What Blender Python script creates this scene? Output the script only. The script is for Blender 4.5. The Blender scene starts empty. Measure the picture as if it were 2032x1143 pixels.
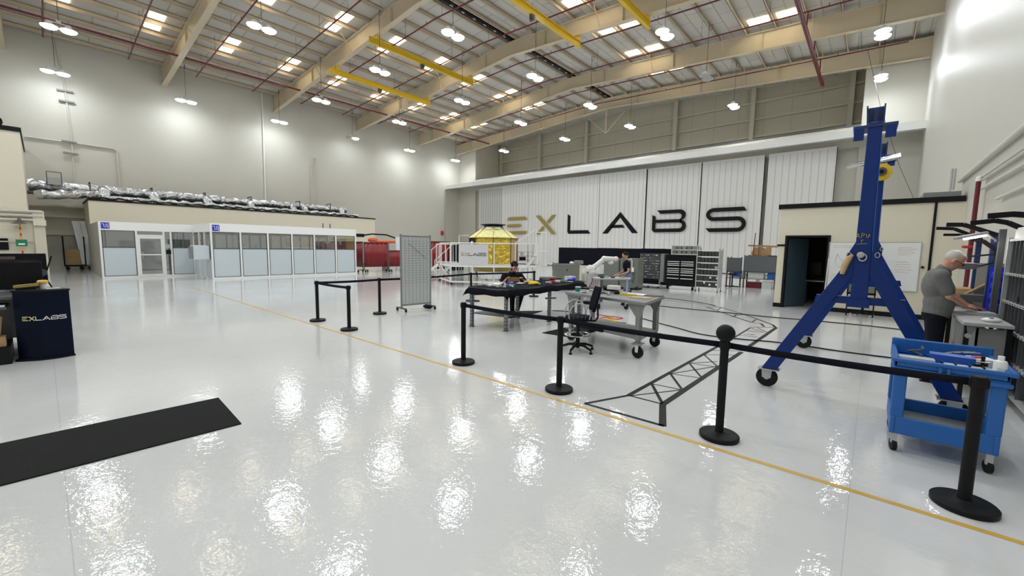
import bpy, math, random
from mathutils import Vector, Matrix, Quaternion
random.seed(7)
PI = math.pi
SC = bpy.context.scene
COL = SC.collection
# ------------------------------------------------------------------ camera model (also used to survey points of the place)
IW, IH = 2032.0, 1143.0
FPX = 813.76
YAW, PITCH, ROLL = 0.719128067, 0.0983321336, 0.0138339363
CAMZ = 1.8
fw = Vector((-math.sin(YAW)*math.cos(PITCH), math.cos(YAW)*math.cos(PITCH), -math.sin(PITCH)))
r0 = fw.cross(Vector((0, 0, 1))).normalized(); u0 = r0.cross(fw)
rt = r0*math.cos(ROLL)+u0*math.sin(ROLL); up = -r0*math.sin(ROLL)+u0*math.cos(ROLL)
cam = bpy.data.cameras.new('camera'); cam.sensor_width = 36; cam.lens = FPX/IW*36; cam.clip_end = 400; cam.clip_start = 0.05
co = bpy.data.objects.new('camera', cam); COL.objects.link(co)
m3 = Matrix((rt, up, -fw)).transposed()
co.matrix_world = Matrix.Translation((0, 0, CAMZ)) @ m3.to_4x4()
SC.camera = co
def ray(x, y): return (x-IW/2)*rt-(y-IH/2)*up+FPX*fw
def G(x, y, z=0):
    d = ray(x, y); t = (z-CAMZ)/d.z; return Vector((d.x*t, d.y*t, z))
def onX(x, y, X):
    d = ray(x, y); t = X/d.x; return Vector((X, d.y*t, CAMZ+d.z*t))
def onY(x, y, Y):
    d = ray(x, y); t = Y/d.y; return Vector((d.x*t, Y, CAMZ+d.z*t))

# ------------------------------------------------------------------ materials
M = {}
def mat(name, col, rough=.5, metal=0, var=.06, scale=6, bump=0, bscale=40, spec=.5, coat=0, emit=None, estr=0, alpha=None):
    m = bpy.data.materials.new(name); m.use_nodes = True
    nt = m.node_tree; b = nt.nodes['Principled BSDF']
    if max(col) < .03 and not metal: spec = min(spec, .12)
    b.inputs['Roughness'].default_value = rough; b.inputs['Metallic'].default_value = metal
    b.inputs['Specular IOR Level'].default_value = spec
    b.inputs['Coat Weight'].default_value = coat
    c = (*col, 1)
    if var > 0:
        tc = nt.nodes.new('ShaderNodeTexCoord'); n = nt.nodes.new('ShaderNodeTexNoise'); n.inputs['Scale'].default_value = scale; n.inputs['Detail'].default_value = 4
        nt.links.new(tc.outputs['Object'], n.inputs['Vector'])
        mx = nt.nodes.new('ShaderNodeMix'); mx.data_type = 'RGBA'
        mx.inputs[6].default_value = tuple(max(0, v*(1-var)) for v in col)+(1,); mx.inputs[7].default_value = tuple(min(1, v*(1+var)) for v in col)+(1,)
        nt.links.new(n.outputs['Fac'], mx.inputs[0]); nt.links.new(mx.outputs[2], b.inputs['Base Color'])
    else: b.inputs['Base Color'].default_value = c
    if bump > 0:
        tc = nt.nodes.new('ShaderNodeTexCoord'); n2 = nt.nodes.new('ShaderNodeTexNoise'); n2.inputs['Scale'].default_value = bscale
        nt.links.new(tc.outputs['Object'], n2.inputs['Vector'])
        bp = nt.nodes.new('ShaderNodeBump'); bp.inputs['Strength'].default_value = bump; bp.inputs['Distance'].default_value = .01
        nt.links.new(n2.outputs['Fac'], bp.inputs['Height']); nt.links.new(bp.outputs[0], b.inputs['Normal'])
    if emit: b.inputs['Emission Color'].default_value = (*emit, 1); b.inputs['Emission Strength'].default_value = estr
    M[name] = m; return m
mat('wall', (.57, .545, .475), .55, var=.03, scale=.6, bump=.15, bscale=12)
mat('wall_gloss', (.64, .62, .565), .42, var=.02, scale=.5, bump=.12, bscale=5)
mat('cream', (.72, .67, .54), .6, var=.02)
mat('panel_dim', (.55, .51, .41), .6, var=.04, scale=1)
mat('beam', (.64, .545, .39), .45, var=.05, scale=1)
mat('purlin', (.62, .52, .38), .5, var=.05, scale=1)
mat('white_steel', (.82, .82, .80), .35, var=.02)
mat('white', (.85, .85, .85), .4, var=.01)
mat('door_white', (.83, .82, .80), .35, var=.03, scale=1)
mat('door_grey', (.62, .62, .61), .4, var=.03, scale=1)
mat('black', (.012, .012, .014), .5, var=.1)
mat('black_gloss', (.01, .01, .013), .22, var=0)
mat('black_cloth', (.008, .009, .016), .85, var=.2, scale=3, bump=.3, bscale=60)
mat('black_tape', (.02, .02, .02), .45, var=.1)
mat('rubber', (.015, .015, .016), .6, var=.1)
mat('mat_rubber', (.016, .016, .017), .85, var=.25, scale=30, bump=.6, bscale=120)
mat('brown_mat', (.12, .10, .085), .8, var=.3, scale=20)
mat('navy', (.003, .006, .018), .35, var=.1)
mat('gold_paint', (.36, .27, .065), .5, var=.06)
mat('line_yellow', (.62, .40, .08), .35, var=.08, scale=3)
mat('crane_yellow', (.72, .48, .02), .35, var=.04)
mat('red_pipe', (.13, .008, .018), .4, var=.05)
mat('red_curtain', (.21, .003, .007), .35, var=.1, scale=2)
mat('orange', (.75, .13, .04), .5, var=.2)
mat('crane_blue', (.002, .026, .17), .32, var=.06, scale=3, spec=.35)
mat('dark_blue', (.01, .03, .13), .4, var=.1)
mat('cart_blue', (.012, .12, .42), .42, var=.05, bump=.1, bscale=150)
mat('bin_blue', (.01, .03, .62), .4, var=.03)
mat('steel', (.55, .55, .55), .35, metal=.9, var=.05)
mat('chrome', (.75, .75, .75), .12, metal=1, var=0)
mat('galv', (.50, .51, .51), .45, metal=.5, var=.08, scale=8)
mat('grey_paint', (.17, .18, .17), .5, var=.05)
mat('grey_mid', (.22, .23, .225), .5, var=.05)
mat('grey_light', (.42, .43, .43), .45, var=.04)
mat('grey_dark', (.075, .08, .085), .5, var=.08)
mat('shelf_grey', (.12, .13, .14), .4, metal=.2, var=.1)
mat('bin_dark', (.035, .04, .038), .35, var=.1)
mat('olive_grey', (.16, .17, .145), .5, var=.05)
mat('wood', (.36, .21, .09), .55, var=.2, scale=12)
mat('wood_light', (.55, .38, .20), .6, var=.15, scale=12)
mat('cardboard', (.40, .26, .13), .8, var=.1)
mat('clean_panel', (.56, .62, .66), .35, var=.02)
mat('logo_blue', (.02, .03, .45), .4, var=0)
mat('skin', (.62, .34, .24), .5, var=.06, scale=20, bump=.1)
mat('skin_tan', (.50, .27, .17), .5, var=.06, scale=20)
mat('hair_white', (.58, .565, .54), .6, var=.1, scale=60, bump=.6, bscale=120)
mat('hair_dark', (.02, .013, .01), .55, var=.3, scale=60, bump=.6, bscale=120)
mat('shirt_grey', (.16, .16, .155), .85, var=.08, scale=10, bump=.35, bscale=14)
mat('jeans_dark', (.008, .010, .016), .85, var=.2, bump=.3, bscale=20)
mat('jeans_blue', (.13, .22, .36), .85, var=.25, scale=8, bump=.3, bscale=20)
mat('robot', (.80, .79, .77), .3, var=.01)
mat('green', (.01, .20, .10), .5, var=.05)
mat('banner', (.62, .61, .64), .6, var=.02)
mat('teal', (.02, .22, .20), .4, var=.1)
mat('yellow_item', (.85, .62, .03), .45, var=.1)
mat('red_item', (.55, .02, .02), .4, var=.1)
mat('blue_item', (.02, .10, .48), .4, var=.1)
mat('paper', (.85, .85, .83), .7, var=.02)
mat('ink_red', (.65, .12, .12), .6, var=0)
mat('ink_dark', (.05, .05, .07), .6, var=0)
mat('whiteboard', (.80, .82, .82), .18, var=.01, scale=2)
mat('grid_board', (.47, .49, .49), .3, var=.03, scale=4)
mat('off_lamp', (.45, .45, .42), .4, var=.05)
mat('door_bluegrey', (.05, .085, .11), .35, var=.05, scale=2)
mat('room_shade', (.07, .065, .05), .8, var=.05)  # shade of the unlit office put into the colour
mat('clear_plastic', (.62, .64, .64), .2, var=.1)
mat('ochre', (.70, .42, .06), .4, var=.1)
mat('lens_on', (1, 1, 1), .3, var=0, emit=(.87, .945, 1), estr=84)
mat('task_light', (1, 1, 1), .3, var=0, emit=(1, .97, .9), estr=28)
mat('skylight', (.8, .75, .65), .4, var=0, emit=(1, .84, .58), estr=6)
mat('sign_glow', (.02, .25, .10), .5, var=0)

def foil(name, col, scale, metal=1, rough=.28):
    m = mat(name, col, rough, metal, var=.15, scale=scale)
    nt = m.node_tree; b = nt.nodes['Principled BSDF']
    tc = nt.nodes.new('ShaderNodeTexCoord'); v = nt.nodes.new('ShaderNodeTexVoronoi'); v.feature = 'SMOOTH_F1'; v.inputs['Scale'].default_value = scale
    n = nt.nodes.new('ShaderNodeTexNoise'); n.inputs['Scale'].default_value = scale*.7; n.inputs['Distortion'].default_value = 2.5
    nt.links.new(tc.outputs['Object'], n.inputs['Vector']); nt.links.new(tc.outputs['Object'], v.inputs['Vector'])
    ad = nt.nodes.new('ShaderNodeMath'); nt.links.new(n.outputs['Fac'], ad.inputs[0]); nt.links.new(v.outputs['Distance'], ad.inputs[1])
    bp = nt.nodes.new('ShaderNodeBump'); bp.inputs['Strength'].default_value = 1; bp.inputs['Distance'].default_value = .09
    nt.links.new(ad.outputs[0], bp.inputs['Height']); nt.links.new(bp.outputs[0], b.inputs['Normal'])
foil('gold_foil', (.78, .56, .09), 4.5, metal=.75, rough=.33)
foil('gold_cone', (.95, .85, .40), 5, metal=.35, rough=.45)
foil('duct_foil', (.52, .53, .54), 2.0, metal=.9, rough=.3)

def stripes(name, base, dark, axis, step, width, rough=.4, bump=.5):
    """ribbed sheet: dark seams every step metres along an object axis"""
    m = bpy.data.materials.new(name); m.use_nodes = True; nt = m.node_tree; b = nt.nodes['Principled BSDF']
    b.inputs['Roughness'].default_value = rough
    tc = nt.nodes.new('ShaderNodeTexCoord'); s = nt.nodes.new('ShaderNodeSeparateXYZ'); nt.links.new(tc.outputs['Object'], s.inputs[0])
    d = nt.nodes.new('ShaderNodeMath'); d.operation = 'DIVIDE'; d.inputs[1].default_value = step; nt.links.new(s.outputs[axis], d.inputs[0])
    f = nt.nodes.new('ShaderNodeMath'); f.operation = 'FRACT'; nt.links.new(d.outputs[0], f.inputs[0])
    l = nt.nodes.new('ShaderNodeMath'); l.operation = 'LESS_THAN'; l.inputs[1].default_value = width/step; nt.links.new(f.outputs[0], l.inputs[0])
    mx = nt.nodes.new('ShaderNodeMix'); mx.data_type = 'RGBA'; mx.inputs[6].default_value = (*base, 1); mx.inputs[7].default_value = (*dark, 1)
    nt.links.new(l.outputs[0], mx.inputs[0]); nt.links.new(mx.outputs[2], b.inputs['Base Color'])
    bp = nt.nodes.new('ShaderNodeBump'); bp.invert = True; bp.inputs['Strength'].default_value = bump; bp.inputs['Distance'].default_value = .03
    nt.links.new(l.outputs[0], bp.inputs['Height']); nt.links.new(bp.outputs[0], b.inputs['Normal'])
    M[name] = m; return m
stripes('rib_door', (.80, .785, .77), (.58, .565, .55), 'X', .42, .05)
stripes('rib_door_grey', (.62, .615, .60), (.36, .36, .35), 'X', .36, .06)
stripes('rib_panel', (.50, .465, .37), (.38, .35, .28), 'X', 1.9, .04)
stripes('rib_side', (.36, .36, .33), (.10, .10, .09), 'X', .9, .16)
stripes('vent_strip', (.03, .03, .03), (.75, .75, .72), 'Y', .9, .22)

# ceiling insulation with facing seams (brick layout)
m = bpy.data.materials.new('ceiling_liner'); m.use_nodes = True; nt = m.node_tree; b = nt.nodes['Principled BSDF']; b.inputs['Roughness'].default_value = .6
tc = nt.nodes.new('ShaderNodeTexCoord'); mp = nt.nodes.new('ShaderNodeMapping'); mp.inputs['Rotation'].default_value = (0, 0, PI/2)
nt.links.new(tc.outputs['Object'], mp.inputs[0]); br = nt.nodes.new('ShaderNodeTexBrick'); nt.links.new(mp.outputs[0], br.inputs['Vector'])
br.inputs['Color1'].default_value = (.64, .62, .58, 1); br.inputs['Color2'].default_value = (.59, .57, .53, 1); br.inputs['Mortar'].default_value = (.46, .42, .35, 1)
br.inputs['Scale'].default_value = 1; br.inputs['Mortar Size'].default_value = .035; br.inputs['Brick Width'].default_value = 1.87; br.inputs['Row Height'].default_value = 1.52
nt.links.new(br.outputs['Color'], b.inputs['Base Color'])
bp = nt.nodes.new('ShaderNodeBump'); bp.invert = True; bp.inputs['Strength'].default_value = .6; bp.inputs['Distance'].default_value = .05
nt.links.new(br.outputs['Fac'], bp.inputs['Height']); nt.links.new(bp.outputs[0], b.inputs['Normal'])
M['ceiling'] = m

# glossy epoxy floor: faint mottling, hairline joints, gentle orange-peel
m = bpy.data.materials.new('epoxy_floor'); m.use_nodes = True; nt = m.node_tree; b = nt.nodes['Principled BSDF']
b.inputs['Roughness'].default_value = .042; b.inputs['Specular IOR Level'].default_value = .62
tc = nt.nodes.new('ShaderNodeTexCoord')
n1 = nt.nodes.new('ShaderNodeTexNoise'); n1.inputs['Scale'].default_value = .35; n1.inputs['Detail'].default_value = 5; nt.links.new(tc.outputs['Object'], n1.inputs[0])
cr = nt.nodes.new('ShaderNodeValToRGB'); nt.links.new(n1.outputs['Fac'], cr.inputs[0])
cr.color_ramp.elements[0].position = .3; cr.color_ramp.elements[0].color = (.60, .61, .62, 1); cr.color_ramp.elements[1].position = .7; cr.color_ramp.elements[1].color = (.69, .70, .715, 1)
jb = nt.nodes.new('ShaderNodeTexBrick'); jb.offset = 0; nt.links.new(tc.outputs['Object'], jb.inputs['Vector'])
jb.inputs['Color1'].default_value = (0, 0, 0, 1); jb.inputs['Color2'].default_value = (0, 0, 0, 1); jb.inputs['Mortar'].default_value = (1, 1, 1, 1); jb.inputs['Scale'].default_value = 1
jb.inputs['Mortar Size'].default_value = .003; jb.inputs['Brick Width'].default_value = 7.5; jb.inputs['Row Height'].default_value = 6.2
mx = nt.nodes.new('ShaderNodeMix'); mx.data_type = 'RGBA'; nt.links.new(jb.outputs['Color'], mx.inputs[0]); nt.links.new(cr.outputs[0], mx.inputs[6]); mx.inputs[7].default_value = (.54, .53, .52, 1)
nt.links.new(mx.outputs[2], b.inputs['Base Color'])
n2 = nt.nodes.new('ShaderNodeTexNoise'); n2.inputs['Scale'].default_value = 11; n2.inputs['Detail'].default_value = 3; n2.inputs['Roughness'].default_value = .62; nt.links.new(tc.outputs['Object'], n2.inputs[0])
bp = nt.nodes.new('ShaderNodeBump'); bp.inputs['Strength'].default_value = .6; bp.inputs['Distance'].default_value = .0045
nt.links.new(n2.outputs['Fac'], bp.inputs['Height']); nt.links.new(bp.outputs[0], b.inputs['Normal'])
M['floor'] = m

# tinted clean-room glazing
def glazing(name, tint, rough=.03, mixf=.12):
    m = bpy.data.materials.new(name); m.use_nodes = True; nt = m.node_tree; nt.nodes.clear()
    o = nt.nodes.new('ShaderNodeOutputMaterial'); t = nt.nodes.new('ShaderNodeBsdfTransparent'); t.inputs[0].default_value = (*tint, 1)
    g = nt.nodes.new('ShaderNodeBsdfGlossy'); g.inputs['Roughness'].default_value = rough
    x = nt.nodes.new('ShaderNodeMixShader'); x.inputs[0].default_value = mixf
    nt.links.new(t.outputs[0], x.inputs[1]); nt.links.new(g.outputs[0], x.inputs[2]); nt.links.new(x.outputs[0], o.inputs[0]); M[name] = m
glazing('glass', (.84, .84, .83)); glazing('lens_glass', (.9, .95, .95))

# ------------------------------------------------------------------ mesh builder
class B:
    def __init__(s): s.v = []; s.f = []
    def add(s, vs, fs):
        k = len(s.v); s.v += [Vector(p) for p in vs]; s.f += [tuple(i+k for i in f) for f in fs]; return s
    def box(s, lo, hi, rz=0, piv=None):
        x0, y0, z0 = lo; x1, y1, z1 = hi
        vs = [Vector(p) for p in ((x0,y0,z0),(x1,y0,z0),(x1,y1,z0),(x0,y1,z0),(x0,y0,z1),(x1,y0,z1),(x1,y1,z1),(x0,y1,z1))]
        if rz:
            c = Vector(piv) if piv else Vector(((x0+x1)/2, (y0+y1)/2, 0)); R = Matrix.Rotation(rz, 3, 'Z'); vs = [R@(p-c)+c for p in vs]
        return s.add(vs, [(0,3,2,1),(4,5,6,7),(0,1,5,4),(1,2,6,5),(2,3,7,6),(3,0,4,7)])
    def cbox(s, c, d, rz=0):
        return s.box((c[0]-d[0]/2, c[1]-d[1]/2, c[2]-d[2]/2), (c[0]+d[0]/2, c[1]+d[1]/2, c[2]+d[2]/2), rz)
    def bar(s, p, q, w, h, upv=(0, 0, 1)):
        """rectangular bar p->q: w across, h along up"""
        p = Vector(p); q = Vector(q); d = (q-p).normalized(); u = Vector(upv)
        if abs(d.dot(u)) > .99: u = Vector((0, 1, 0))
        a = d.cross(u).normalized(); u = a.cross(d)
        vs = [e+a*sx*w/2+u*sz*h/2 for e in (p, q) for sx, sz in ((-1,-1),(1,-1),(1,1),(-1,1))]
        return s.add(vs, [(3,2,1,0),(4,5,6,7),(0,1,5,4),(1,2,6,5),(2,3,7,6),(3,0,4,7)])
    def tube(s, pts, r, n=10, cap=True):
        pts = [Vector(p) for p in pts]; rs = r if isinstance(r, (list, tuple)) else [r]*len(pts)
        rings = []; prev = None
        for i, p in enumerate(pts):
            d = (pts[min(i+1, len(pts)-1)]-pts[max(i-1, 0)]).normalized()
            if prev is None:
                a = d.orthogonal().normalized()
            else:
                a = (prev-d*prev.dot(d)); a = a.normalized() if a.length > 1e-5 else d.orthogonal().normalized()
            prev = a; b2 = d.cross(a)
            rings.append([p+(a*math.cos(2*PI*k/n)+b2*math.sin(2*PI*k/n))*rs[i] for k in range(n)])
        vs = [v for rg in rings for v in rg]; fs = []
        for i in range(len(pts)-1):
            for k in range(n):
                k2 = (k+1) % n; fs.append((i*n+k, i*n+k2, (i+1)*n+k2, (i+1)*n+k))
        if cap: fs += [tuple(range(n))[::-1], tuple((len(pts)-1)*n+k for k in range(n))]
        return s.add(vs, fs)
    def lathe(s, prof, c=(0, 0, 0), axis=(0, 0, 1), n=24):
        """prof: (radius, height) list along axis"""
        ax = Vector(axis).normalized(); a = ax.orthogonal().normalized(); b2 = ax.cross(a); c = Vector(c)
        vs = []; fs = []
        for r, h in prof: vs += [c+ax*h+(a*math.cos(2*PI*k/n)+b2*math.sin(2*PI*k/n))*r for k in range(n)]
        for i in range(len(prof)-1):
            for k in range(n): fs.append((i*n+k, i*n+(k+1) % n, (i+1)*n+(k+1) % n, (i+1)*n+k))
        fs += [tuple(range(n))[::-1], tuple((len(prof)-1)*n+k for k in range(n))]
        return s.add(vs, fs)
    def ell(s, c, r, n=16, m=10, rot=None):
        c = Vector(c); vs = []; fs = []
        for i in range(1, m):
            t = PI*i/m
            for k in range(n):
                p = Vector((r[0]*math.sin(t)*math.cos(2*PI*k/n), r[1]*math.sin(t)*math.sin(2*PI*k/n), r[2]*math.cos(t)))
                vs.append(c+(rot@p if rot else p))
        top = Vector((0, 0, r[2])); bot = -top
        vs += [c+(rot@top if rot else top), c+(rot@bot if rot else bot)]; T = len(vs)-2
        for i in range(m-2):
            for k in range(n): k2 = (k+1) % n; fs.append((i*n+k, (i+1)*n+k, (i+1)*n+k2, i*n+k2))
        for k in range(n): k2 = (k+1) % n; fs.append((T, k, k2)); fs.append((T+1, (m-2)*n+k2, (m-2)*n+k))
        return s.add(vs, fs)
    def prism(s, poly, off):
        """poly: 3-D points of a planar outline; off: extrusion vector"""
        poly = [Vector(p) for p in poly]; off = Vector(off); n = len(poly)
        return s.add(poly+[p+off for p in poly], [tuple(range(n))[::-1], tuple(range(n, 2*n))]+[(i, (i+1) % n, (i+1) % n+n, i+n) for i in range(n)])
    def quad(s, a, b, c, d): return s.add([a, b, c, d], [(0, 1, 2, 3)])
    def obj(s, name, m, parent=None, loc=None, smooth=True, bev=0, world=True):
        """vertices are given in world space; the object's origin is moved to loc (or its parent's origin)"""
        o0 = Vector(loc) if loc is not None else (parent.matrix_world.translation.copy() if parent else Vector((0, 0, 0)))
        me = bpy.data.meshes.new(name); me.from_pydata([v-o0 for v in s.v], [], s.f); me.update()
        if smooth:
            me.polygons.foreach_set('use_smooth', [True]*len(me.polygons)); me.set_sharp_from_angle(angle=math.radians(38))
        me.materials.append(M[m] if isinstance(m, str) else m)
        o = bpy.data.objects.new(name, me); COL.objects.link(o)
        if parent:
            o.parent = parent; o.location = o0-parent.matrix_world.translation
        else: o.location = o0
        o.matrix_world = Matrix.Translation(o0)
        if parent: o.matrix_parent_inverse = Matrix.Identity(4); o.location = o0-parent.matrix_world.translation
        if bev:
            md = o.modifiers.new('bevel', 'BEVEL'); md.width = bev; md.segments = 2; md.limit_method = 'ANGLE'; md.angle_limit = .7
        return o
def tag(o, label, cat, group=None, kind=None):
    o['label'] = label; o['category'] = cat
    if group: o['group'] = group
    if kind: o['kind'] = kind
    return o
def thing(name, label, cat, loc=(0, 0, 0), group=None):
    o = bpy.data.objects.new(name, None); COL.objects.link(o); o.location = loc; o.matrix_world = Matrix.Translation(loc); o.empty_display_size = .1
    return tag(o, label, cat, group)
def struct(name, b, m, smooth=False, loc=None, parent=None):
    o = b.obj(name, m, parent, loc=loc, smooth=smooth)
    if parent is None: o['kind'] = 'structure'
    return o
KIDS = {}
def dup(o, loc, label=None, rz=0, group=None):
    """copy a thing with its parts and their sub-parts"""
    c = o.copy(); COL.objects.link(c); c.location = loc
    if rz: c.rotation_euler = (0, 0, rz)
    if label: c['label'] = label
    if group: c['group'] = group
    def rec(src, dst):
        for ch in list(src.children):
            d = ch.copy(); COL.objects.link(d); d.parent = dst; rec(ch, d)
    rec(o, c); return c
# ================================================================== THE HALL
XL, XR, YB, YF = -40.0, 1.7, 35.3, -9.0
RX = -19.2
def deck(x): return 14.6+.055*((x-XL) if x < RX else (2*RX-XL-x+0.0)*1.0) if x < RX else 14.6+.055*(RX-XL)-.055*(x-RX)
struct('floor', B().box((XL-.3, YF-.3, -.15), (XR+.3, 40.2, 0)), 'floor')
struct('wall_left', B().box((XL-.3, YF-.3, 0), (XL, 40.2, 16)), 'wall')
struct('wall_right', B().box((XR, YF-.3, 0), (XR+.3, 40.2, 16)), 'wall_gloss')
struct('wall_front', B().box((XL, YF-.3, 0), (XR, YF, 16)), 'wall')
OL, OR, OB, OT = -37.05, -1.2, 10.0, 14.0
w = B()
w.box((XL, YB, 0), (OL, YB+.25, 15.9)); w.box((OR, YB, 0), (XR, YB+.25, 15.9)); w.box((OL, YB, 8.6), (OR, YB+.25, OB))
struct('wall_back', w, 'wall')
struct('wall_pocket', B().box((OL-.2, YB+.25, OB-.3), (OL, 40.0, 16)).box((OR, YB+.25, OB-.3), (OR+.2, 40.0, 16)), 'panel_dim')
struct('wall_far', B().box((OL, 39.8, OB-.3), (OR, 40.0, 16.2)), 'rib_panel')
struct('floor_pocket', B().box((OL, YB+.25, OB-.35), (OR, 39.8, OB-.15)), 'panel_dim')
struct('wall_behind_doors', B().box((OL, YB+.3, 0), (OR, YB+.4, 8.6)), 'wall')
c = B()
for xa, xb in ((XL, RX), (RX, XR)):
    c.prism([(xa, YF, deck(xa)), (xb, YF, deck(xb)), (xb, YF, deck(xb)+.15), (xa, YF, deck(xa)+.15)], (0, 49.2, 0))
struct('ceiling', c, 'ceiling')
# header that carries the sliding doors
struct('trim_1', B().box((XL, 33.0, 8.78), (XR, 33.12, 9.22)).box((XL, 33.12, 9.14), (XR, YB, 9.22)), 'white_steel')
struct('trim_2', B().box((OL, YB-.06, OB-.06), (OR, YB, OB+.04)), 'grey_dark')
# pocket columns and girts
for k, px in enumerate((995, 1071.6, 1164, 1339, 1490, 1682)):
    x = onY(px, 280, 39.5).x; struct('column', B().box((x-.16, 39.35, OB-.1), (x+.16, 39.75, 15.6)), 'panel_dim')
for z in (11.15, 12.55, 13.9):
    struct('girt_beam', B().box((OL, 39.55, z), (OR, 39.78, z+.14)), 'panel_dim')
struct('brace_beam', B().bar((-19.2, 34.6, 14.4), (-19.2, 34.6, 12.3), .08, .08).bar((-19.2, 34.6, 12.3), (-21.0, 34.6, 13.9), .05, .05).bar((-19.2, 34.6, 12.3), (-17.4, 34.6, 13.9), .05, .05), 'purlin')
# roof frames
FR = (-8.3, -0.85, 6.63, 14.06, 21.63, 29.08, 34.95)
def bb(x): return 14.62-.0675*abs(x-RX)
def bt(x): return deck(x)-.28
for i, y in enumerate(FR):
    b = B()
    for xa, xb in ((XL, RX), (RX, XR)):
        b.prism([(xa, y-.02, bb(xa)), (xb, y-.02, bb(xb)), (xb, y-.02, bt(xb)), (xa, y-.02, bt(xa))], (0, .04, 0))
        b.bar((xa, y, bb(xa)), (xb, y, bb(xb)), .32, .035); b.bar((xa, y, bt(xa)), (xb, y, bt(xb)), .32, .035)
    for k in range(8):
        x = XL+2.6+k*5.25
        b.box((x, y-.15, bb(x)), (x+.02, y+.15, bt(x)-.02))
    struct('roof_beam', b, 'beam')
# purlins
offs = [.42]+[1.78+1.52*k for k in range(13)]
for s in (-1, 1):
    for o in offs:
        x = RX+s*o
        if x > XR-.2 or x < XL+.2: continue
        z = deck(x)
        struct('purlin_beam', B().box((x-.012, YF, z-.27), (x+.012, 39.8 if False else YB, z-.01)).box((x-.012, YF, z-.27), (x+.07, YB, z-.25)).box((x-.07, YF, z-.03), (x+.012, YB, z-.008)), 'purlin')
# ridge vent
struct('trim_3', B().box((RX-.17, 7, deck(RX)-.20), (RX+.17, YB-.3, deck(RX)-.1)), 'black')
struct('trim_12', B().box((RX-.03, 7, deck(RX)-.24), (RX+.03, YB-.3, deck(RX)-.2)), 'vent_strip')
# flange braces
for y in FR[2:]:
    for k in range(1, 9):
        x = XL+k*4.57
        struct('brace_beam', B().bar((x, y-.02, bb(x)+.05), (x, y-.75, deck(x)-.2), .035, .035), 'purlin')
# skylights (translucent roof panels that let daylight in)
n = 0
for yy in (-6.2, -2.3, 1.5, 5.3, 9.1, 12.85, 16.5, 20.3, 24.2, 28.05, 32.0):
    for xc in (RX-13.94, RX-6.34, RX+6.34, RX+13.94):
        for s in (-1, 1):
            n += 1; x = xc+s*.72; hw = .52
            sl = .055 if x < RX else -.055
            za = deck(x-hw)-.035; zb = deck(x+hw)-.035
            struct('window_%d' % n, B().quad((x-hw, yy-.36, za), (x-hw, yy+.36, za), (x+hw, yy+.36, zb), (x+hw, yy-.36, zb)), 'skylight')

# ------------------------------------------------------------------ hanging lamps
LZ = 11.96
def lamp_parts(root, lit=(1, 1), dk=None):
    x, y, z = root.matrix_world.translation
    top = dk-z
    for i, s in enumerate((-1, 1)):
        h = B().lathe([(.05, .24), (.10, .22), (.14, .12), (.27, .03), (.31, .0), (.30, .0), (.2, .06)], (x, y+s*.315, z), n=20).obj('lamp_shade', 'white_steel', root)
        l = B().lathe([(.0, .012), (.298, .01), (.295, -.02), (.235, -.075), (.12, -.10), (.0, -.105)], (x, y+s*.315, z), n=20)
        l.obj('lens', 'lens_on' if lit[i] else 'off_lamp', h)
    B().bar((x, y-.42, z+.25), (x, y+.42, z+.25), .04, .04).box((x-.06, y-.08, z+.25), (x+.06, y+.08, z+.36)).obj('bracket', 'galv', root)
    B().tube([(x, y, z+.34), (x+.02, y, z+.5+(top-.5)*.5), (x, y, dk-.06)], .013, 6).obj('hanging_cable', 'grey_dark', root)
    B().tube([(x+.13+.11*math.cos(a), y, dk-.42+.14*math.sin(a)) for a in [k*2*PI/14 for k in range(15)]], .014, 5).obj('cable_coil', 'grey_dark', root)
cols = (-38, -30.2, -22.5, -16, -8.2, -.43); rows = (-5.1, 1.2, 7.5, 13.7, 20.1, 26.5, 32.9)
pos_c = {-38: 'along the left wall', -30.2: 'second file from left', -22.5: 'just left of ridge', -16: 'just right of ridge', -8.2: 'second file from right', -.43: 'along the right wall'}
pos_r = {-5.1: 'row behind the viewer', 1.2: 'sixth row from hangar doors', 7.5: 'fifth row from hangar doors', 13.7: 'fourth row from hangar doors', 20.1: 'third row from hangar doors', 26.5: 'second row from hangar doors', 32.9: 'row nearest hangar doors'}
for cx in cols:
    proto = None
    for ry in rows:
        if cx == -30.2 and ry in (7.5, 26.5): continue
        lit = (0, 0) if (cx, ry) == (-8.2, 26.5) else (0, 1) if (cx, ry) == (-38, 20.1) else (1, 1)
        st = {(0, 0): 'unlit', (0, 1): 'half lit', (1, 1): 'glowing'}[lit]
        lab = '%s twin high bay lamp %s, %s' % (st, pos_c[cx], pos_r[ry])
        if proto is None or lit != (1, 1):
            t = thing('high_bay_lamp', lab, 'ceiling lamp', (cx, ry, LZ), 'twin lamps hung from the roof'); lamp_parts(t, lit, deck(cx))
            if proto is None: proto = t
        else: dup(proto, (cx, ry, LZ), lab)

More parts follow.
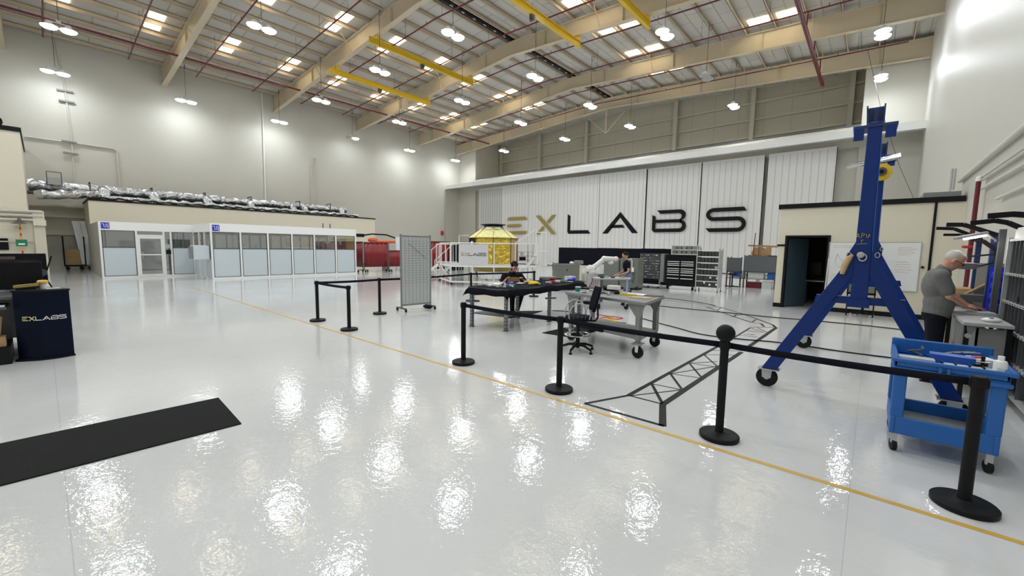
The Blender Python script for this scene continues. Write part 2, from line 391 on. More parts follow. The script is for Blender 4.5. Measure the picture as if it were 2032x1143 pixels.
# ------------------------------------------------------------------ sprinkler pipes
def pz(x): return 14.34-.041*abs(x-RX)
tag(B().tube([(-34.4, YF, 13.72), (-34.4, 35.0, 13.72)], .065, 10).obj('sprinkler_main', 'red_pipe'), 'long red sprinkler main running under the beams along the left wall', 'pipe')
b = B().tube([(-3.35, YF, 12.75), (-3.35, 34.6, 12.75)], .10, 10); t = b.obj('sprinkler_main', 'red_pipe'); tag(t, 'thick red sprinkler main running under the beams near the right wall', 'pipe')
for i, y in enumerate((-6.3, -2.8, .8, 4.45, 8.0, 11.55, 15.15, 18.75, 22.3, 25.9, 29.3, 32.6)):
    b = B().tube([(-37.2, y, pz(-37.2)), (RX, y, pz(RX)), (.6, y, pz(.6))], .038, 8)
    t = b.obj('sprinkler_branch', 'red_pipe')
    tag(t, 'thin red sprinkler branch pipe crossing the roof from wall to wall', 'pipe', 'sprinkler branch pipes under the roof')
    q = B()
    B().tube([(-34.4, y, 13.74), (-34.4, y, pz(-34.4)+.02)], .03, 6).obj('riser', 'red_pipe', t); B().tube([(-3.35, y, 12.75), (-3.35, y, pz(-3.35))], .035, 6).obj('riser', 'red_pipe', t)
    q = B()
    for k in range(11):
        x = -35.6+k*3.4; q.tube([(x, y, pz(x)), (x, y, deck(x)-.2)], .008, 5)
    hg = q.obj('hanger_rod', 'grey_dark', t); hg['kind'] = 'stuff'
    q = B()
    for k in range(10):
        x = -34+k*3.5; q.tube([(x, y, pz(x)), (x, y, pz(x)+.16)], .018, 5)
    q.obj('sprinkler_head', 'red_pipe', t)['kind'] = 'stuff'

# yellow crane rails
for x, za, lab in ((-28.5, 0, 'yellow crane rail under the roof, nearest the left wall'), (-23.3, 0, 'yellow crane rail under the roof, left of the ridge vent'), (-14.05, 0, 'yellow crane rail under the roof, right of the ridge vent'), (-9.8, 0, 'yellow crane rail under the roof, nearest the right wall')):
    z = bb(x)-.43
    t = thing('crane_rail', lab, 'crane rail', (x, 13.5, z), 'yellow crane rails under the roof')
    y0, y1 = 13.5, 21.95
    B().box((x-.1, y0, z-.17), (x+.1, y1, z-.145)).box((x-.1, y0, z+.145), (x+.1, y1, z+.17)).box((x-.012, y0, z-.145), (x+.012, y1, z+.145)).obj('rail', 'crane_yellow', t)
    for yy in (14.06, 21.63): B().box((x-.12, yy-.1, z+.17), (x+.12, yy+.1, bb(x)-.02)).obj('mounting_plate', 'crane_yellow', t)
    B().box((x-.09, 17.2, z-.34), (x+.09, 17.45, z-.17)).lathe([(.07, -.12), (.07, .12)], (x, 17.32, z-.4), (1, 0, 0), 10).obj('trolley', 'grey_dark', t)

# ------------------------------------------------------------------ hangar doors with the painted name
edges = [950.7, 997, 1050, 1112.6, 1189.8, 1281.5, 1387.5, 1510, 1649]
xs = [onY(p, 440, YB-.2).x for p in edges]
off = [.12, .02, .02, -.1, -.1, .02, .06, .02]
for i in range(8):
    xa, xb = xs[i], xs[i+1]; y = YB-.3+off[i]; g = .04 if i in (4, 5, 6) else .015
    if i == 7: xa += .22
    o = B().box((xa+g, y, .08), (xb-g, y+.14, 8.72)).obj('door_%d' % (i+1), 'rib_door_grey' if i == 0 else 'rib_door', None, loc=(xa+g, y, 0), smooth=False); o['kind'] = 'structure'
    fr = B().box((xa+g, y-.03, .05), (xa+g+.06, y, 8.75)).box((xb-g-.06, y-.03, .05), (xb-g, y, 8.75)).box((xa+g, y-.02, 8.6), (xb-g, y, 8.75)).box((xa+g, y-.02, 3.05) if False else (xa+g, y-.02, .05), (xb-g, y, .25)).obj('door_frame', 'door_white', o)
    B().box((xb-g, y+.02, .05), (xb-g+.03, y+.12, 8.7)).obj('seal', 'black', o)
for xx in (-34.6, -31.2): pass

def bez(pts, n=6): return pts
def arc(cx, cy, rx, ry, a0, a1, n=8): return [(cx+rx*math.cos(math.radians(a0+(a1-a0)*k/n)), cy+ry*math.sin(math.radians(a0+(a1-a0)*k/n))) for k in range(n+1)]
def ring_strip(outer, inner): return outer+inner[::-1]
T = .17
LET = {
 'E': [[(0, 1-T), (.1, 1), (.88, 1), (1, 1-T)], [(0, .42), (.04, .58), (.66, .58), (.72, .5), (.66, .42)], [(.0, T), (1, T), (.88, 0), (.1, 0)]],
 'X': [[(0, 1), (.2, 1), (1, 0), (.8, 0)], [(.98, 1), (.80, 1), (.55, .68), (.64, .57)], [(.02, 0), (.20, 0), (.45, .33), (.36, .44)]],
 'L': [[(0, 1), (.12, .9), (.12, T), (.9, T), (1, 0), (.06, 0), (0, .1)]],
 'A': [[(.0, 0), (.5, 1), (1, 0), (.84, 0), (.5, .74), (.16, 0)], [(.22, .26), (.29, .40), (.58, .40), (.64, .26)]],
 'B': [ring_strip([(.15, 1)]+arc(.82, .75, .18, .25, 90, -75)+arc(.82, .27, .18, .27, 75, -90)+[(.08, 0), (0, .1), (0, .80), (.1, .72)],
                  [(.24, 1-T)]+arc(.80, .75, .09, .10, 90, -90)+[(.80, .60)]+arc(.80, .28, .10, .12, 90, -90)+[(.10, .16), (.10, .66), (.1, .66)])],
 'S': [ring_strip([(.96, 1)]+arc(.2, .74, .2, .26, 90, 270, 10)[0:11]+[(.80, .48)]+arc(.80, .29, .1, .13, 90, -90, 8)+[(0, .16), (.1, 0)][0:1],
                  [(1.0, 1-T+.01)]+arc(.2, .74, .1, .12, 90, 270, 10)+[(.82, .62)]+arc(.80, .30, .2, .31, 90, -90, 8)+[(.1, 0)])],
}
def fixS():
    # S as one closed ribbon: outer path then back along the other side
    a = [(.93, 1.0), (.2, 1.0)]+arc(.2, .73, .2, .27, 90, 270, 10)+[(.80, .46)]+arc(.80, .31, .10, .15, 90, -90, 8)+[(0, .16)]
    b2 = [(.1, 0), (.80, 0)]+arc(.80, .31, .2, .31, -90, 90, 10)+[(.2, .62)]+arc(.2, .73, .10, .11, 270, 90, 8)+[(1.0, .84)]
    return [a+b2]
LET['S'] = fixS()
LET['B'] = [[(.15, 1.0), (.80, 1.0)]+arc(.80, .76, .18, .24, 90, -60, 8)+arc(.82, .27, .18, .27, 60, -90, 8)+[(.08, 0), (0, .1), (0, .82), (.11, .72), (.11, .56), (.80, .56)]+arc(.80, .70, .09, .13, -90, 90, 6)+[(.24, .84)],
            ]
LETB_HOLE = True
def letter_polys(ch):
    """list of simple polygons in the unit box"""
    if ch == 'B':
        top = [(.08, .84), (.15, 1.0), (.80, 1.0)]+arc(.80, .75, .18, .25, 90, -50, 8)+[(.82, .42), (.80, .56)]+arc(.80, .70, .08, .14, -90, 90, 6)
        top = [(.24, .84), (.13, 1.0), (.80, 1.0)]+arc(.80, .76, .17, .24, 90, -70, 8)+[(.86, .43)]+[(.80, .56)]+arc(.78, .70, .08, .14, -90, 90, 6)
        mid = [(0, .43), (0, .80), (.10, .72), (.10, .57), (.86, .57), (.86, .43)]
        low = [(0, .43), (0, .1), (.07, 0), (.82, 0)]+arc(.82, .27, .17, .27, -90, 75, 8)+[(.80, .43)]+arc(.80, .29, .08, .13, 80, -90, 6)+[(.10, .16), (.10, .43)]
        return [top, mid, low]
    return LET[ch]
def tri_fill(b, poly3, nrm, th):
    """fill a possibly concave planar outline and give it thickness th along nrm"""
    from mathutils.geometry import tessellate_polygon
    tris = tessellate_polygon([poly3]); n = len(poly3); nv = Vector(nrm)*th
    vs = poly3+[p+nv for p in poly3]
    fs = [tuple(t) for t in tris]+[tuple(i+n for i in t) for t in tris]+[(i, (i+1) % n, (i+1) % n+n, i+n) for i in range(n)]
    b.add(vs, fs)
def lettering(ch, org, ux, uz, nrm, th, w, h):
    b = B()
    for poly in letter_polys(ch):
        tri_fill(b, [Vector(org)+Vector(ux)*(p[0]*w)+Vector(uz)*(p[1]*h) for p in poly], nrm, th)
    return b
YL = YB-.45
sign = thing('painted_name', 'huge painted company name across the white hangar doors, first two letters gold', 'sign', (-20, YL, 3))
for ch, xa, xb, ty, by in (('E', 1005, 1046, 430.6, 464.6), ('X', 1062, 1103, 427, 464.6), ('L', 1125.5, 1171, 424, 463.7), ('A', 1195, 1265.7, 420.5, 463), ('B', 1293, 1361, 416.5, 460.5), ('S', 1399, 1479, 411.7, 460)):
    pa = onY(xa, by, YL); pb = onY(xb, by, YL); zt = onY((xa+xb)/2, ty, YL).z; zb = onY((xa+xb)/2, by, YL).z
    if ch == 'E': zb += 0
    l = lettering(ch, (pa.x, YL, zb), (1, 0, 0), (0, 0, 1), (0, 1, 0), .03, pb.x-pa.x, zt-zb).obj('letter', 'gold_paint' if ch in 'EX' else 'black', sign, smooth=False)
    l['label'] = ('gold' if ch in 'EX' else 'black')+' letter '+ch
# ================================================================== LEFT SIDE
# block in the left corner: upper storey, ledge of pipes and lower wall
XB_ = -33.0
pA = onX(45, 263, XB_); pB = onX(60, 400, XB_)
ye = onX(57, 440, XB_).y
z1 = onX(57, 418, XB_).z; ztop = pA.z
w = B().box((XL, YF, z1), (XB_, ye, ztop)); w.box((XL, YF, 0), (XB_+.0, ye+.55, z1))
struct('wall_block', w, 'cream')
struct('trim_4', B().box((XL, YF, ztop), (XB_+.06, ye+.05, ztop+.22)), 'black')
q = B()
for k in range(3): q.tube([(XB_+.12, YF, z1-.05-.22*k), (XB_+.12, ye+.5, z1-.05-.22*k)], .075, 8)
tag(q.obj('wall_pipes', 'wall'), 'three painted pipes side by side along the left corner block', 'pipe')
tag(B().tube([(XB_+.1, YF, z1-1.6), (XB_+.1, ye+.1, z1-1.6), (XB_+.1, ye+.1, z1-2.5)], .03, 6).obj('wall_conduit', 'wall'), 'thin painted conduit on the lower wall of the left corner block', 'conduit')
struct('column', B().box((XB_-.1, ye+.15, 0), (XB_+.12, ye+.55, z1)).box((XB_, ye+.15, 2.6), (XB_+.3, ye+.6, 2.9)), 'cream')
t = thing('wall_horn', 'small black loudspeaker on top of the left corner block', 'loudspeaker', (XB_-.3, ye-.6, ztop+.22))
B().lathe([(.06, 0), (.1, .05), (.17, .42), (.15, .42), (.02, .2)], (XB_-.3, ye-.6, ztop+.38), (.9, -.2, .1), 12).obj('horn', 'black', t); B().box((XB_-.34, ye-.64, ztop+.22), (XB_-.26, ye-.56, ztop+.38)).obj('bracket', 'black', t)
# hanging exit beacon
e = onX(43, 482, XB_+.4)
t = thing('exit_beacon', 'green exit sign hanging on a red and yellow chain by the left block', 'sign', (e.x, e.y, e.z))
B().box((e.x-.04, e.y-.19, e.z-.17), (e.x+.04, e.y+.19, e.z+.17)).obj('sign_box', 'green', t)
B().box((e.x+.04, e.y-.11, e.z-.10), (e.x+.05, e.y+.11, e.z-.02)).obj('sign_face', 'paper', t)
q1 = B(); q2 = B()
for k in range(5):
    zz = e.z+.18+k*.16; (q1 if k % 2 else q2).box((e.x-.03, e.y-.03, zz), (e.x+.03, e.y+.03, zz+.15))
for k in range(6):
    zz = e.z-.38-k*.16; (q1 if k % 2 else q2).box((e.x-.03, e.y-.03, zz), (e.x+.03, e.y+.03, zz+.15))
q1.obj('chain', 'red_item', t); q2.obj('chain', 'ochre', t)
B().lathe([(.02, .3), (.06, .25), (.1, .1), (.30, .0), (.26, .0)], (e.x, e.y, e.z+.96), n=12).obj('beacon_lamp', 'grey_dark', t)
e = onX(-6, 484, XB_+.1); e2 = onX(18, 496, XB_+.1)
tag(B().box((XB_, e.y, e2.z), (XB_+.1, e2.y, onX(18, 473, XB_+.1).z)).obj('wall_screen', 'black_gloss'), 'black wall screen on the left corner block above the desk', 'screen')

# long building against the left wall
BX, BY0, BY1, BZ = -36.0, 2.0, 21.1, 4.3
struct('wall_annex', B().box((XL, BY0, 0), (BX, BY1, BZ)), 'cream')
struct('trim_5', B().box((XL, BY0-.05, BZ), (BX+.06, BY1+.05, BZ+.09)), 'black')
struct('baseboard_annex', B().box((XL, BY0-.03, 0), (BX+.03, BY1, .15)), 'black')

# foil ducts
t = thing('foil_duct', 'long silver foil duct running on top of the left building', 'duct', (-38, 8, BZ+.1))
b = B(); yy = ye+.08; pts = []; rs = []
k = 0
while yy < 19.2:
    pts.append((-38.0+.06*math.sin(k*1.7), yy, 5.12+.04*math.sin(k*2.3))); rs.append((.34 if yy < 9 else .28)+.03*math.sin(k*2.9)+(.03 if k % 4 == 0 else 0)); yy += .3; k += 1
b.tube(pts, rs, 16); b.obj('duct', 'duct_foil', t)
for j in range(5, len(pts)-2, 8): x_, y_, z_ = pts[j]; B().tube([(x_, y_-.03, z_), (x_, y_+.03, z_)], rs[j]+.012, 16).obj('duct_band', 'galv', t)
for i, px in enumerate((206, 306, 410, 496, 580, 603, 676)):
    yv = onX(px, 390, -37.6).y; R_ = .31 if i < 3 else .26
    B().tube([(-38.0, yv, 5.12)]+[(-38.0+.55*math.sin(a)+.0, yv+.02, 5.12-.0+.12*math.cos(a)-.12-.4*(1-math.cos(a))) for a in (.4, .8, 1.2, 1.57)]+[(-37.42, yv, 4.42)], [R_, R_, R_+.02, R_, R_, .26, .26], 14).obj('elbow', 'duct_foil', t)
for yv in (2.2, 5.2, 8.2, 11.2, 14.9, 17.6):
    B().box((-38.45, yv, 4.39), (-38.39, yv+.06, 5.55)).box((-37.66, yv, 4.39), (-37.60, yv+.06, 5.55)).box((-38.45, yv, 5.5), (-37.6, yv+.06, 5.56)).obj('duct_support', 'grey_dark', t)
t = thing('foil_duct', 'lower crumpled foil duct sagging over the front edge of the left building', 'duct', (-36.6, 6, BZ+.1))
b = B(); pts = []; rs = []
for k in range(80):
    yv = ye+.35+k*.25; dz = 0 if yv > 2 else -.12*(2-yv); pts.append((-36.75+.1*math.sin(k*1.3), yv, (4.70 if yv < 2.6 else 4.6)+dz+.04*math.sin(k*1.9))); rs.append((.26 if yv < 2.6 else .13)+.04*math.sin(k*2.1))
b.tube(pts, rs, 14); b.obj('duct', 'duct_foil', t)
struct('trim_6', B().box((-38.6, -1.7, 4.62), (-37.0, 2.0, 4.72)), 'grey_dark')
p = onX(105, 372, -37.9)
t = thing('roof_unit', 'small grey framed box standing on the foil duct', 'roof box', (-37.9, p.y, 5.3))
B().box((-38.2, p.y-.22, 5.2), (-37.5, p.y+.38, 5.62)).obj('box', 'grey_light', t)
B().bar((-37.5, p.y-.22, 5.1), (-37.5, p.y-.22, 5.95), .04, .04).bar((-37.5, p.y+.38, 5.1), (-37.5, p.y+.38, 5.95), .04, .04).bar((-37.5, p.y-.22, 5.95), (-37.5, p.y+.38, 5.95), .04, .04).obj('frame', 'grey_dark', t)

# pipes on the left wall
def wallpipe(pts, r, label, m='wall', X=XL+.08):
    return tag(B().tube([onX(px, py, X) for px, py in pts], r, 8).obj('wall_conduit', m), label, 'conduit')
wallpipe([(110, 80), (128, 170), (140, 260), (150, 372)], .05, 'tall painted pipe up the left wall beside short cross brackets')
wallpipe([(48, 271), (140, 283), (226, 296), (232, 300), (238, 372)], .045, 'horizontal painted pipe that turns down the left wall above the foil ducts')
for i, (x0, y0, x1, y1, l) in enumerate(((112, 177, 145, 183, 'topmost'), (116, 198, 148, 204, 'second'), (122, 279, 153, 284, 'third'), (125, 302, 156, 307, 'lowest'))):
    tag(B().bar(onX(x0, y0, XL+.14), onX(x1, y1, XL+.14), .1, .1).obj('pipe_bracket', 'grey_mid'), 'short grey cross bracket on the tall wall pipe, %s of four' % l, 'bracket', 'cross brackets on the wall pipe')
wallpipe([(519, 176), (522, 260), (527, 408)], .05, 'thin light pipe hanging down the left wall at mid length', 'white_steel')
wallpipe([(617, 408), (618, 330), (621, 313), (627, 316), (629, 410)], .04, 'narrow U shaped painted pipe rising above the foil ducts')
wallpipe([(883, 378), (883.5, 492)], .05, 'vertical pipe on the left wall next to the hangar doors', 'grey_light')
tag(B().tube([onX(760, 480, XL+.1), onX(884, 484, XL+.1)], .05, 6).obj('wall_conduit', 'grey_light'), 'horizontal rail along the left wall behind the red curtains', 'conduit')
for z in (4.0, 3.35, 2.2):
    struct('girt_beam', B().box((XL, -6, z), (XL+.2, 2.0, z+.12)), 'wall')
tag(B().bar((XL+.3, -.2, 5.0), (XL+.3, 2.0, 4.0), .06, .06).obj('diagonal_brace', 'wall'), 'diagonal painted brace on the wall under the foil ducts', 'brace')

# flatbed trolley with boxes and profiles
T0 = Vector((-38.9, 1.0, 0))
pL, pR = onX(128, 532, -38.4), onX(176, 532, -38.4)
t = thing('panel_trolley', 'black flatbed trolley with upright frame beside the left building', 'trolley', (-38.4, (pL.y+pR.y)/2, 0))
ya, yb = pL.y, pR.y-.1
B().box((-38.7, ya, .22), (-38.0, yb, .32)).obj('platform', 'black', t)
for yv in (ya, yb-.06): B().box((-38.7, yv, .32), (-38.64, yv+.06, 2.1)).box((-38.06, yv, .32), (-38.0, yv+.06, 2.1)).box((-38.7, yv, 2.05), (-38.0, yv+.06, 2.12)).obj('end_frame', 'black', t)
for yv in (ya+.15, yb-.2):
    for xv in (-38.6, -38.1): B().lathe([(.1, -.03), (.1, .03)], (xv, yv, .1), (1, 0, 0), 12).obj('wheel', 'rubber', t)
def carton(lo, hi, lab, m='cardboard', g=None, taped=True):
    o = thing('cardboard_box', lab, 'box', ((lo[0]+hi[0])/2, (lo[1]+hi[1])/2, lo[2]), g)
    B().box(lo, hi).obj('carton', m, o, bev=.005)
    if taped: B().box((lo[0]-.002, (lo[1]+hi[1])/2-.02, hi[2]-.03), (hi[0]+.002, (lo[1]+hi[1])/2+.02, hi[2]+.003)).obj('tape', 'wood_light', o)
    return o
carton((-38.6, ya+.12, .32), (-38.05, ya+.72, .82), 'lower brown cardboard box on the flatbed trolley', g='boxes on the flatbed trolley')
carton((-38.6, ya+.12, .83), (-38.05, ya+.72, 1.3), 'upper brown cardboard box stacked on the flatbed trolley', g='boxes on the flatbed trolley')
for k in range(5):
    y0 = ya+.80+k*.105
    tag(B().bar((-38.1, y0+.05, .34), (-38.45, y0-.23, 3.1), .03, .14, (0, 1, 0)).obj('aluminium_profile', 'galv'), 'long aluminium profile leaning upright on the flatbed trolley', 'profile', 'aluminium profiles on the flatbed trolley')

# ------------------------------------------------------------------ clean rooms
def ui_logo(X, y, z, s, t):
    """blue square badge with white u and i shapes"""
    b = B().box((X, y, z), (X+.015, y+s, z+s)); b.obj('badge', 'logo_blue', t)
    q = B(); u = s/10.0
    for (a0, c0, a1, c1) in ((1, 7.2, 4.0, 8.0), (3.2, 2.2, 4.0, 8.0), (3.2, 2.2, 6.6, 3.0), (5.8, 2.2, 6.6, 8.0), (5.8, 7.2, 9.2, 8.0), (7.9, 1.2, 8.8, 6.2)):
        q.box((X+.015, y+a0*u, z+c0*u), (X+.022, y+a1*u, z+c1*u))
    q.obj('badge_marks', 'white', t)
def frame_wall(t, X, ys, H, zs, zt, m_low='clean_panel', skip=(), lows=True):
    for i in range(len(ys)-1):
        a, b2 = ys[i]+.04, ys[i+1]-.04
        if i in skip: continue
        B().box((X-.03, a, .1), (X-.01, b2, zs)).obj('lower_panel', m_low, t)
        B().box((X-.03, a, zs+.05), (X-.01, b2, zt)).obj('window', 'glass', t)
        q = B().box((X-.035, a, zs), (X+.0, b2, zs+.05)).box((X-.035, a, .1), (X+.0, a+.035, zt)).box((X-.035, b2-.035, .1), (X, b2, zt)).box((X-.035, a, zt-.035), (X, b2, zt)).box((X-.035, a, .1), (X, b2, .13))
        q.obj('gasket', 'grey_dark', t)
    q = B()
    for yv in ys: q.box((X-.06, yv-.04, 0), (X+.02, yv+.04, zt))
    q.box((X-.055, ys[0]+.041, 0.001), (X+.012, ys[-1]-.041, .1)); q.obj('post_frame', 'white_steel', t)
    B().box((X-.08, ys[0]-.04, zt), (X+.03, ys[-1]+.04, H)).obj('header_panel', 'white', t)
def yon(px, X): return onX(px, 520, X).y
X1, X2 = -28.35, -24.7
# room with the door
ys1 = [yon(p, X1) for p in (203, 274, 328, 342, 401)]
t = thing('clean_room', 'smaller white clean room cabin with glass door and blue badge', 'clean room', (X1-3, ys1[0]+2, 0), 'clean room cabins')
H1 = 2.80; zs = 1.52; zt = 2.38
frame_wall(t, X1, ys1, H1, zs, zt, skip=(1, 2))
d = ys1
dr = B().box((X1-.05, d[1]+.04, .06), (X1+.03, d[1]+.13, 2.12)).box((X1-.05, d[2]-.13, .06), (X1+.03, d[2]-.04, 2.12)).box((X1-.046, d[1]+.13, 2.0), (X1+.026, d[2]-.13, 2.118)).box((X1-.046, d[1]+.13, .06), (X1+.026, d[2]-.13, .16)).box((X1-.05, d[1]+.13, 1.14), (X1+.03, d[2]-.13, 1.2)).obj('door', 'white_steel', t)
B().box((X1-.02, d[1]+.13, .16), (X1-.005, d[2]-.13, 2.0)).obj('door_glass', 'glass', dr)
B().tube([(X1+.06, d[1]+.2, 1.0), (X1+.09, d[1]+.2, 1.05), (X1+.09, d[1]+.2, 1.25), (X1+.06, d[1]+.2, 1.3)], .012, 6).obj('door_handle', 'steel', dr)
B().box((X1-.03, d[1]+.04, 2.2), (X1-.01, d[2]-.04, zt)).obj('window', 'glass', t)
B().box((X1+.0, d[1]+.04, 2.12), (X1+.05, d[2]-.04, 2.2)).obj('door_closer', 'white_steel', t)
B().box((X1-.03, d[2]+.04, .1), (X1-.01, d[3]-.04, zt)).obj('window', 'glass', t)
B().box((X1, d[2]+.06, 1.2), (X1+.06, d[3]-.03, 1.42)).obj('phone', 'black', t); B().box((X1, d[2]+.06, 1.5), (X1+.04, d[3]-.06, 1.72)).obj('gauge', 'grey_light', t)
ui_logo(X1+.03, ys1[0]+.05, 2.45, .30, t)
# left flank, roof frame and back
sd = B().box((BX+.05, ys1[0]-.02, 0), (X1-.06, ys1[0]+.02, H1)).obj('side_panel', 'rib_side', t, loc=(BX, ys1[0], 0), smooth=False)
B().box((BX+.05, ys1[0]+.05, .02), (BX+.1, ys1[-1], H1)).obj('rear_panel', 'grey_light', t)
q = B()
for k in range(4): q.box((BX+.1, ys1[0]+.1+k*1.15, H1-.1), (X1-.1, ys1[0]+.16+k*1.15, H1-.02))
q.obj('roof_joist', 'white_steel', t)['kind'] = 'stuff'
q = B()
for k in range(3): q.box((BX+2.2+k*1.6, ys1[0]+.3, 0), (BX+2.26+k*1.6, ys1[0]+.36, H1-.1)).box((BX+2.2+k*1.6, ys1[-1]-.4, 0), (BX+2.26+k*1.6, ys1[-1]-.34, H1-.1))
q.obj('inner_post', 'grey_mid', t)['kind'] = 'stuff'
tag(B().box((X1-2.2, ys1[-2]+.2, 0), (X1-1.5, ys1[-1]-.2, 2.0)).obj('storage_rack', 'grey_dark'), 'dark storage rack standing inside the smaller clean room', 'rack')
# bigger room
ys2 = [yon(p, X2) for p in (422, 479.5, 533.5, 581, 625, 667.5, 706)]
t = thing('clean_room', 'longer white clean room cabin with six window bays and blue badge', 'clean room', (X2-4, ys2[0]+4, 0), 'clean room cabins')
frame_wall(t, X2, ys2, H1, zs, zt)
ui_logo(X2+.03, ys2[0]+.05, 2.42, .30, t)
B().box((X1, ys2[0]-.02, .1), (X2-.06, ys2[0], zs)).obj('side_panel', 'clean_panel', t)
B().box((X1, ys2[0]-.02, zs+.05), (X2-.06, ys2[0], zt)).obj('side_window', 'glass', t)
B().box((X1, ys2[0]-.04, zt), (X2-.08, ys2[0]+.02, H1)).obj('side_header', 'white', t)
q = B()
for xv in (X1+.04, X1+1.3, X1+2.4): q.box((xv, ys2[0]-.05, 0), (xv+.06, ys2[0]+.02, zt))
q.obj('side_post', 'white_steel', t)['kind'] = 'stuff'
B().box((BX+.05, ys2[-1]-.02, 0), (X2-.06, ys2[-1]+.02, zs)).obj('end_panel', 'clean_panel', t)
B().box((BX+.05, ys2[-1]-.02, zs+.05), (X2-.06, ys2[-1]+.02, zt)).obj('end_window', 'glass', t)
B().box((BX+.05, ys1[-1]+.12, .02), (BX+.1, ys2[-1], H1)).obj('rear_panel', 'grey_light', t)
q = B(); q2 = B()
for k in range(13):
    yv = ys2[0]+.3+k*.58
    q.box((X2-3.4, yv, .1), (X2-3.32, yv+.05, H1-.1))
    if k % 3 == 0: q2.bar((X2-3.3, yv+.02, 1.9), (X2-3.3, yv+.5, 2.3), .05, .05).bar((X2-3.3, yv+.02, 1.9), (X2-3.3, yv-.46, 2.3), .05, .05)
q.box((X2-3.4, ys2[0]+.2, 2.3), (X2-3.3, ys2[-1]-.2, 2.42))
q.obj('inner_wall_frame', 'grey_mid', t)['kind'] = 'stuff'; q2.obj('inner_brace', 'grey_light', t)['kind'] = 'stuff'
q = B()
for k in range(7): q.box((BX+.1 if k else X1+.1, ys2[0]+.2+k*1.15, H1-.1), (X2-.1, ys2[0]+.26+k*1.15, H1-.02))
q.obj('roof_joist', 'white_steel', t)['kind'] = 'stuff'
for px in (641, 655):
    p = onX(px, 452, X2-.5); B().tube([(X2-.5, p.y, H1-.05), (X2-.5, p.y, H1+.3)], .03, 6).obj('roof_stub', 'grey_dark', t)
# pass-through box between the cabins
yb = ys2[0]
t = thing('pass_through_box', 'pale grey pass-through box on the corner between the two clean rooms', 'box', (X2-.4, yb-.3, 1.0))
B().box((X2-.75, yb-.72, 1.0), (X2-.12, yb-.07, 1.70)).obj('body', 'clean_panel', t, bev=.02)
B().box((X2-.70, yb-.80, 1.05), (X2-.2, yb-.72, 1.64)).obj('door', 'grey_mid', t)
B().box((X2-.7, yb-.08, 1.02), (X2-.1, yb-.05, 1.72)).obj('flange', 'grey_dark', t)

# ------------------------------------------------------------------ red welding curtains
def curtain(p, q, z0, z1, lab, m='red_curtain'):
    p = Vector(p); q = Vector(q); t = thing('welding_screen', lab, 'screen', ((p.x+q.x)/2, (p.y+q.y)/2, 0), 'red welding screens')
    d = (q-p); n = Vector((-d.y, d.x, 0)).normalized(); N = 40; vs = []
    for k in range(N+1):
        c = p+d*(k/N)+n*(.012*math.sin(k*.9)); vs += [(c.x, c.y, z0), (c.x, c.y, z1)]
    b = B().add(vs, [(2*k, 2*k+2, 2*k+3, 2*k+1) for k in range(N)]); o = b.obj('curtain', m, t)
    so = o.modifiers.new('thickness', 'SOLIDIFY'); so.thickness = .01
    for e in (p, q):
        B().tube([(e.x, e.y, .14), (e.x, e.y, z1+.04)], .03, 8).obj('post', 'grey_dark', t)
        f = B().bar(Vector((e.x, e.y, .15))-n*.4, Vector((e.x, e.y, .15))+n*.4, .05, .05).obj('foot', 'grey_dark', t)
        for s in (-.36, .36):
            c = Vector((e.x, e.y, .06))+n*s; B().lathe([(.06, -.02), (.06, .02)], (c.x, c.y, .062), (1, 0, 0), 10).obj('caster', 'rubber', f)
    B().tube([(p.x, p.y, z1+.02), (q.x, q.y, z1+.02)], .025, 8).obj('rail', 'grey_dark', t)
c0, c1, c2, c3 = G(700, 538), G(722, 539.5), G(771, 538), G(783, 539)
curtain(Vector((onY(628, 530, 13.7).x, 13.7, 0)), G(720.5, 540), .35, 2.02, 'red welding curtain on casters behind the longer clean room')
curtain(G(723, 540), G(770, 539), .35, 2.0, 'wide red welding curtain with an orange machine behind it')
curtain(G(772, 539), G(800, 538), .35, 1.45, 'low red welding curtain right of the orange machine')
curtain(G(845, 537), G(893, 536), .1, 2.15, 'red welding curtain behind the platform stairs')
p = G(748, 537.5)
t = thing('weld_machine', 'orange machine arm with black hoses above the red curtains', 'machine', (p.x, p.y+.3, 0))
B().box((p.x-.5, p.y+.7, 0), (p.x-.1, p.y+1.1, 1.98)).obj('base', 'grey_mid', t, bev=.02)
B().ell((p.x-.3, p.y+.9, 2.10), (.25, 1.2, .12)).ell((p.x-.3, p.y-.1, 2.2), (.18, .4, .18)).obj('boom', 'orange', t)
B().tube([(p.x-.2, p.y-1.0, 2.5), (p.x-.2, p.y-.2, 2.62), (p.x-.2, p.y+.9, 2.6), (p.x-.2, p.y+2.0, 2.3)], .05, 8).obj('hose', 'black', t)
B().lathe([(.12, 0), (.12, .5)], (p.x-.2, p.y-1.35, 2.5), (0, 1, 0), 12).obj('nozzle', 'black', t)
p = G(778, 538)
tag(B().box((p.x-.3, p.y+.5, 0), (p.x-.2, p.y+1.6, 2.45)).obj('white_board', 'whiteboard'), 'white board standing behind the red curtains', 'board')
e = G(905, 536)
tag(B().box((e.x-.6, e.y-.5, 0), (e.x+.2, e.y+.6, 2.0)).obj('tall_cabinet', 'black'), 'tall black cabinet behind the platform stairs', 'cabinet')
tag(B().box((XL, 32.3, 3.2), (XL+.2, 32.6, 3.7)).obj('alarm_box', 'red_item'), 'small red alarm box on the left wall above the platform', 'alarm')
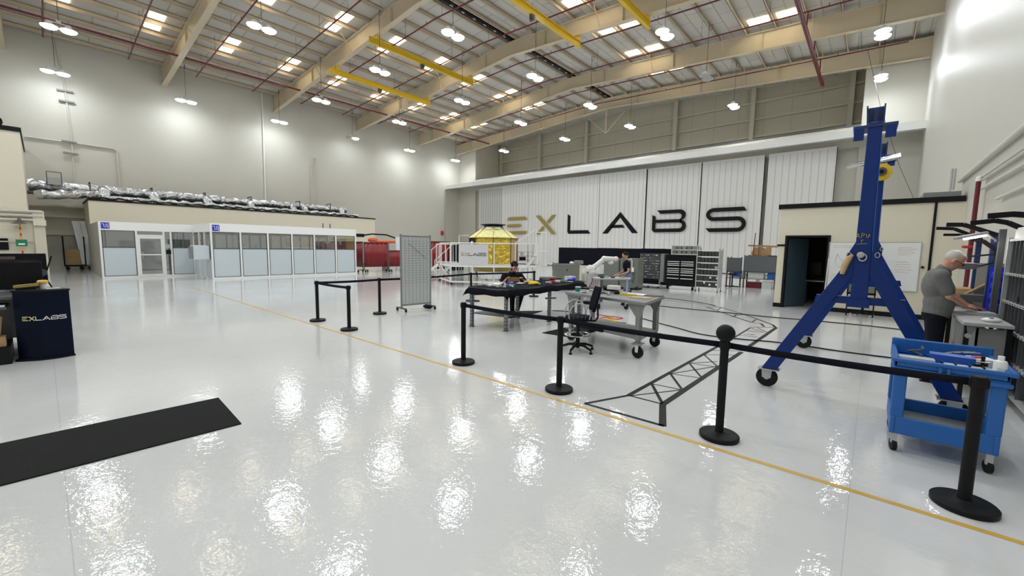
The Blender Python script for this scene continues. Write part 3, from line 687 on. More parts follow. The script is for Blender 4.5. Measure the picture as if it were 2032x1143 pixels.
# ================================================================== FLOOR MARKS, BARRIERS, LEFT DESK
def strip(p, q, w, z=.003, b=None):
    b = b or B(); p = Vector((p[0], p[1], 0)); q = Vector((q[0], q[1], 0)); d = (q-p).normalized(); n = Vector((-d.y, d.x, 0))*w/2
    vs = [p-n, q-n, q+n, p+n]; b.prism([(v.x, v.y, .0006) for v in vs], (0, 0, z)); return b
tag(strip((-20.9, 3.93), (1.65, 3.93), .05, .002).obj('floor_line', 'line_yellow'), 'long thin yellow line painted across the glossy floor', 'floor line')
# black floor mat
o = B().box((-11.5, -.37, 0), (-4.66, 1.22, .012)); 
mt = B().prism([(-5.62, 1.24, 0), (-4.63, 1.2, 0), (-4.70, -.5, 0), (-4.72, -3.2, 0), (-5.72, -3.2, 0), (-5.69, -.5, 0)], (0, 0, .012)).obj('floor_mat', 'mat_rubber')
tag(mt, 'long black rubber floor runner lying on the white floor at lower left', 'floor mat')
# tape outline of a truss boom
S_ = 450/1714.0
def tp(x, y): return G(1150+x*S_, 560+y*S_)
tape = B()
def seg(a, b2, w): strip(tp(*a), tp(*b2), w, .002, tape)
for a, b2, w in [((40,918),(370,856),.045),((40,918),(640,1088),.045),((628,1088),(628,925),.075),((370,856),(628,922),.03),((370,856),(1040,488),.06),((628,925),(1225,528),.075),
                 ((545,768),(625,915),.04),((685,690),(772,808),.035),((832,616),(918,716),.03),((940,548),(1040,635),.025),
                 ((375,860),(765,815),.022),((545,768),(765,812),.022),((685,692),(900,722),.02),((690,692),(1035,636),.02),((832,612),(1030,640),.018),((832,612),(1040,600),.018),((940,548),(1190,552),.018),((1000,515),(1225,520),.018),
                 ((1150,430),(1290,345),.04),((1290,340),(1480,340),.03),((1282,485),(1485,345),.075),((1485,345),(1460,322),.06),((1460,322),(1230,238),.05),((1230,238),(1060,188),.045),((1060,188),(960,188),.03),((960,188),(1180,265),.05),((1180,265),(1300,304),.05),
                 ((1300,304),(1370,312),.03),((1370,312),(1395,335),.05),((1040,210),(1070,192),.03),((1165,262),(1190,238),.03),((1300,304),(1335,282),.03),((1060,188),(905,165),.035),((905,165),(640,135),.035),((1140,262),(1250,240),.02),
                 ((1240,395),(1325,398),.02),((1190,400),(1345,415),.02),((1170,430),(1330,440),.02),((1255,365),(1380,380),.02),((1290,345),(1400,382),.02),((1345,345),(1420,380),.025)]:
    seg(a, b2, w)
tag(tape.obj('tape_outline', 'black_tape'), 'black tape laid on the white floor as a boom shaped truss outline', 'floor tape')
def cable(pts, r, lab, m='black', z=.006, cat='cable', group=None):
    P = [G(*p) for p in pts]
    out = []
    for i in range(len(P)-1):
        p0 = P[max(i-1, 0)]; p1 = P[i]; p2 = P[i+1]; p3 = P[min(i+2, len(P)-1)]
        for k in range(6):
            t = k/6.0; out.append(.5*((2*p1)+(p2-p0)*t+(2*p0-5*p1+4*p2-p3)*t*t+(3*p1-p0-3*p2+p3)*t**3))
    out.append(P[-1]); out = [(v.x, v.y, max(r, z)) for v in out]
    return tag(B().tube(out, r, 6).obj('floor_cable', m), lab, cat, group)
cable([(1265, 630), (1300, 640), (1345, 652), (1395, 665), (1470, 674), (1530, 679), (1600, 688), (1680, 700), (1775, 712)], .012, 'dark cable running from the grey work table past the ball topped post')
cable([(1240, 601), (1300, 607), (1370, 614), (1450, 622), (1530, 630), (1600, 636), (1700, 645), (1790, 655)], .012, 'dark cable crossing the floor in front of the office room')
cable([(1300, 590), (1340, 594), (1390, 601), (1420, 607)], .01, 'short dark cable on the floor behind the grey work table')
cable([(1182, 624), (1200, 627), (1225, 630), (1236, 632), (1222, 634), (1200, 630), (1185, 636), (1178, 645)], .011, 'red air hose looped on the floor beside the drafting chair', 'red_item')
cable([(1096, 617), (1120, 618), (1143, 622), (1150, 632)], .01, 'black cord on the floor between the two work tables')

# ------------------------------------------------------------------ belt posts
PH = .955
def post_parts(t, ball=False):
    x, y, _ = t.location
    B().lathe([(.172, 0), (.176, .006), (.176, .036), (.168, .044), (.06, .048), (.045, .06)], (x, y, 0), n=40).obj('base', 'black', t)
    B().lathe([(.037, .04), (.037, PH-.07)], (x, y, 0), n=24).obj('pole', 'black', t)
    h = B().lathe([(.04, PH-.09), (.042, PH-.08), (.042, PH-.005), (.036, PH)], (x, y, 0), n=24).obj('belt_head', 'black', t)
    q = B()
    for a in range(4): q.cbox((x+.042*math.cos(a*PI/2), y+.042*math.sin(a*PI/2), PH-.045), (.014+.02*abs(math.sin(a*PI/2)), .014+.02*abs(math.cos(a*PI/2)), .06))
    q.obj('belt_clip', 'black', h)['kind'] = 'stuff'
PP = {}
specs = [('R', (.62, 4.23), 'black belt post nearest the camera, in front of the blue cart'), ('B', (-.99, 4.2), 'black belt post with a large round black ball on top'), ('C', (-2.87, 4.21), 'black belt post in front of the drafting chair'),
         ('D', (-4.66, 4.2), 'black belt post in front of the black draped table'), ('E', (-9.79, 4.2), 'black belt post at the corner where two belts meet'), ('F', (-8.27, 4.2), 'black belt post ending the short belt, nearest the yellow line'),
         ('H', (-9.7, 5.78), 'black belt post left of the wheeled grid board')]
for k, (x, y), lab in specs:
    if k == 'R': proto_post = t = thing('belt_post', lab, 'barrier post', (x, y, 0), 'black retractable belt posts'); post_parts(t)
    else: t = dup(proto_post, (x, y, 0), lab)
    PP[k] = (x, y)
for k, px, lab in (('I', (937, 549), 'black belt post behind the black table, before the platform'), ('J', (1058, 543), 'black belt post behind the seated man, at the platform stairs')):
    g = Vector((-9.95, 9.3, 0)) if k == 'I' else Vector((-9.34, 11.9, 0)); dup(proto_post, (g.x, g.y, 0), lab); PP[k] = (g.x, g.y)
g = G(1130, 560, .88)
B_ = PP['B']; tag(B().ell((B_[0], B_[1], PH+.068), (.083, .083, .083), 28, 18).obj('round_cap', 'black'), 'round black foam ball on top of a belt post', 'ball')
def belt(a, b2, lab, sag=.012):
    a = Vector((*PP[a], 0)); b2 = Vector((*PP[b2], 0)); d = (b2-a).normalized(); a += d*.05; b2 -= d*.05; N = 14; vs = []
    for k in range(N+1):
        t = k/N; p = a.lerp(b2, t); z = PH-.045-sag*4*t*(1-t); vs += [(p.x, p.y, z-.028), (p.x, p.y, z+.028)]
    o = B().add(vs, [(2*k, 2*k+2, 2*k+3, 2*k+1) for k in range(N)]).obj('barrier_belt', 'black_cloth'); so = o.modifiers.new('thickness', 'SOLIDIFY'); so.thickness = .003
    tag(o, lab, 'barrier belt', 'black barrier belts')
belt('D', 'C', 'black barrier belt in front of the black draped table'); belt('C', 'B', 'black barrier belt between drafting chair and ball topped post'); belt('B', 'R', 'black barrier belt passing in front of the blue frame and cart')
belt('F', 'E', 'short black barrier belt at the left end of the cordon', .01); belt('E', 'H', 'black barrier belt left of the grid board', .01); belt('H', 'I', 'black barrier belt passing behind the wheeled grid board', .02); belt('I', 'J', 'black barrier belt in front of the platform, behind the seated man', .01)

# ------------------------------------------------------------------ wheeled grid board
a = Vector((-9.66, 6.42, 0)); b2 = Vector((-9.55, 7.32, 0)); d = (b2-a).normalized(); n = Vector((d.y, -d.x, 0))
gl = G(797, 618); gr = G(854, 612); a = Vector((gl.x, gl.y, 0)); b2 = Vector((gr.x, gr.y, 0)); d = (b2-a).normalized(); n = Vector((d.y, -d.x, 0))
t = thing('grid_board', 'tall wheeled whiteboard with a hand ruled grid in a grey frame', 'whiteboard', ((a.x+b2.x)/2, (a.y+b2.y)/2, 0))
def Q(s, z, o=0): return a+d*s+n*o+Vector((0, 0, z))
Wd = (b2-a).length; TZ = 2.12; BZ_ = .17
B().prism([Q(.02, BZ_, .012), Q(Wd-.02, BZ_, .012), Q(Wd-.02, TZ-.04, .012), Q(.02, TZ-.04, .012)], n*-.024).obj('panel', 'grid_board', t)
for s in (0, Wd):
    B().tube([Q(s, .10), Q(s, TZ)], .028, 10).obj('side_post', 'grey_mid', t)
    f = B().bar(Q(s, .09, -.26), Q(s, .09, .26), .045, .035).obj('foot', 'grey_dark', t)
    for o_ in (-.24, .24):
        c = Q(s, .042, o_); B().lathe([(.042, -.016), (.042, .016)], c, d, 14).obj('caster', 'rubber', f)
B().bar(Q(0, TZ-.05), Q(Wd, TZ-.05), .03, .04).obj('top_rail', 'grey_mid', t); B().bar(Q(0, BZ_), Q(Wd, BZ_), .03, .05).obj('bottom_rail', 'grey_mid', t)
gq = B()
for k in range(1, 8): s = Wd*k/8; gq.bar(Q(s, BZ_+.04, .0135), Q(s, TZ-.09, .0135), .004, .002, n)
for k in range(18): z = TZ-.18-k*.068; gq.bar(Q(.07, z, .0135), Q(Wd-.06, z, .0135), .004, .002, n)
gq.obj('ruled_grid', 'grey_dark', t)
random.seed(3); sq = B()
for k in range(46):
    u = k/46; s = .24+u*.55; z = 1.86-u*.42+random.uniform(-.02, .02); ang = random.uniform(0, PI)
    c = Q(s, z, .0145); e = (d*math.cos(ang)+Vector((0, 0, 1))*math.sin(ang))*.012; sq.bar(c-e, c+e, .005, .002, n)
for k in range(40):
    s = random.uniform(.12, .8); z = random.choice((1.74, 1.67, 1.60, 1.53, 1.46)); ang = random.uniform(0, PI); c = Q(s, z, .0145); e = (d*math.cos(ang)+Vector((0, 0, 1))*math.sin(ang))*.01; sq.bar(c-e, c+e, .004, .002, n)
sq.obj('handwriting', 'ink_dark', t)
p = G(849, 611.5)
tag(B().ell((p.x, p.y, .05), (.2, .1, .05)).obj('folded_cloth', 'black_cloth'), 'black cloth bundle lying on the foot of the grid board', 'cloth')

# ------------------------------------------------------------------ name lettering helper for signs
def name_sign(org, ux, uz, nrm, total, h, m_ex, m_rest, parent):
    """EXLABS in six letters over the total width"""
    ws = [.15, .15, .15, .19, .17, .17]; gap = (1-sum(ws))/5; x = 0
    for ch, wf in zip('EXLABS', ws):
        lettering(ch, Vector(org)+Vector(ux)*(x*total), ux, uz, nrm, .004, wf*total, h).obj('letter', m_ex if ch in 'EX' else m_rest, parent, smooth=False); x += wf+gap

# ------------------------------------------------------------------ black counter with the name on its curved front
# survey: right foot (153,704) -> left foot (36,716)
cR = G(148.5, 705); cL = G(38, 717); HC = 1.06
mid = (cR+cL)/2; d = (cR-cL).normalized(); n = Vector((d.y, -d.x, 0)); n = n if n.x > 0 else -n; Wc = (cR-cL).length
t = thing('name_counter', 'black promotion counter with curved front and light company name', 'counter', (mid.x, mid.y, 0))
def Qc(s, z, o=0): return cL+d*s+n*o+Vector((0, 0, z))
def bow(s): return .10*math.sin(PI*max(0, min(1, s/Wc)))
Nn = 16; fr = B()
outl = [(s, bow(s)) for s in [Wc*k/Nn for k in range(Nn+1)]]+[(Wc-.16, -.36), (.10, -.36)]
B().prism([Qc(s*1.0, .03, o) for s, o in outl], (0, 0, HC-.05)).obj('body', 'navy', t)
B().prism([Qc(Wc/2+(s-Wc/2)*1.05, HC-.02, o*1.12+.008) for s, o in outl], (0, 0, .025)).obj('top', 'black', t)
B().prism([Qc(Wc/2+(s-Wc/2)*1.08-.01, 0, o*1.12+.02) for s, o in outl], (0, 0, .03)).obj('base', 'black_gloss', t)
# letters follow the bow
let = []
ws = [.15, .15, .15, .19, .17, .17]; gap = (1-sum(ws))/5; x = 0; tot = Wc*.78; x0 = Wc*.14
for ch, wf in zip('EXLABS', ws):
    bq = B(); s0 = x0+x*tot; s1 = s0+wf*tot
    pa = Qc(s0, .61, bow(s0)+.004); pb = Qc(s1, .61, bow(s1)+.004); ux = (pb-pa).normalized()
    nn = Vector((ux.y, -ux.x, 0)); nn = nn if nn.x > 0 else -nn
    lettering(ch, pa+nn*.002, ux, (0, 0, 1), nn, .004, (pb-pa).length, .062).obj('letter', 'gold_cone' if ch in 'EX' else 'white', t, smooth=False); x += wf+gap
# items on the counter
p = Qc(Wc*.50, HC+.005, -.14)
t = thing('plastic_jar', 'clear jar with a yellow lid standing on the black counter', 'jar', p)
B().lathe([(.035, 0), (.04, .01), (.04, .075), (.03, .085)], p, n=20).obj('jar', 'clear_plastic', t); B().lathe([(.05, .085), (.062, .095), (.062, .12), (.045, .135), (.03, .137)], p, n=20).obj('lid', 'ochre', t)
p = Qc(Wc*.22, HC+.005, -.1)
t = thing('wooden_tray', 'olive yellow box lying tilted on the black counter', 'box', p)
B().bar(p+Vector((0, 0, .05))-d*.12, p+Vector((0, 0, .075))+d*.13, .1, .04).obj('body', 'gold_paint', t); B().bar(p+Vector((0, 0, .02))-d*.1, p+Vector((0, 0, .02))+d*.1, .1, .03).obj('foot', 'black', t)
p = Qc(Wc*.68, HC+.005, -.12)
tag(B().cbox((p.x, p.y, p.z+.006), (.1, .16, .008), .3).obj('paper_sheet', 'paper'), 'white paper lying on the black counter behind the jar', 'paper')

# desk with monitor left of the counter
mx = onX(88, 503, -10.2)
def pl(x, y, dd=-10.3): return onX(x, y, dd)
a1 = pl(-40, 512); a2 = pl(92, 512); zb = pl(60, 570).z
t = thing('big_monitor', 'large black monitor standing on the desk behind the black counter', 'monitor', (-10.3, a2.y-.3, .98))
zt_ = pl(80, 519).z; zb = pl(80, 572).z
B().box((-10.34, a1.y, zb), (-10.28, a2.y-.06, zt_)).obj('screen_panel', 'black_gloss', t, bev=.01)
B().box((-10.42, a1.y, zt_-.04), (-10.34, a2.y-.1, zt_+.02)).box((-10.44, a2.y-.7, .95), (-10.36, a2.y-.6, zt_-.1)).obj('stand', 'black', t)
t = thing('second_monitor', 'black and maroon back of a second monitor seen above the first', 'monitor', (-11, a2.y-.4, .98))
z3 = pl(80, 503, -11.0).z
B().box((-11.04, a1.y, 1.1), (-10.98, a2.y, z3)).obj('screen_panel', 'black', t, bev=.01)
B().box((-10.975, a1.y, zt_+.02), (-10.96, a2.y-.35, z3-.05)).obj('panel_strip', 'brown_mat', t)
B().box((-11.1, a2.y-.5, .95), (-11.04, a2.y-.4, 1.4)).obj('stand', 'black', t)
q = pl(80, 540, -10.8)
t = thing('monitor_arm', 'black jointed monitor arm sticking out beside the screens', 'monitor arm', (q.x, q.y, .98))
for (p0, p1) in (((70, 540), (92, 530)), ((88, 552), (102, 508)), ((88, 540), (94, 552)), ((90, 550), (108, 578))):
    v0, v1 = pl(*p0, -10.8), pl(*p1, -10.8); B().bar(v0, v1, .03, .045 if p0[0] < 80 else .02).obj('arm_segment', 'black', t)
B().lathe([(.06, -.03), (.06, .03)], pl(84, 541, -10.75), (1, 0, 0), 12).obj('joint', 'grey_dark', t)
t = thing('control_desk', 'dark desk behind the black counter at the left picture edge', 'desk', (-10.3, -.8, 0))
dy = Qc(0, 0).y
B().box((-11.4, -1.6, .93), (-9.55, dy+.35, .97)).obj('desktop', 'grey_dark', t)
B().box((-11.35, -1.55, .1), (-11.25, dy+.3, .93)).box((-11.3, dy+.25, .1), (-9.9, dy+.3, .93)).obj('panel', 'grey_mid', t)
for xv, yv in ((-11.3, -1.5), (-9.65, -1.5), (-9.65, dy+.3), (-11.3, dy+.3)): B().box((xv-.03, yv-.03, 0), (xv+.03, yv+.03, .93)).obj('leg', 'grey_dark', t)
# shelf cart in front of it, cut by the picture edge
cc = G(8, 716)
t = thing('side_shelf', 'low dark shelf unit with papers beside the black counter', 'shelf', (cc.x, cc.y-.2, 0))
sx, sy = cL.x-.05, cL.y-.03
B().box((sx-.6, sy-.55, .0), (sx+.18, sy-.03, .25)).obj('base', 'black', t)
B().box((sx-.6, sy-.55, .80), (sx+.16, sy-.03, .83)).obj('shelf_board', 'grey_dark', t)
B().box((sx-.62, sy-.55, .25), (sx-.58, sy-.03, .80)).obj('back_panel', 'shelf_grey', t)
for i, (dx, dy2, z, s, m, l) in enumerate(((0, -.15, .832, (.18, .2, .02), 'paper', 'white papers on top of the low shelf beside the counter'), (.08, -.3, .832, (.1, .14, .07), 'wood_light', 'light wooden block on the low shelf beside the counter'), (-.1, -.35, .832, (.15, .15, .05), 'black', 'small black case on the low shelf beside the counter'))):
    tag(B().cbox((sx+dx, sy+dy2, z+s[2]/2), s, .2*i).obj(('paper_stack', 'wood_block', 'small_case')[i], m), l, ('paper', 'block', 'case')[i])
tag(B().cbox((sx+.02, sy-.2, .33), (.2, .26, .14)).obj('parcel', 'cardboard'), 'brown parcel on the base of the low shelf beside the counter', 'parcel')
tag(B().bar((sx-.02, sy-.15, .42), (sx-.06, sy-.12, .68), .05, .04).obj('wooden_mallet', 'wood_light'), 'light wooden mallet standing upright in the low shelf', 'mallet')
# ================================================================== RIGHT SIDE
# office room built against the right wall
RY, RL, RZ = 15.66, -2.33, 3.14
DL, DR, DZ = -2.07, -1.06, 2.24
w = B().box((RL, RY, 0), (DL, RY+.12, RZ)).box((DR, RY, 0), (XR, RY+.12, RZ)).box((DL, RY, DZ), (DR, RY+.12, RZ)).box((RL, RY+.12, 0), (RL+.12, 19.6, RZ)).box((RL, 19.5, 0), (XR, 19.62, RZ))
struct('wall_office', w, 'cream')
struct('ceiling_office', B().box((RL-.02, RY-.02, RZ), (XR, 19.65, RZ+.02)), 'cream')
struct('trim_7', B().box((RL-.05, RY-.05, RZ), (1.68, RY+.06, RZ+.14)).box((RL-.05, RY, RZ), (RL+.03, 19.6, RZ+.14)), 'black')
struct('trim_8', B().box((1.13, RY-.03, 0), (1.18, RY, RZ)), 'black')
struct('trim_9', B().box((RL-.02, RY-.02, 1.96), (DL-.06, RY, 2.02)), 'black')
struct('baseboard_office', B().box((RL-.01, RY-.02, 0), (DL-.05, RY, .13)).box((DR+.06, RY-.02, 0), (XR-.05, RY, .13)).box((RL-.02, RY, 0), (RL, 19.6, .13)), 'black')
struct('trim_10', B().box((DL-.07, RY-.03, 0), (DL, RY+.14, DZ+.06)).box((DR, RY-.03, 0), (DR+.07, RY+.14, DZ+.06)).box((DL, RY-.03, DZ), (DR, RY+.14, DZ+.06)), 'black')
struct('wall_office_shade', B().box((RL+.13, 19.4, 0), (XR-.01, 19.48, RZ-.02)).box((RL+.12, RY+.15, 0), (RL+.16, 19.4, RZ-.02)).box((RL+.13, RY+.15, RZ-.06), (XR-.01, 19.45, RZ-.01)), 'room_shade')  # dark sheets added inside the cream walls, painting the unlit office's shade
dl = Vector((DL+.01, RY+.13, 0)); ang = math.radians(62); dd = Vector((math.cos(ang), math.sin(ang), 0)); dn = Vector((-dd.y, dd.x, 0))
dr = B().prism([dl+dn*0+Vector((0, 0, .02)), dl+dd*.96+Vector((0, 0, .02)), dl+dd*.96+Vector((0, 0, DZ-.02)), dl+Vector((0, 0, DZ-.02))], dn*.045).obj('door_9', 'door_bluegrey', None, loc=dl); dr['kind'] = 'structure'
hp = dl+dd*.88+Vector((0, 0, 1.02)); B().tube([hp-dn*.0, hp-dn*.06, hp-dn*.06-dd*.1], .013, 8).obj('door_handle', 'chrome', dr)
t = thing('office_desk', 'desk in the dark office room behind the open door', 'desk', (-1.2, 17.6, 0))
B().box((-1.75, 17.3, .78), (-.9, 18.0, .82)).obj('desktop', 'grey_light', t)
for xv in (-1.7, -.98): B().box((xv, 17.35, 0), (xv+.05, 17.95, .78)).obj('leg', 'grey_dark', t)
t = thing('office_monitor', 'black monitor standing on the desk inside the dark office', 'monitor', (-1.55, 17.6, .82))
B().box((-1.75, 17.6, 1.0), (-1.3, 17.64, 1.42)).obj('screen', 'black_gloss', t); B().box((-1.56, 17.55, .82), (-1.48, 17.68, 1.0)).obj('stand', 'black', t)
tag(B().cbox((-1.15, 17.6, .87), (.4, .3, .1)).obj('desk_clutter', 'black'), 'dark bag lying on the desk inside the office', 'bag')
# wall whiteboard with red notes
t = thing('wall_whiteboard', 'large whiteboard with red handwriting on the cream office wall', 'whiteboard', (0, RY-.02, 1.4))
wl, wr, wz0, wz1 = -1.0, .955, .76, 2.08
B().box((wl, RY-.03, wz0), (wr, RY-.005, wz1)).obj('panel', 'whiteboard', t)
B().box((wl-.015, RY-.035, wz0-.015), (wr+.015, RY, wz0)).box((wl-.015, RY-.035, wz1), (wr+.015, RY, wz1+.015)).box((wl-.015, RY-.035, wz0), (wl, RY, wz1)).box((wr, RY-.035, wz0), (wr+.015, RY, wz1)).obj('frame', 'galv', t)
random.seed(11)
def scribble(x0, x1, z0, step, rows, m, name, yv=RY-.032):
    q = B()
    for r in range(rows):
        x = x0+random.uniform(0, .04); z = z0-r*step
        xe = x1-random.uniform(0, (x1-x0)*.35)
        while x < xe:
            wd = random.uniform(.02, .06)
            xx = x
            while xx < x+wd:
                q.bar((xx, yv, z+random.uniform(-.008, .008)), (xx+.010, yv, z+random.uniform(-.012, .014)), .003, .004, (0, 1, 0)); xx += .010
            x += wd+.018
    return q.obj(name, m, t)
scribble(-.92, -.35, 1.99, .05, 2, 'ink_red', 'handwriting'); scribble(.50, .85, 1.95, .05, 5, 'ink_red', 'handwriting'); scribble(.45, .82, 1.55, .07, 5, 'ink_red', 'handwriting')
scribble(.0, .2, 1.86, .05, 1, 'ink_dark', 'handwriting'); scribble(-.95, -.7, 1.15, .05, 6, 'ink_red', 'handwriting')
q = B()
for (x0, z0, x1, z1) in ((-.85, 1.5, -.8, 1.75), (-.8, 1.75, -.72, 1.6), (-.72, 1.6, -.6, 1.45), (-.6, 1.45, -.5, 1.7), (-.8, 1.4, -.65, 1.3)): q.bar((x0, RY-.032, z0), (x1, RY-.032, z1), .003, .006, (0, 1, 0))
q.obj('sketch', 'ink_dark', t)
tag(B().lathe([(.0, 0), (.035, .0), (.03, .06), (.012, .07)], (1.03, RY-.002, 1.42), (0, -1, 0), 12).obj('wall_button', 'black'), 'small black button on the office wall right of the whiteboard', 'knob')
tag(B().bar((-1.03, RY-.09, 0.01), (-1.0, RY-.05, 1.6), .025, .02).obj('white_rod', 'white_steel'), 'slim white rod leaning beside the office door', 'rod')
# grey display panel on a black framed stand, behind the frame
p0, p1, p2, p3 = onY(1683, 545, 14.9), onY(1735, 545, 14.9), onY(1738, 584, 14.9), onY(1680, 583, 14.9)
t = thing('flip_board', 'grey display panel in a black frame in front of the office whiteboard', 'board', ((p2.x+p3.x)/2, 14.9, 0))
B().box((p3.x+.03, 14.88, p3.z+.05), (p2.x-.03, 14.9, 1.72)).obj('panel', 'olive_grey', t)
B().box((p3.x, 14.87, p3.z), (p2.x, 14.92, p3.z+.06)).box((p3.x, 14.87, p3.z), (p3.x+.03, 14.92, 1.75)).box((p2.x-.03, 14.87, p3.z), (p2.x, 14.92, 1.75)).obj('frame', 'black', t)
for xv in (p3.x+.02, p2.x-.02): B().bar((xv, 14.9, p3.z), (xv, 15.1, 0), .03, .03).obj('leg', 'black', t)
p = G(1710, 627)
t = thing('stool_base', 'black five star stool base on casters near the office baseboard', 'stool', (p.x, p.y, 0))
B().lathe([(.03, .06), (.03, .42), (.045, .42), (.045, .5), (.02, .62)], p, n=14).obj('column', 'black', t)
for k in range(5):
    a = .4+k*2*PI/5; e = p+Vector((.26*math.cos(a), .26*math.sin(a), .07)); l = B().bar(p+Vector((0, 0, .12)), e, .04, .03).obj('leg', 'black', t)
    B().lathe([(.03, -.012), (.03, .012)], (e.x, e.y, .03), (math.sin(a), -math.cos(a), 0), 12).obj('caster', 'grey_light', l)

# ------------------------------------------------------------------ blue A frames
def wheel(c, ax, r, wd, parent, name='wheel'):
    ax = Vector(ax).normalized()
    o = B().lathe([(r*.55, -wd/2), (r*.93, -wd/2), (r, -wd*.35), (r, wd*.35), (r*.93, wd/2), (r*.55, wd/2)], c, ax, 28).obj(name, 'rubber', parent)
    B().lathe([(.02, -wd/2-.012), (r*.5, -wd/2-.004), (r*.5, wd/2+.004), (.02, wd/2+.012)], c, ax, 18).obj('hub', 'grey_light', o)
    return o
def aframe(fl, fr, lab, kz=1.0):
    """fl, fr: ground points of the two feet"""
    t = thing('gantry_frame', lab, 'gantry frame', ((fl.x+fr.x)/2, (fl.y+fr.y)/2, 0), 'blue gantry frames')
    c = (fl+fr)/2; d = (fr-fl); L = d.length; d = d/L; n = Vector((d.y, -d.x, 0))   # n points to the camera side
    def Z(s, z, o=0): return c+d*s+n*o+Vector((0, 0, z*kz if z > .5 else z))
    h = L/2
    # post
    pt = B().prism([Z(-.078, 1.24, .09), Z(.078, 1.24, .09), Z(.062, 3.42, .09), Z(-.062, 3.42, .09)], n*-.18).obj('post', 'crane_blue', t, bev=.008)
    B().prism([Z(.074, 1.9, .095), Z(.080, 1.9, .095), Z(.068, 3.2, .095), Z(.062, 3.2, .095)], n*.006).obj('seam_strip', 'cart_blue', pt)
    B().prism([Z(-.10, 1.22, .11), Z(.10, 1.22, .11), Z(.10, 1.32, .11), Z(-.10, 1.32, .11)], n*-.22).obj('collar', 'crane_blue', t)
    # top bracket
    B().prism([Z(-.19, 3.36, .1), Z(.19, 3.36, .1), Z(.19, 3.39, .1), Z(-.19, 3.39, .1)], n*-.3).obj('top_plate', 'dark_blue', t)
    B().prism([Z(-.18, 3.22, .1), Z(-.09, 3.22, .1), Z(-.09, 3.36, .1), Z(-.18, 3.36, .1)], n*-.02).obj('gusset', 'crane_blue', t); B().prism([Z(.09, 3.22, .1), Z(.18, 3.22, .1), Z(.18, 3.36, .1), Z(.09, 3.36, .1)], n*-.02).obj('gusset', 'crane_blue', t)
    B().prism([Z(-.075, 3.39, .06), Z(-.06, 3.39, .06), Z(-.075, 3.62, .06), Z(-.09, 3.62, .06)], n*-.12).prism([Z(.06, 3.39, .06), Z(.075, 3.39, .06), Z(.075, 3.62, .06), Z(.06, 3.62, .06)], n*-.12).prism([Z(-.075, 3.39, -.05), Z(.075, 3.39, -.05), Z(.075, 3.62, -.05), Z(-.085, 3.62, -.05)], n*-.02).prism([Z(-.02, 3.39, .0), Z(.02, 3.39, .0), Z(.02, 3.6, .0), Z(-.02, 3.6, .0)], n*-.02).obj('saddle', 'dark_blue', t)
    # legs
    for s in (-1, 1):
        top_o, top_i = (s*.08, 1.93), (s*.08, 1.52)
        lg = B().prism([Z(s*.07, 1.90, .075), Z(s*.07, 1.60, .075), Z(s*(h-.11), .25, .075), Z(s*(h+.06), .25, .075)], n*-.15).obj('leg', 'crane_blue', t, bev=.006)
        B().prism([Z(s*.07, 2.02, .082), Z(s*.07, 1.62, .082), Z(s*.13, 1.62, .082), Z(s*.14, 1.86, .082)], n*-.165).obj('gusset_plate', 'crane_blue', lg)
        B().prism([Z(s*(h-.14), .235, .09), Z(s*(h+.1), .235, .09), Z(s*(h+.1), .25, .09), Z(s*(h-.14), .25, .09)], n*-.18).obj('foot_plate', 'steel', lg)
        base = Z(s*h, 0, 0)
        cs = B().prism([Z(s*h-.05, .12, .045), Z(s*h+.05, .12, .045), Z(s*h+.06, .235, .045), Z(s*h-.06, .235, .045)], n*-.008).prism([Z(s*h-.05, .12, -.037), Z(s*h+.05, .12, -.037), Z(s*h+.06, .235, -.037), Z(s*h-.06, .235, -.037)], n*-.008).obj('caster_fork', 'galv', lg)
        cc = Z(s*h, .125, 0); B().lathe([(.06, -.03), (.115, -.03), (.125, -.02), (.125, .02), (.115, .03), (.06, .03)], cc, n, 28).obj('caster_wheel', 'rubber', lg)
        B().lathe([(.012, -.05), (.022, -.046), (.035, -.031), (.035, .031), (.022, .046), (.012, .05)], cc, n, 18).obj('wheel_hub', 'grey_light', lg)
        # ring
        rc = Z(s*.125, 1.86, .1); B().tube([rc+n*.01+(d*math.cos(a)*.02+Vector((0, 0, 1))*math.sin(a)*.028) for a in [k*2*PI/16 for k in range(17)]], .005, 6).obj('lifting_ring', 'steel', t)
    B().prism([Z(-.42, 1.25, .04), Z(.42, 1.25, .04), Z(.40, 1.34, .04), Z(-.40, 1.34, .04)], n*-.08).obj('cross_brace', 'crane_blue', t)
    rc = Z(.0, 1.83, .105); B().tube([rc+n*.01+(d*math.cos(a)*.034+Vector((0, 0, 1))*math.sin(a)*.04) for a in [k*2*PI/18 for k in range(19)]], .008, 7).obj('shackle', 'galv', t)
    B().lathe([(.035, 0), (.035, .04), (.02, .045)], Z(-.02, 1.86, .09), n, 14).obj('pin', 'galv', t)
    return t, Z, n
fA, fC = G(1521, 752), G(1878, 806)
t, Z, n = aframe(Vector((-.95, 6.3, 0)), Vector((.77, 6.33, 0)), 'blue steel A frame on casters, the nearer of two', .952)
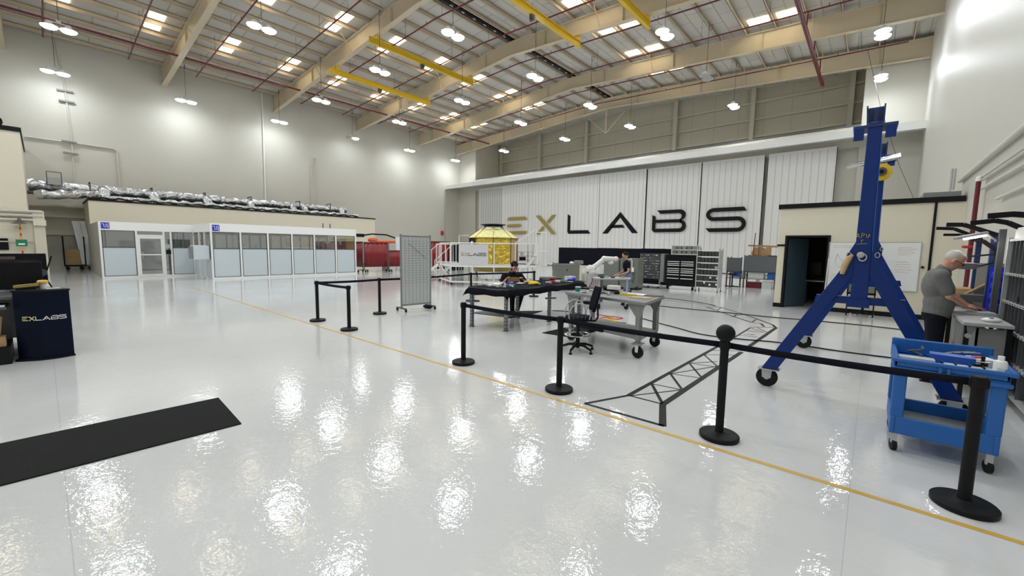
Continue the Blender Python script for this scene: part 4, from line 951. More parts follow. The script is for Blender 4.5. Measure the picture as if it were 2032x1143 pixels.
# yellow chalk marks
q = B(); u = .02
def mk(*segs):
    for (x0, z0, x1, z1) in segs: q.bar(Z(-.075+x0*u, 2.06+z0*u, .094), Z(-.075+x1*u, 2.06+z1*u, .094), .003, .009, n)
mk((0, 0, .8, 3), (.8, 3, 1.6, 0), (.3, 1.2, 1.3, 1.2), (2.4, 0, 2.4, 3), (2.4, 3, 3.6, 2.6), (3.6, 2.6, 3.4, 1.6), (3.4, 1.6, 2.4, 1.4), (4.4, 2.6, 4.6, .6), (4.6, .6, 5.4, .5), (5.4, .5, 5.6, 2.6), (5.6, 2.6, 6, 1))
mk((2, -1.2, 3.4, -1), (2.7, -1.1, 2.6, -3), (.6, -3.6, 5.2, -3.2))
q.obj('chalk_mark', 'yellow_item', t)
B().tube([Z(-.22, 2.93, .0), Z(.24, 3.0, .0)], .02, 10).obj('cross_pin', 'chrome', t); B().tube([Z(-.22, 2.97, -.1), Z(.24, 3.04, -.1)], .02, 10).obj('cross_pin', 'chrome', t)
tag(B().tube([Z(-.17, 1.62, .11), Z(-.155, 1.72, .11), Z(-.12, 1.82, .11), Z(-.09, 1.86, .1)], [.022, .034, .03, .016], 10).obj('glove', 'wood_light'), 'tan work glove hanging on the left shoulder of the nearer blue frame', 'glove')
t, Z, n = aframe(Vector((-.86, 9.31, 0)), Vector((.80, 9.4, 0)), 'blue steel A frame on casters, the farther one with a yellow hoist')
h = B().lathe([(.0, -.04), (.13, -.04), (.14, -.02), (.14, .02), (.13, .04), (.08, .045), (.08, .06), (.03, .065), (.03, .08), (0, .08)], Z(.02, 3.12, .15), n, 30).obj('hoist_wheel', 'crane_yellow', t)
B().lathe([(.0, .0), (.07, .0), (.07, .01), (0, .012)], Z(.02, 3.12, .215), n, 24).obj('hoist_cap', 'brown_mat', h)
B().lathe([(.0, .0), (.03, .0), (.03, .02), (0, .02)], Z(.02, 3.12, .228), n, 16).obj('hoist_bolt', 'black', h)
B().prism([Z(.07, 3.28, .12), Z(.2, 3.3, .12), Z(.2, 3.4, .12), Z(.07, 3.4, .12)], n*-.1).obj('winch_box', 'dark_blue', t)
B().tube([(-3.2, 28.5, 15.0), (-.2, 20, 9), (.35, 14.2, 3.3)], .012, 6)
tag(B().tube([onY(1722, 100, 33.5), onY(1748, 215, 33.5), onY(1785, 330, 33.5), onY(1815, 398, 33.5)], .012, 6).obj('hanging_wire', 'grey_dark'), 'thin grey wire hanging across the right end of the back wall', 'wire')

# ------------------------------------------------------------------ blue utility cart
X0, X1c, Y0, Y1 = .212, .90, 4.98, 5.72
t = thing('utility_cart', 'blue plastic two shelf utility cart loaded with tools', 'cart', ((X0+X1c)/2, (Y0+Y1)/2, 0))
b = B().box((X0, Y0, .76), (X1c, Y1, .79))
b.box((X0, Y0, .79), (X1c, Y0+.035, .865)).box((X0, Y1-.035, .79), (X1c, Y1, .94)).box((X0, Y0, .79), (X0+.035, Y1, .875)).box((X1c-.035, Y0, .79), (X1c, Y1, .875))
b.obj('top_tray', 'cart_blue', t, bev=.012)
B().box((X0-.012, Y0-.02, .835), (X1c+.03, Y0+.01, .868)).box((X0-.012, Y0-.02, .74), (X1c+.012, Y0, .775)).obj('rim', 'cart_blue', t, bev=.008)
B().box((X0+.28, Y0-.024, .775), (X0+.30, Y0-.004, .835)).box((X0+.33, Y0-.024, .775), (X0+.35, Y0-.004, .835)).obj('rib', 'cart_blue', t)
b = B().box((X0+.03, Y0+.03, .17), (X1c-.03, Y1-.03, .20)); b.box((X0+.015, Y0+.01, .17), (X1c-.015, Y0+.045, .33)).box((X0+.015, Y1-.045, .17), (X1c-.015, Y1-.01, .33)).box((X0+.015, Y0, .17), (X0+.05, Y1, .33)).box((X1c-.05, Y0, .17), (X1c-.015, Y1, .33))
b.obj('bottom_tray', 'cart_blue', t, bev=.01)
B().box((X0+.06, Y0+.06, .2), (X1c-.06, Y1-.06, .215)).obj('tray_liner', 'grey_mid', t)
for xv, yv in ((X0+.01, Y0+.01), (X1c-.10, Y0+.01), (X0+.01, Y1-.10), (X1c-.10, Y1-.10)):
    B().box((xv, yv, .32), (xv+.09, yv+.09, .78)).obj('corner_post', 'cart_blue', t, bev=.012)
    cx, cy = xv+.045, yv+.05
    f = B().box((cx-.022, cy-.03, .075), (cx+.022, cy+.03, .17)).obj('caster_fork', 'galv', t)
    B().lathe([(.03, -.018), (.052, -.016), (.052, .016), (.03, .018)], (cx, cy, .053), (.97, .25, 0), 22).obj('caster_wheel', 'rubber', f)
B().box((X1c, Y0+.06, .815), (X1c+.05, Y1-.1, .86)).obj('handle', 'cart_blue', t, bev=.012)
def onz(px, py, z): return G(px, py, z)
tz = .795
def item(name, lab, cat, b, m): return tag(b.obj(name, m), lab, cat)
item('clear_case', 'long clear plastic case at the left end of the blue cart', 'case', B().cbox((.36, 5.15, tz+.035), (.24, .12, .065)), 'clear_plastic')
item('cable_ring', 'dark brown coiled strap in the rear left corner of the blue cart', 'strap', B().tube([(.38+.05*math.cos(a), 5.5+.05*math.sin(a), tz+.02+.008*k) for k, a in enumerate([j*PI/5 for j in range(12)])], .009, 6), 'brown_mat')
item('tool_case', 'blue plastic tool case on the cart, in the middle', 'case', B().cbox((.60, 5.33, tz+.05), (.28, .13, .095), -.05), 'blue_item')
item('tool_pouch', 'white and red packet behind the blue tool case on the cart', 'packet', B().cbox((.79, 5.42, tz+.045), (.14, .16, .085), .3), 'paper')
item('red_label', 'red wrapper lying on the white packet on the cart', 'wrapper', B().cbox((.77, 5.41, tz+.095), (.07, .05, .01), .4), 'red_item')
t2 = thing('parts_organizer', 'black frame organizer with clear compartments at the cart front edge', 'organizer', (.68, 5.1, tz))
B().cbox((.68, 5.09, tz+.01), (.33, .09, .02)).obj('base', 'black', t2)
for k in range(5): B().cbox((.52+k*.08, 5.09, tz+.045), (.008, .09, .06)).obj('divider', 'black', t2)
for k in range(4): B().cbox((.56+k*.08, 5.09, tz+.04), (.068, .07, .04)).obj('compartment', 'clear_plastic', t2)
t2 = thing('wrench_set', 'bundle of chrome wrenches along the rear rim of the cart', 'wrenches', (.6, 5.65, tz))
for k in range(4): B().bar((.46+k*.03, 5.55+k*.03, tz+.03+.01*k), (.72+k*.03, 5.68-.02*k, tz+.1), .012, .008).obj('wrench', 'chrome', t2)
t2 = thing('clamp_tool', 'black clamp standing at the right end of the blue cart', 'clamp', (.80, 5.12, tz))
B().box((.76, 5.2, tz), (.78, 5.23, tz+.14)).bar((.72, 5.215, tz+.05), (.80, 5.215, tz+.07), .03, .02).obj('frame', 'black', t2); B().lathe([(.008, 0), (.008, .08)], (.73, 5.2, tz+.09), (1, 0, 0), 8).obj('screw', 'chrome', t2)
p = Vector((.845, 5.07, tz))
t2 = thing('white_bottle', 'white plastic bottle with cap at the right front corner of the cart', 'bottle', p)
B().lathe([(.0, 0), (.038, .0), (.040, .01), (.040, .125), (.034, .143), (.017, .152), (.017, .160)], p, n=20).obj('bottle', 'paper', t2); B().lathe([(.020, .158), (.020, .182), (.016, .184)], p, n=18).obj('cap', 'white', t2); B().box((p.x-.02, p.y-.0415, tz+.02), (p.x+.02, p.y-.037, tz+.095)).obj('bottle_label', 'whiteboard', t2)

# ------------------------------------------------------------------ grey pigeon-hole shelving at the right edge
SX, SY0, SY1 = 1.34, 5.2, 8.45
t = thing('bin_shelving', 'tall grey steel shelving with narrow compartments at the right edge', 'shelving', (SX+.17, (SY0+SY1)/2, 0))
lev = [.13, .5, .86, 1.2, 1.56, 2.0]
for z in lev:
    s_ = B().box((SX, SY0, z-.03), (XR-.02, SY1, z)).obj('shelf', 'grey_light', t)
for i, z in enumerate(lev[:-1]):
    z2 = lev[i+1]-.03; k = 0; y = SY1-.14
    dv = B()
    while y > SY0+.05 and k < 14: 
        dv = B().box((SX+.015, y-.006, z), (XR-.04, y+.006, z2)); dv.obj('divider', 'shelf_grey', t); y -= .17 if z > .2 else .5; k += 1
    B().box((XR-.04, SY0, z), (XR-.025, SY1, z2)).obj('back_panel', 'grey_dark', t)
B().box((SX-.01, SY1-.035, 0), (SX+.03, SY1, 2.02)).box((XR-.06, SY1-.035, 0), (XR-.02, SY1, 2.02)).box((SX, SY1-.01, .1), (XR-.03, SY1, 2.0)).obj('end_panel', 'grey_light', t)
B().box((SX-.01, SY0, 0), (SX+.03, SY0+.035, 2.02)).obj('upright', 'grey_light', t)
q = B()
for z in lev[1:-1]:
    y = SY1-.1
    while y > SY0: q.box((SX-.003, y-.03, z-.022), (SX, y-.0, z-.010)); y -= .12
q.obj('slot_mark', 'black', t)['kind'] = 'stuff'
tag(B().box((SX+.03, 7.6, 2.0), (SX+.3, 8.35, 2.14)).obj('white_carton', 'paper'), 'long white carton on top of the grey shelving', 'box')
tag(B().box((SX+.05, 8.0, 1.56), (SX+.22, 8.12, 1.66)).obj('black_tin', 'black'), 'small black tin in the top row of the grey shelving', 'tin')
tag(B().bar((SX+.06, 7.85, 1.57), (SX+.1, 7.78, 1.85), .05, .04).obj('wood_slat_piece', 'wood_light'), 'light wooden piece standing in the top row of the shelving', 'wood piece')
tag(B().ell((SX+.1, 7.75, 1.26), (.09, .14, .06)).obj('black_bag', 'black_cloth'), 'black bag lying in the second row of the grey shelving', 'bag')

# ------------------------------------------------------------------ work bench on the right, with light and racks
BXL, BYN, BYF = .9, 7.42, 10.6
t = thing('side_workbench', 'grey steel workbench where the grey haired man works', 'workbench', (1.25, 8.6, 0))
B().box((BXL, BYN, .925), (1.31, 8.5, .965)).box((BXL, 8.5, .925), (XR-.05, BYF, .965)).obj('worktop', 'grey_light', t, bev=.004)
B().box((BXL+.12, BYN+.06, .25), (1.28, BYN+.08, .9)).box((BXL+.12, BYN+.06, .25), (BXL+.14, BYF-.3, .9)).obj('apron_panel', 'grey_mid', t)
B().prism([(BXL+.03, BYN+.03, .92), (BXL+.12, BYN+.03, .92), (BXL+.06, BYN+.03, .76)], (0, .03, 0)).obj('gusset', 'grey_mid', t)
for xv, yv in ((BXL+.02, BYN+.04), (BXL+.02, 9.0), (BXL+.02, BYF-.06), (1.26, BYN+.04), (XR-.12, BYF-.06), (XR-.12, 8.6)): B().box((xv, yv, 0), (xv+.045, yv+.045, .925)).obj('leg', 'black', t)
B().lathe([(.03, 0), (.03, .03)], (BXL+.05, BYN+.02, .80), (0, -1, 0), 16).obj('socket', 'steel', t)
carton((1.0, 8.7, 0), (1.4, 9.3, .45), 'brown cardboard box under the side workbench', g='cardboard boxes around the side workbench')
carton((1.0, 9.5, 0), (1.45, 10.1, .62), 'taller brown cardboard box under the far end of the workbench', g='cardboard boxes around the side workbench')
carton((.98, 9.75, .968), (1.36, 10.3, 1.24), 'open brown cardboard box on the far end of the workbench', g='cardboard boxes around the side workbench', taped=False)
tag(B().bar((.98, 9.6, 1.02), (1.4, 9.45, 1.40), .3, .02).obj('cardboard_flap', 'wood_light'), 'tilted light board leaning on the box on the workbench', 'board')
t2 = thing('bench_vice', 'dark metal box section lying on the workbench behind the man\'s hands', 'metal part', (1.3, 9.1, .965))
B().box((1.02, 8.95, 1.1), (1.5, 9.15, 1.2)).obj('beam', 'grey_dark', t2); B().box((1.06, 8.98, .965), (1.12, 9.12, 1.1)).box((1.4, 8.98, .965), (1.46, 9.12, 1.1)).obj('foot', 'olive_grey', t2)
item('paper_roll', 'white papers spread on the side workbench', 'paper', B().cbox((1.15, 8.75, .972), (.3, .25, .012), .2), 'paper')
item('blue_cloth', 'blue rag on the side workbench beside the papers', 'rag', B().ell((1.2, 8.72, 1.0), (.08, .1, .03)), 'blue_item')
item('red_tray', 'red tray at the back of the side workbench', 'tray', B().cbox((1.25, 8.92, 1.0), (.2, .14, .05)), 'red_item')
item('bench_plate', 'grey metal plate under the man\'s hands on the workbench', 'metal plate', B().cbox((1.10, 8.55, .987), (.4, .42, .04), .0), 'galv')
t2 = thing('tape_dispenser', 'white tape dispenser with a teal centre on the workbench corner', 'tape dispenser', (1.18, 7.65, .965))
B().ell((1.16, 7.66, .99), (.09, .05, .03)).obj('body', 'white', t2); B().ell((1.15, 7.65, 1.015), (.025, .03, .008)).obj('centre', 'teal', t2)
# racks: blue and grey uprights with black arms
def rackframe(name, lab, x, y, z1, m, w=.06):
    t3 = thing(name, lab, 'rack', (x, y, .965))
    B().box((x-w/2, y-.04, .965), (x+w/2, y+.04, z1)).obj('upright', m, t3); return t3
ups = []
for (pxt, pyt, Y, m, lab) in ((1944, 470, 9.9, 'dark_blue', 'blue rack upright on the workbench, farthest from the shelving'), (1975, 462, 8.95, 'dark_blue', 'blue rack upright on the workbench, with a blue bin panel'), (1991, 455, 8.62, 'grey_dark', 'dark grey rack upright on the workbench next to the shelving')):
    p = onY(pxt, pyt, Y); ups.append((rackframe('rack_upright', lab, p.x, Y, p.z, m), p))
def arm(pts, Y, par, wdt=.05, hgt=.06):
    P = [onY(px, py, Y) for px, py in pts]
    b = B()
    for i in range(len(P)-1): b.bar(P[i], P[i+1], wdt, hgt)
    return b.obj('arm', 'black', par)
arm([(1858, 453), (1893, 454), (1930, 468), (1944, 476)], 9.8, ups[0][0], .04, .05); arm([(1872, 466), (1905, 466), (1944, 480)], 9.8, ups[0][0], .04, .04)
arm([(1878, 446), (1912, 446), (1945, 456), (1976, 466)], 8.9, ups[1][0]); arm([(1935, 474), (1950, 478), (1978, 497)], 8.9, ups[1][0], .04, .05)
arm([(1926, 443), (1975, 438), (2000, 442), (2032, 455)], 8.3, ups[2][0]); arm([(1960, 429), (2010, 425), (2040, 427)], 7.6, ups[2][0], .05, .065)
arm([(1912, 510), (1992, 503)], 8.7, ups[2][0], .03, .025)
p = onY(1978, 530, 8.9)
t3 = thing('blue_bin_rack', 'bright blue louvred bin panel standing on the workbench', 'bin panel', (p.x, 8.9, .965))
B().box((p.x-.06, 8.84, .97), (p.x+.24, 8.88, p.z)).obj('back_plate', 'bin_blue', t3)
for r in range(4):
    for c_ in range(2): B().box((p.x-.05+c_*.15, 8.76, 1.02+r*.15), (p.x+.08+c_*.15, 8.84, 1.10+r*.15)).obj('bin', 'bin_blue', t3, bev=.006)
p = onY(1940, 522, 9.6); tag(B().box((p.x, 9.6, .97), (p.x+.42, 9.62, p.z)).obj('back_board', 'grey_mid'), 'grey board standing at the back of the workbench', 'board')
# lit task lamp
t3 = thing('task_lamp', 'lit grey magnifier lamp hanging over the workbench, above the man', 'task lamp', onY(1925, 468, 8.5))
la, lb = onY(1893, 473, 8.5), onY(1955, 462, 8.5)
B().bar(la, lb+Vector((.02, 0, 0)), .22, .045).obj('lamp_shade', 'galv', t3, bev=.015)
mid = la.lerp(lb, .62); dz = Vector((0, 0, -.035)); B().bar(la.lerp(lb, .35)+dz, lb+dz, .19, .03).obj('lamp_tube', 'task_light', t3)
B().tube([lb, lb+Vector((.12, .1, -.1)), onY(1975, 480, 8.9)], .012, 6).obj('lamp_arm', 'galv', t3)
p = onY(1918, 528, 8.6)
t3 = thing('magnifier', 'grey magnifier ring on an arm in front of the man\'s face', 'magnifier', p)
B().lathe([(.0, -.012), (.12, -.012), (.135, 0), (.12, .012), (0, .012)], p, (0, .35, 1), 26).obj('ring', 'grey_mid', t3); B().tube([p+Vector((.12, .05, 0)), p+Vector((.25, .1, .05)), onY(1975, 500, 8.9)], .012, 6).obj('support_arm', 'black', t3)

# ------------------------------------------------------------------ pipes on the right wall
p = onX(1942, 360, 1.58)
t = thing('standpipe', 'dark red vertical standpipe on the right wall behind the workbench', 'pipe', (1.58, p.y, 0))
B().tube([(1.58, p.y, 0), (1.58, p.y, p.z)], .04, 12).obj('pipe', 'red_pipe', t); B().lathe([(.05, 0), (.05, .07), (.03, .11), (.0, .12)], (1.58, p.y, p.z), n=14).obj('cap', 'white_steel', t)
B().tube([(1.45, p.y-.12, 1.95), (1.6, p.y-.02, 1.95)], .03, 8).obj('valve', 'red_item', t)
for i, (a, b2, r) in enumerate((((2040, 247), (1904, 360), .05), ((2040, 290), (1948, 352), .025), ((2040, 296), (1950, 357), .025), ((2040, 325), (1948, 375), .03), ((2040, 367), (1979, 394), .03))):
    pa, pb = onX(*a, XR-.06), onX(*b2, XR-.06); zz = (pa.z+pb.z)/2
    tag(B().tube([(XR-.06, 2, pa.z), (XR-.06, pb.y, pb.z)], r, 8).obj('wall_conduit', 'wall_gloss'), 'painted conduit along the right wall, %s' % ('the thick topmost one', 'upper of the close pair', 'lower of the close pair', 'single one below the pair', 'the short lowest one')[i], 'conduit', 'conduits on the right wall')
struct('trim_11', B().box((XR-.03, 9.4, 3.6), (XR, 9.5, 15.5)).box((XR-.03, 9.9, 3.6), (XR, 9.94, 15.5)), 'wall_gloss')
p = onX(1893, 372, XR-.06)
for k, (a, b2) in enumerate((((1890, 335), (1890, 385)), ((1896, 335), (1894, 375)))):
    pa, pb = onX(*a, XR-.06), onX(*b2, XR-.06); tag(B().tube([pa, (pa.x, pa.y, pb.z)], .03, 6).obj('wall_conduit', 'grey_light'), 'short vertical conduit on the right wall above the office roof', 'conduit', 'short vertical conduits above the office')
tag(B().box((.9, RY+.1, RZ+.05), (1.6, 17.5, RZ+.28)).obj('cable_tray', 'grey_mid'), 'grey bundle of cable tray lying on the office roof', 'cable tray')
# ================================================================== MIDDLE OF THE HALL
def onD(px, py, d): return Vector((0, 0, CAMZ))+ray(px, py)*(d/FPX)
SR = Vector((rt.x, rt.y, 0)).normalized(); SF = Vector((fw.x, fw.y, 0)).normalized()   # across and along the view
ZV = Vector((0, 0, 1))
def rect_pts(o, u, v, a, b2, z=0): return [Vector((0, 0, z))+o+u*s+v*t_ for s, t_ in ((0, 0), (a, 0), (a, b2), (0, b2))]
# ---- black draped table
A = G(929, 567, .93); Bc = G(1006, 573, .93); Cc = G(1160, 557, .93)
v = (Bc-A); v.z = 0; LV = v.length; v.normalize(); u = (Cc-Bc); u.z = 0; LU = u.length; u.normalize(); A.z = 0
t = thing('draped_table', 'long steel leg work table under a black cloth, crowded with electronics', 'table', A+u*LU/2+v*LV/2)
def TP(s, w_, z): return A+u*s+v*w_+ZV*z
B().prism([TP(0, 0, .875), TP(LU, 0, .875), TP(LU, LV, .875), TP(0, LV, .875)], ZV*.035).obj('tabletop', 'grey_dark', t)
for s, w_ in ((.06, .06), (.06, LV-.06), (LU-.12, .06), (LU-.12, LV-.06), (LU*.52, LV-.06), (LU*.52, .06)):
    lg = B().bar(TP(s, w_, 0.01), TP(s, w_, .875), .07, .06, u).obj('leg', 'shelf_grey', t)
    hq = B()
    for k in range(10): c_ = TP(s, w_, .1+k*.075); hq.bar(c_+v*.036-ZV*.012, c_+v*.036+ZV*.012, .014, .002, v); hq.bar(c_-u*.031-ZV*.012, c_-u*.031+ZV*.012, .014, .002, u)
    hq.obj('leg_hole', 'whiteboard', lg)['kind'] = 'stuff'
    B().bar(TP(s, w_, .0)-v*.06, TP(s, w_, .0)+v*.06, .1, .02).obj('foot_plate', 'shelf_grey', lg)
B().prism([TP(.06, .06, .30), TP(LU*.24, .06, .30), TP(LU*.24, LV-.06, .30), TP(.06, LV-.06, .30)], ZV*.02).obj('lower_shelf', 'grey_dark', t)
for s_, w_ in ((.06, .06), (LU*.52, LV-.06), (LU*.75, .06)): B().tube([TP(s_-.1, w_-.05, .58), TP(s_+.12, w_+.1, .58)], .022, 8).obj('crank_bar', 'shelf_grey', t)
# cloth
N1, N2 = 46, 18; vs = []; fs = []; OH = .13
for i in range(N1+1):
    for j in range(N2+1):
        s = -OH+(LU+2*OH)*i/N1; w_ = -OH+(LV+2*OH)*j/N2
        ds = max(0, -s, s-LU); dw = max(0, -w_, w_-LV); dd_ = max(ds, dw)+.25*min(ds, dw)
        z = .922-(dd_*1.25 if dd_ > 0 else 0)+(.012*math.sin(s*9)+.01*math.cos(w_*13))*(1 if dd_ > 0 else 0)
        cs = min(max(s, -.02-.02*math.sin(w_*7)), LU+.02); cw = min(max(w_, -.02-.015*math.sin(s*6)), LV+.02+.02*math.sin(s*5))
        if ds > 0 and dw > 0: cs = s*.6+cs*.4; cw = w_*.6+cw*.4
        vs.append(TP(cs, cw, z))
for i in range(N1):
    for j in range(N2): k = i*(N2+1)+j; fs.append((k, k+N2+1, k+N2+2, k+1))
cl = B().add(vs, fs).obj('table_cloth', 'black_cloth'); so = cl.modifiers.new('thickness', 'SOLIDIFY'); so.thickness = .006; so.offset = 1
tag(cl, 'black cloth draped over the long work table where the man sits', 'table cloth')
TZ_ = .932
def ontab(px, py, z=TZ_): return G(px, py, z)
def clampuv(p, o, uu, vv, L, W_, mar):
    d_ = Vector((p.x-o.x, p.y-o.y, 0)); det = uu.x*vv.y-uu.y*vv.x
    a = (d_.x*vv.y-d_.y*vv.x)/det; b3 = (uu.x*d_.y-uu.y*d_.x)/det
    a = min(max(a, mar), L-mar); b3 = min(max(b3, mar), W_-mar); q_ = o+uu*a+vv*b3; return Vector((q_.x, q_.y, p.z))
def box_item(name, lab, cat, px, py, dims, m, rz=0, z=TZ_):
    p = clampuv(ontab(px, py, z), A, u, v, LU, LV, .5*max(dims[0], dims[1])); return tag(B().cbox((p.x, p.y, z+dims[2]/2), dims, rz).obj(name, m, bev=.003), lab, cat)
box_item('paper_bundle', 'pale paper bundle at the left end of the black draped table', 'papers', 944, 562, (.35, .3, .03), 'paper', .4)
box_item('white_tray', 'white plastic tray near the front left corner of the draped table', 'tray', 984, 567.5, (.2, .18, .05), 'white', .2)
box_item('circuit_board', 'grey circuit board behind the white tray on the draped table', 'circuit board', 968, 564, (.2, .12, .03), 'grey_mid', .6)
box_item('white_part', 'small white plastic part left of the white tray', 'plastic part', 972, 568, (.08, .08, .04), 'white', .6)
box_item('white_adapter', 'white adapter between the white tray and the blue box', 'adapter', 993, 563, (.12, .1, .04), 'paper', .3)
box_item('blue_box', 'teal blue box on the draped table in front of the man', 'box', 1013, 567, (.13, .12, .08), 'blue_item', .3)
box_item('green_module', 'dark green electronics module beside the teal blue box', 'module', 1018, 569, (.06, .1, .05), 'teal', .1)
box_item('silver_tools', 'silver pliers at the front edge of the draped table', 'pliers', 1004, 570, (.16, .04, .012), 'steel', .9)
box_item('white_sheet', 'white sheet between the blue box and the yellow pile', 'paper', 1033, 562, (.16, .2, .008), 'paper', .2)
t2 = thing('yellow_cable_coil', 'heap of yellow cable on the draped table right of the man', 'cable', ontab(1057, 563))
p = ontab(1057, 564)
for k in range(5):
    B().tube([(p.x+(.09+.02*k)*math.cos(a)+.05*math.sin(k), p.y+(.11-.012*k)*math.sin(a), TZ_+.014+.012*k) for a in [j*2*PI/16 for j in range(17)]], .014, 6).obj('cable_loop', 'yellow_item', t2)
t2 = thing('steel_cylinder', 'upright steel cylinder with a blue tint on the draped table', 'canister', ontab(1074, 562))
p = ontab(1073, 562.5); B().lathe([(.035, 0), (.038, .01), (.038, .17), (.03, .18)], p, n=18).obj('body', 'steel', t2); B().lathe([(.039, .03), (.039, .14)], p, n=18).obj('band', 'dark_blue', t2)
box_item('grey_case', 'grey instrument case behind the yellow cable on the draped table', 'case', 1058, 553, (.3, .4, .08), 'grey_mid', .0)
box_item('red_tool', 'red handled tool on the draped table right of the steel cylinder', 'tool', 1096, 561, (.16, .07, .05), 'red_item', .5)
box_item('white_glue_gun', 'white hand tool beside the red tool', 'hand tool', 1106, 560, (.14, .07, .05), 'white', .8)
box_item('white_clamp', 'white pointed clamp left of the red tool', 'clamp', 1088, 561, (.14, .04, .03), 'white', .1)
box_item('red_wire_reel', 'dark red reel behind the red tool on the draped table', 'reel', 1096, 556, (.2, .16, .05), 'red_pipe', .2)
p = ontab(1133, 557.5); tag(B().ell((p.x, p.y, TZ_+.035), (.11, .08, .035)).ell((p.x+.06, p.y+.05, TZ_+.06), (.05, .07, .04)).obj('blue_rag', 'bin_blue'), 'bright blue rag in front of the white instrument', 'rag')
box_item('flat_paper', 'white paper lying in front of the blue rag', 'paper', 1131, 559, (.2, .1, .01), 'paper', .3)
box_item('white_instrument', 'white bench instrument with dark slots at the far end of the draped table', 'instrument', 1141, 555, (.2, .26, .11), 'whiteboard', .0)
box_item('black_keyboard', 'black keyboard on the far part of the draped table', 'keyboard', 1115, 553.5, (.15, .4, .03), 'black', .0)
box_item('white_cup', 'white cup beside the man\'s forearm', 'cup', 1047, 556, (.06, .06, .07), 'white', .0)

random.seed(21)
for j in range(26):
    s_, w_ = (random.uniform(.08, .9), random.uniform(.08, LV-.1)) if j < 15 else (random.uniform(1.1, LU-.3), random.uniform(.45, LV-.05))
    p = TP(s_, w_, TZ_); b = B(); kd = j % 4; r_ = random.uniform(.02, .05)
    if kd == 0: b.cbox((p.x, p.y, TZ_+.012), (r_*2.4, r_*1.4, .022), random.uniform(0, 3))
    elif kd == 1: b.lathe([(.0, 0), (r_*.7, 0), (r_*.7, r_), (r_*.4, r_*1.3), (0, r_*1.3)], p, n=12)
    elif kd == 2: b.tube([(p.x+r_*1.6*math.cos(a), p.y+r_*1.1*math.sin(a), TZ_+.008+.003*i) for i, a in enumerate([q_*PI/5 for q_ in range(14)])], .006, 5)
    else: b.bar(p+Vector((-r_*1.6, 0, .01)), p+Vector((r_*1.6, r_, .014)), .02, .014)
    tag(b.obj(('chip_board', 'small_canister', 'wire_loop', 'screwdriver')[kd], random.choice(('white', 'galv', 'paper', 'grey_dark', 'black', 'grey_light', 'steel'))),
        ('small flat board among the clutter on the black draped table', 'small canister among the clutter on the black draped table', 'small loop of wire among the clutter on the black draped table', 'small screwdriver among the clutter on the black draped table')[kd], ('board', 'canister', 'wire', 'screwdriver')[kd], ('small boards', 'small canisters', 'wire loops', 'screwdrivers')[kd]+' on the draped table')
# ---- grey metal work table on casters
NL, NR, FR_ = G(1122, 579, .95), G(1281, 601, .95), G(1319, 588, .95)
u2 = NR-NL; u2.z = 0; L2 = u2.length; u2.normalize(); v2 = FR_-NR; v2.z = 0; W2 = v2.length; v2.normalize(); O2 = Vector((NL.x, NL.y, 0))
def T2(s, w_, z): return O2+u2*s+v2*w_+ZV*z
t = thing('caster_table', 'heavy grey steel work table on large black casters', 'table', T2(L2/2, W2/2, 0))
B().prism([T2(0, 0, .90), T2(L2, 0, .90), T2(L2, W2, .90), T2(0, W2, .90)], ZV*.05).obj('tabletop', 'grey_mid', t, bev=.004)
B().prism([T2(.15, .1, .30), T2(L2-.1, .1, .30), T2(L2-.1, W2-.1, .30), T2(.15, W2-.1, .30)], ZV*.03).obj('lower_shelf', 'grey_mid', t)
B().bar(T2(.3, .06, .33), T2(L2-.9, .06, .33), .04, .06).obj('shelf_lip', 'black', t)
for s, w_, sg in ((.14, .08, 1), (L2-.14, .08, -1), (.14, W2-.08, 1), (L2-.14, W2-.08, -1)):
    lg = B().bar(T2(s, w_, .30), T2(s, w_, .9), .08, .08, u2).obj('leg', 'grey_mid', t)
    B().prism([T2(s, w_-.04, .9), T2(s+sg*.24, w_-.04, .9), T2(s+sg*.03, w_-.04, .66)], v2*.006).prism([T2(s, w_-.04, .9), T2(s-sg*.12, w_-.04, .9), T2(s-sg*.03, w_-.04, .66)], v2*.006).obj('gusset', 'grey_mid', lg)
    B().bar(T2(s, w_-.1, .245), T2(s, w_+.1, .245), .16, .012).bar(T2(s, w_, .25), T2(s, w_, .31), .06, .06, u2).obj('caster_plate', 'grey_mid', lg)
    cc = T2(s, w_, .1); ax = (u2*.25+v2*.97).normalized()
    B().prism([cc+ax*.035+u2*-.025, cc+ax*.035+u2*.025, cc+ax*.035+u2*.04+ZV*.145, cc+ax*.035-u2*.04+ZV*.145], ax*.006).prism([cc-ax*.041+u2*-.025, cc-ax*.041+u2*.025, cc-ax*.041+u2*.04+ZV*.145, cc-ax*.041-u2*.04+ZV*.145], ax*.006).obj('caster_fork', 'white_steel', lg)
    B().lathe([(.05, -.026), (.092, -.026), (.1, -.018), (.1, .018), (.092, .026), (.05, .026)], cc, ax, 26).obj('caster_wheel', 'rubber', lg)
def box2(name, lab, cat, px, py, dims, m, rz=.1, z=.951):
    p = clampuv(G(px, py, z), O2, u2, v2, L2, W2, .5*max(dims[0], dims[1])); return tag(B().cbox((p.x, p.y, z+dims[2]/2), dims, rz).obj(name, m, bev=.002), lab, cat)
t2 = thing('tape_roll', 'green roll with a light rim on the left end of the grey work table', 'tape roll', G(1147, 578, .951)); p = G(1147, 578, .951)
B().lathe([(.05, 0), (.055, .0), (.055, .075), (.05, .08)], p, n=20).obj('roll', 'teal', t2); B().lathe([(.057, .075), (.06, .08), (.06, .09), (.05, .095)], p, n=20).obj('rim', 'clear_plastic', t2)
box2('laptop_stand', 'black tray heaped with dark parts on the grey work table', 'tray', 1167, 573, (.35, .28, .03), 'black', .2)
box2('electronics_plate', 'grey electronics plate in the middle of the grey work table', 'electronics plate', 1200, 581, (.4, .3, .015), 'grey_light', .3)
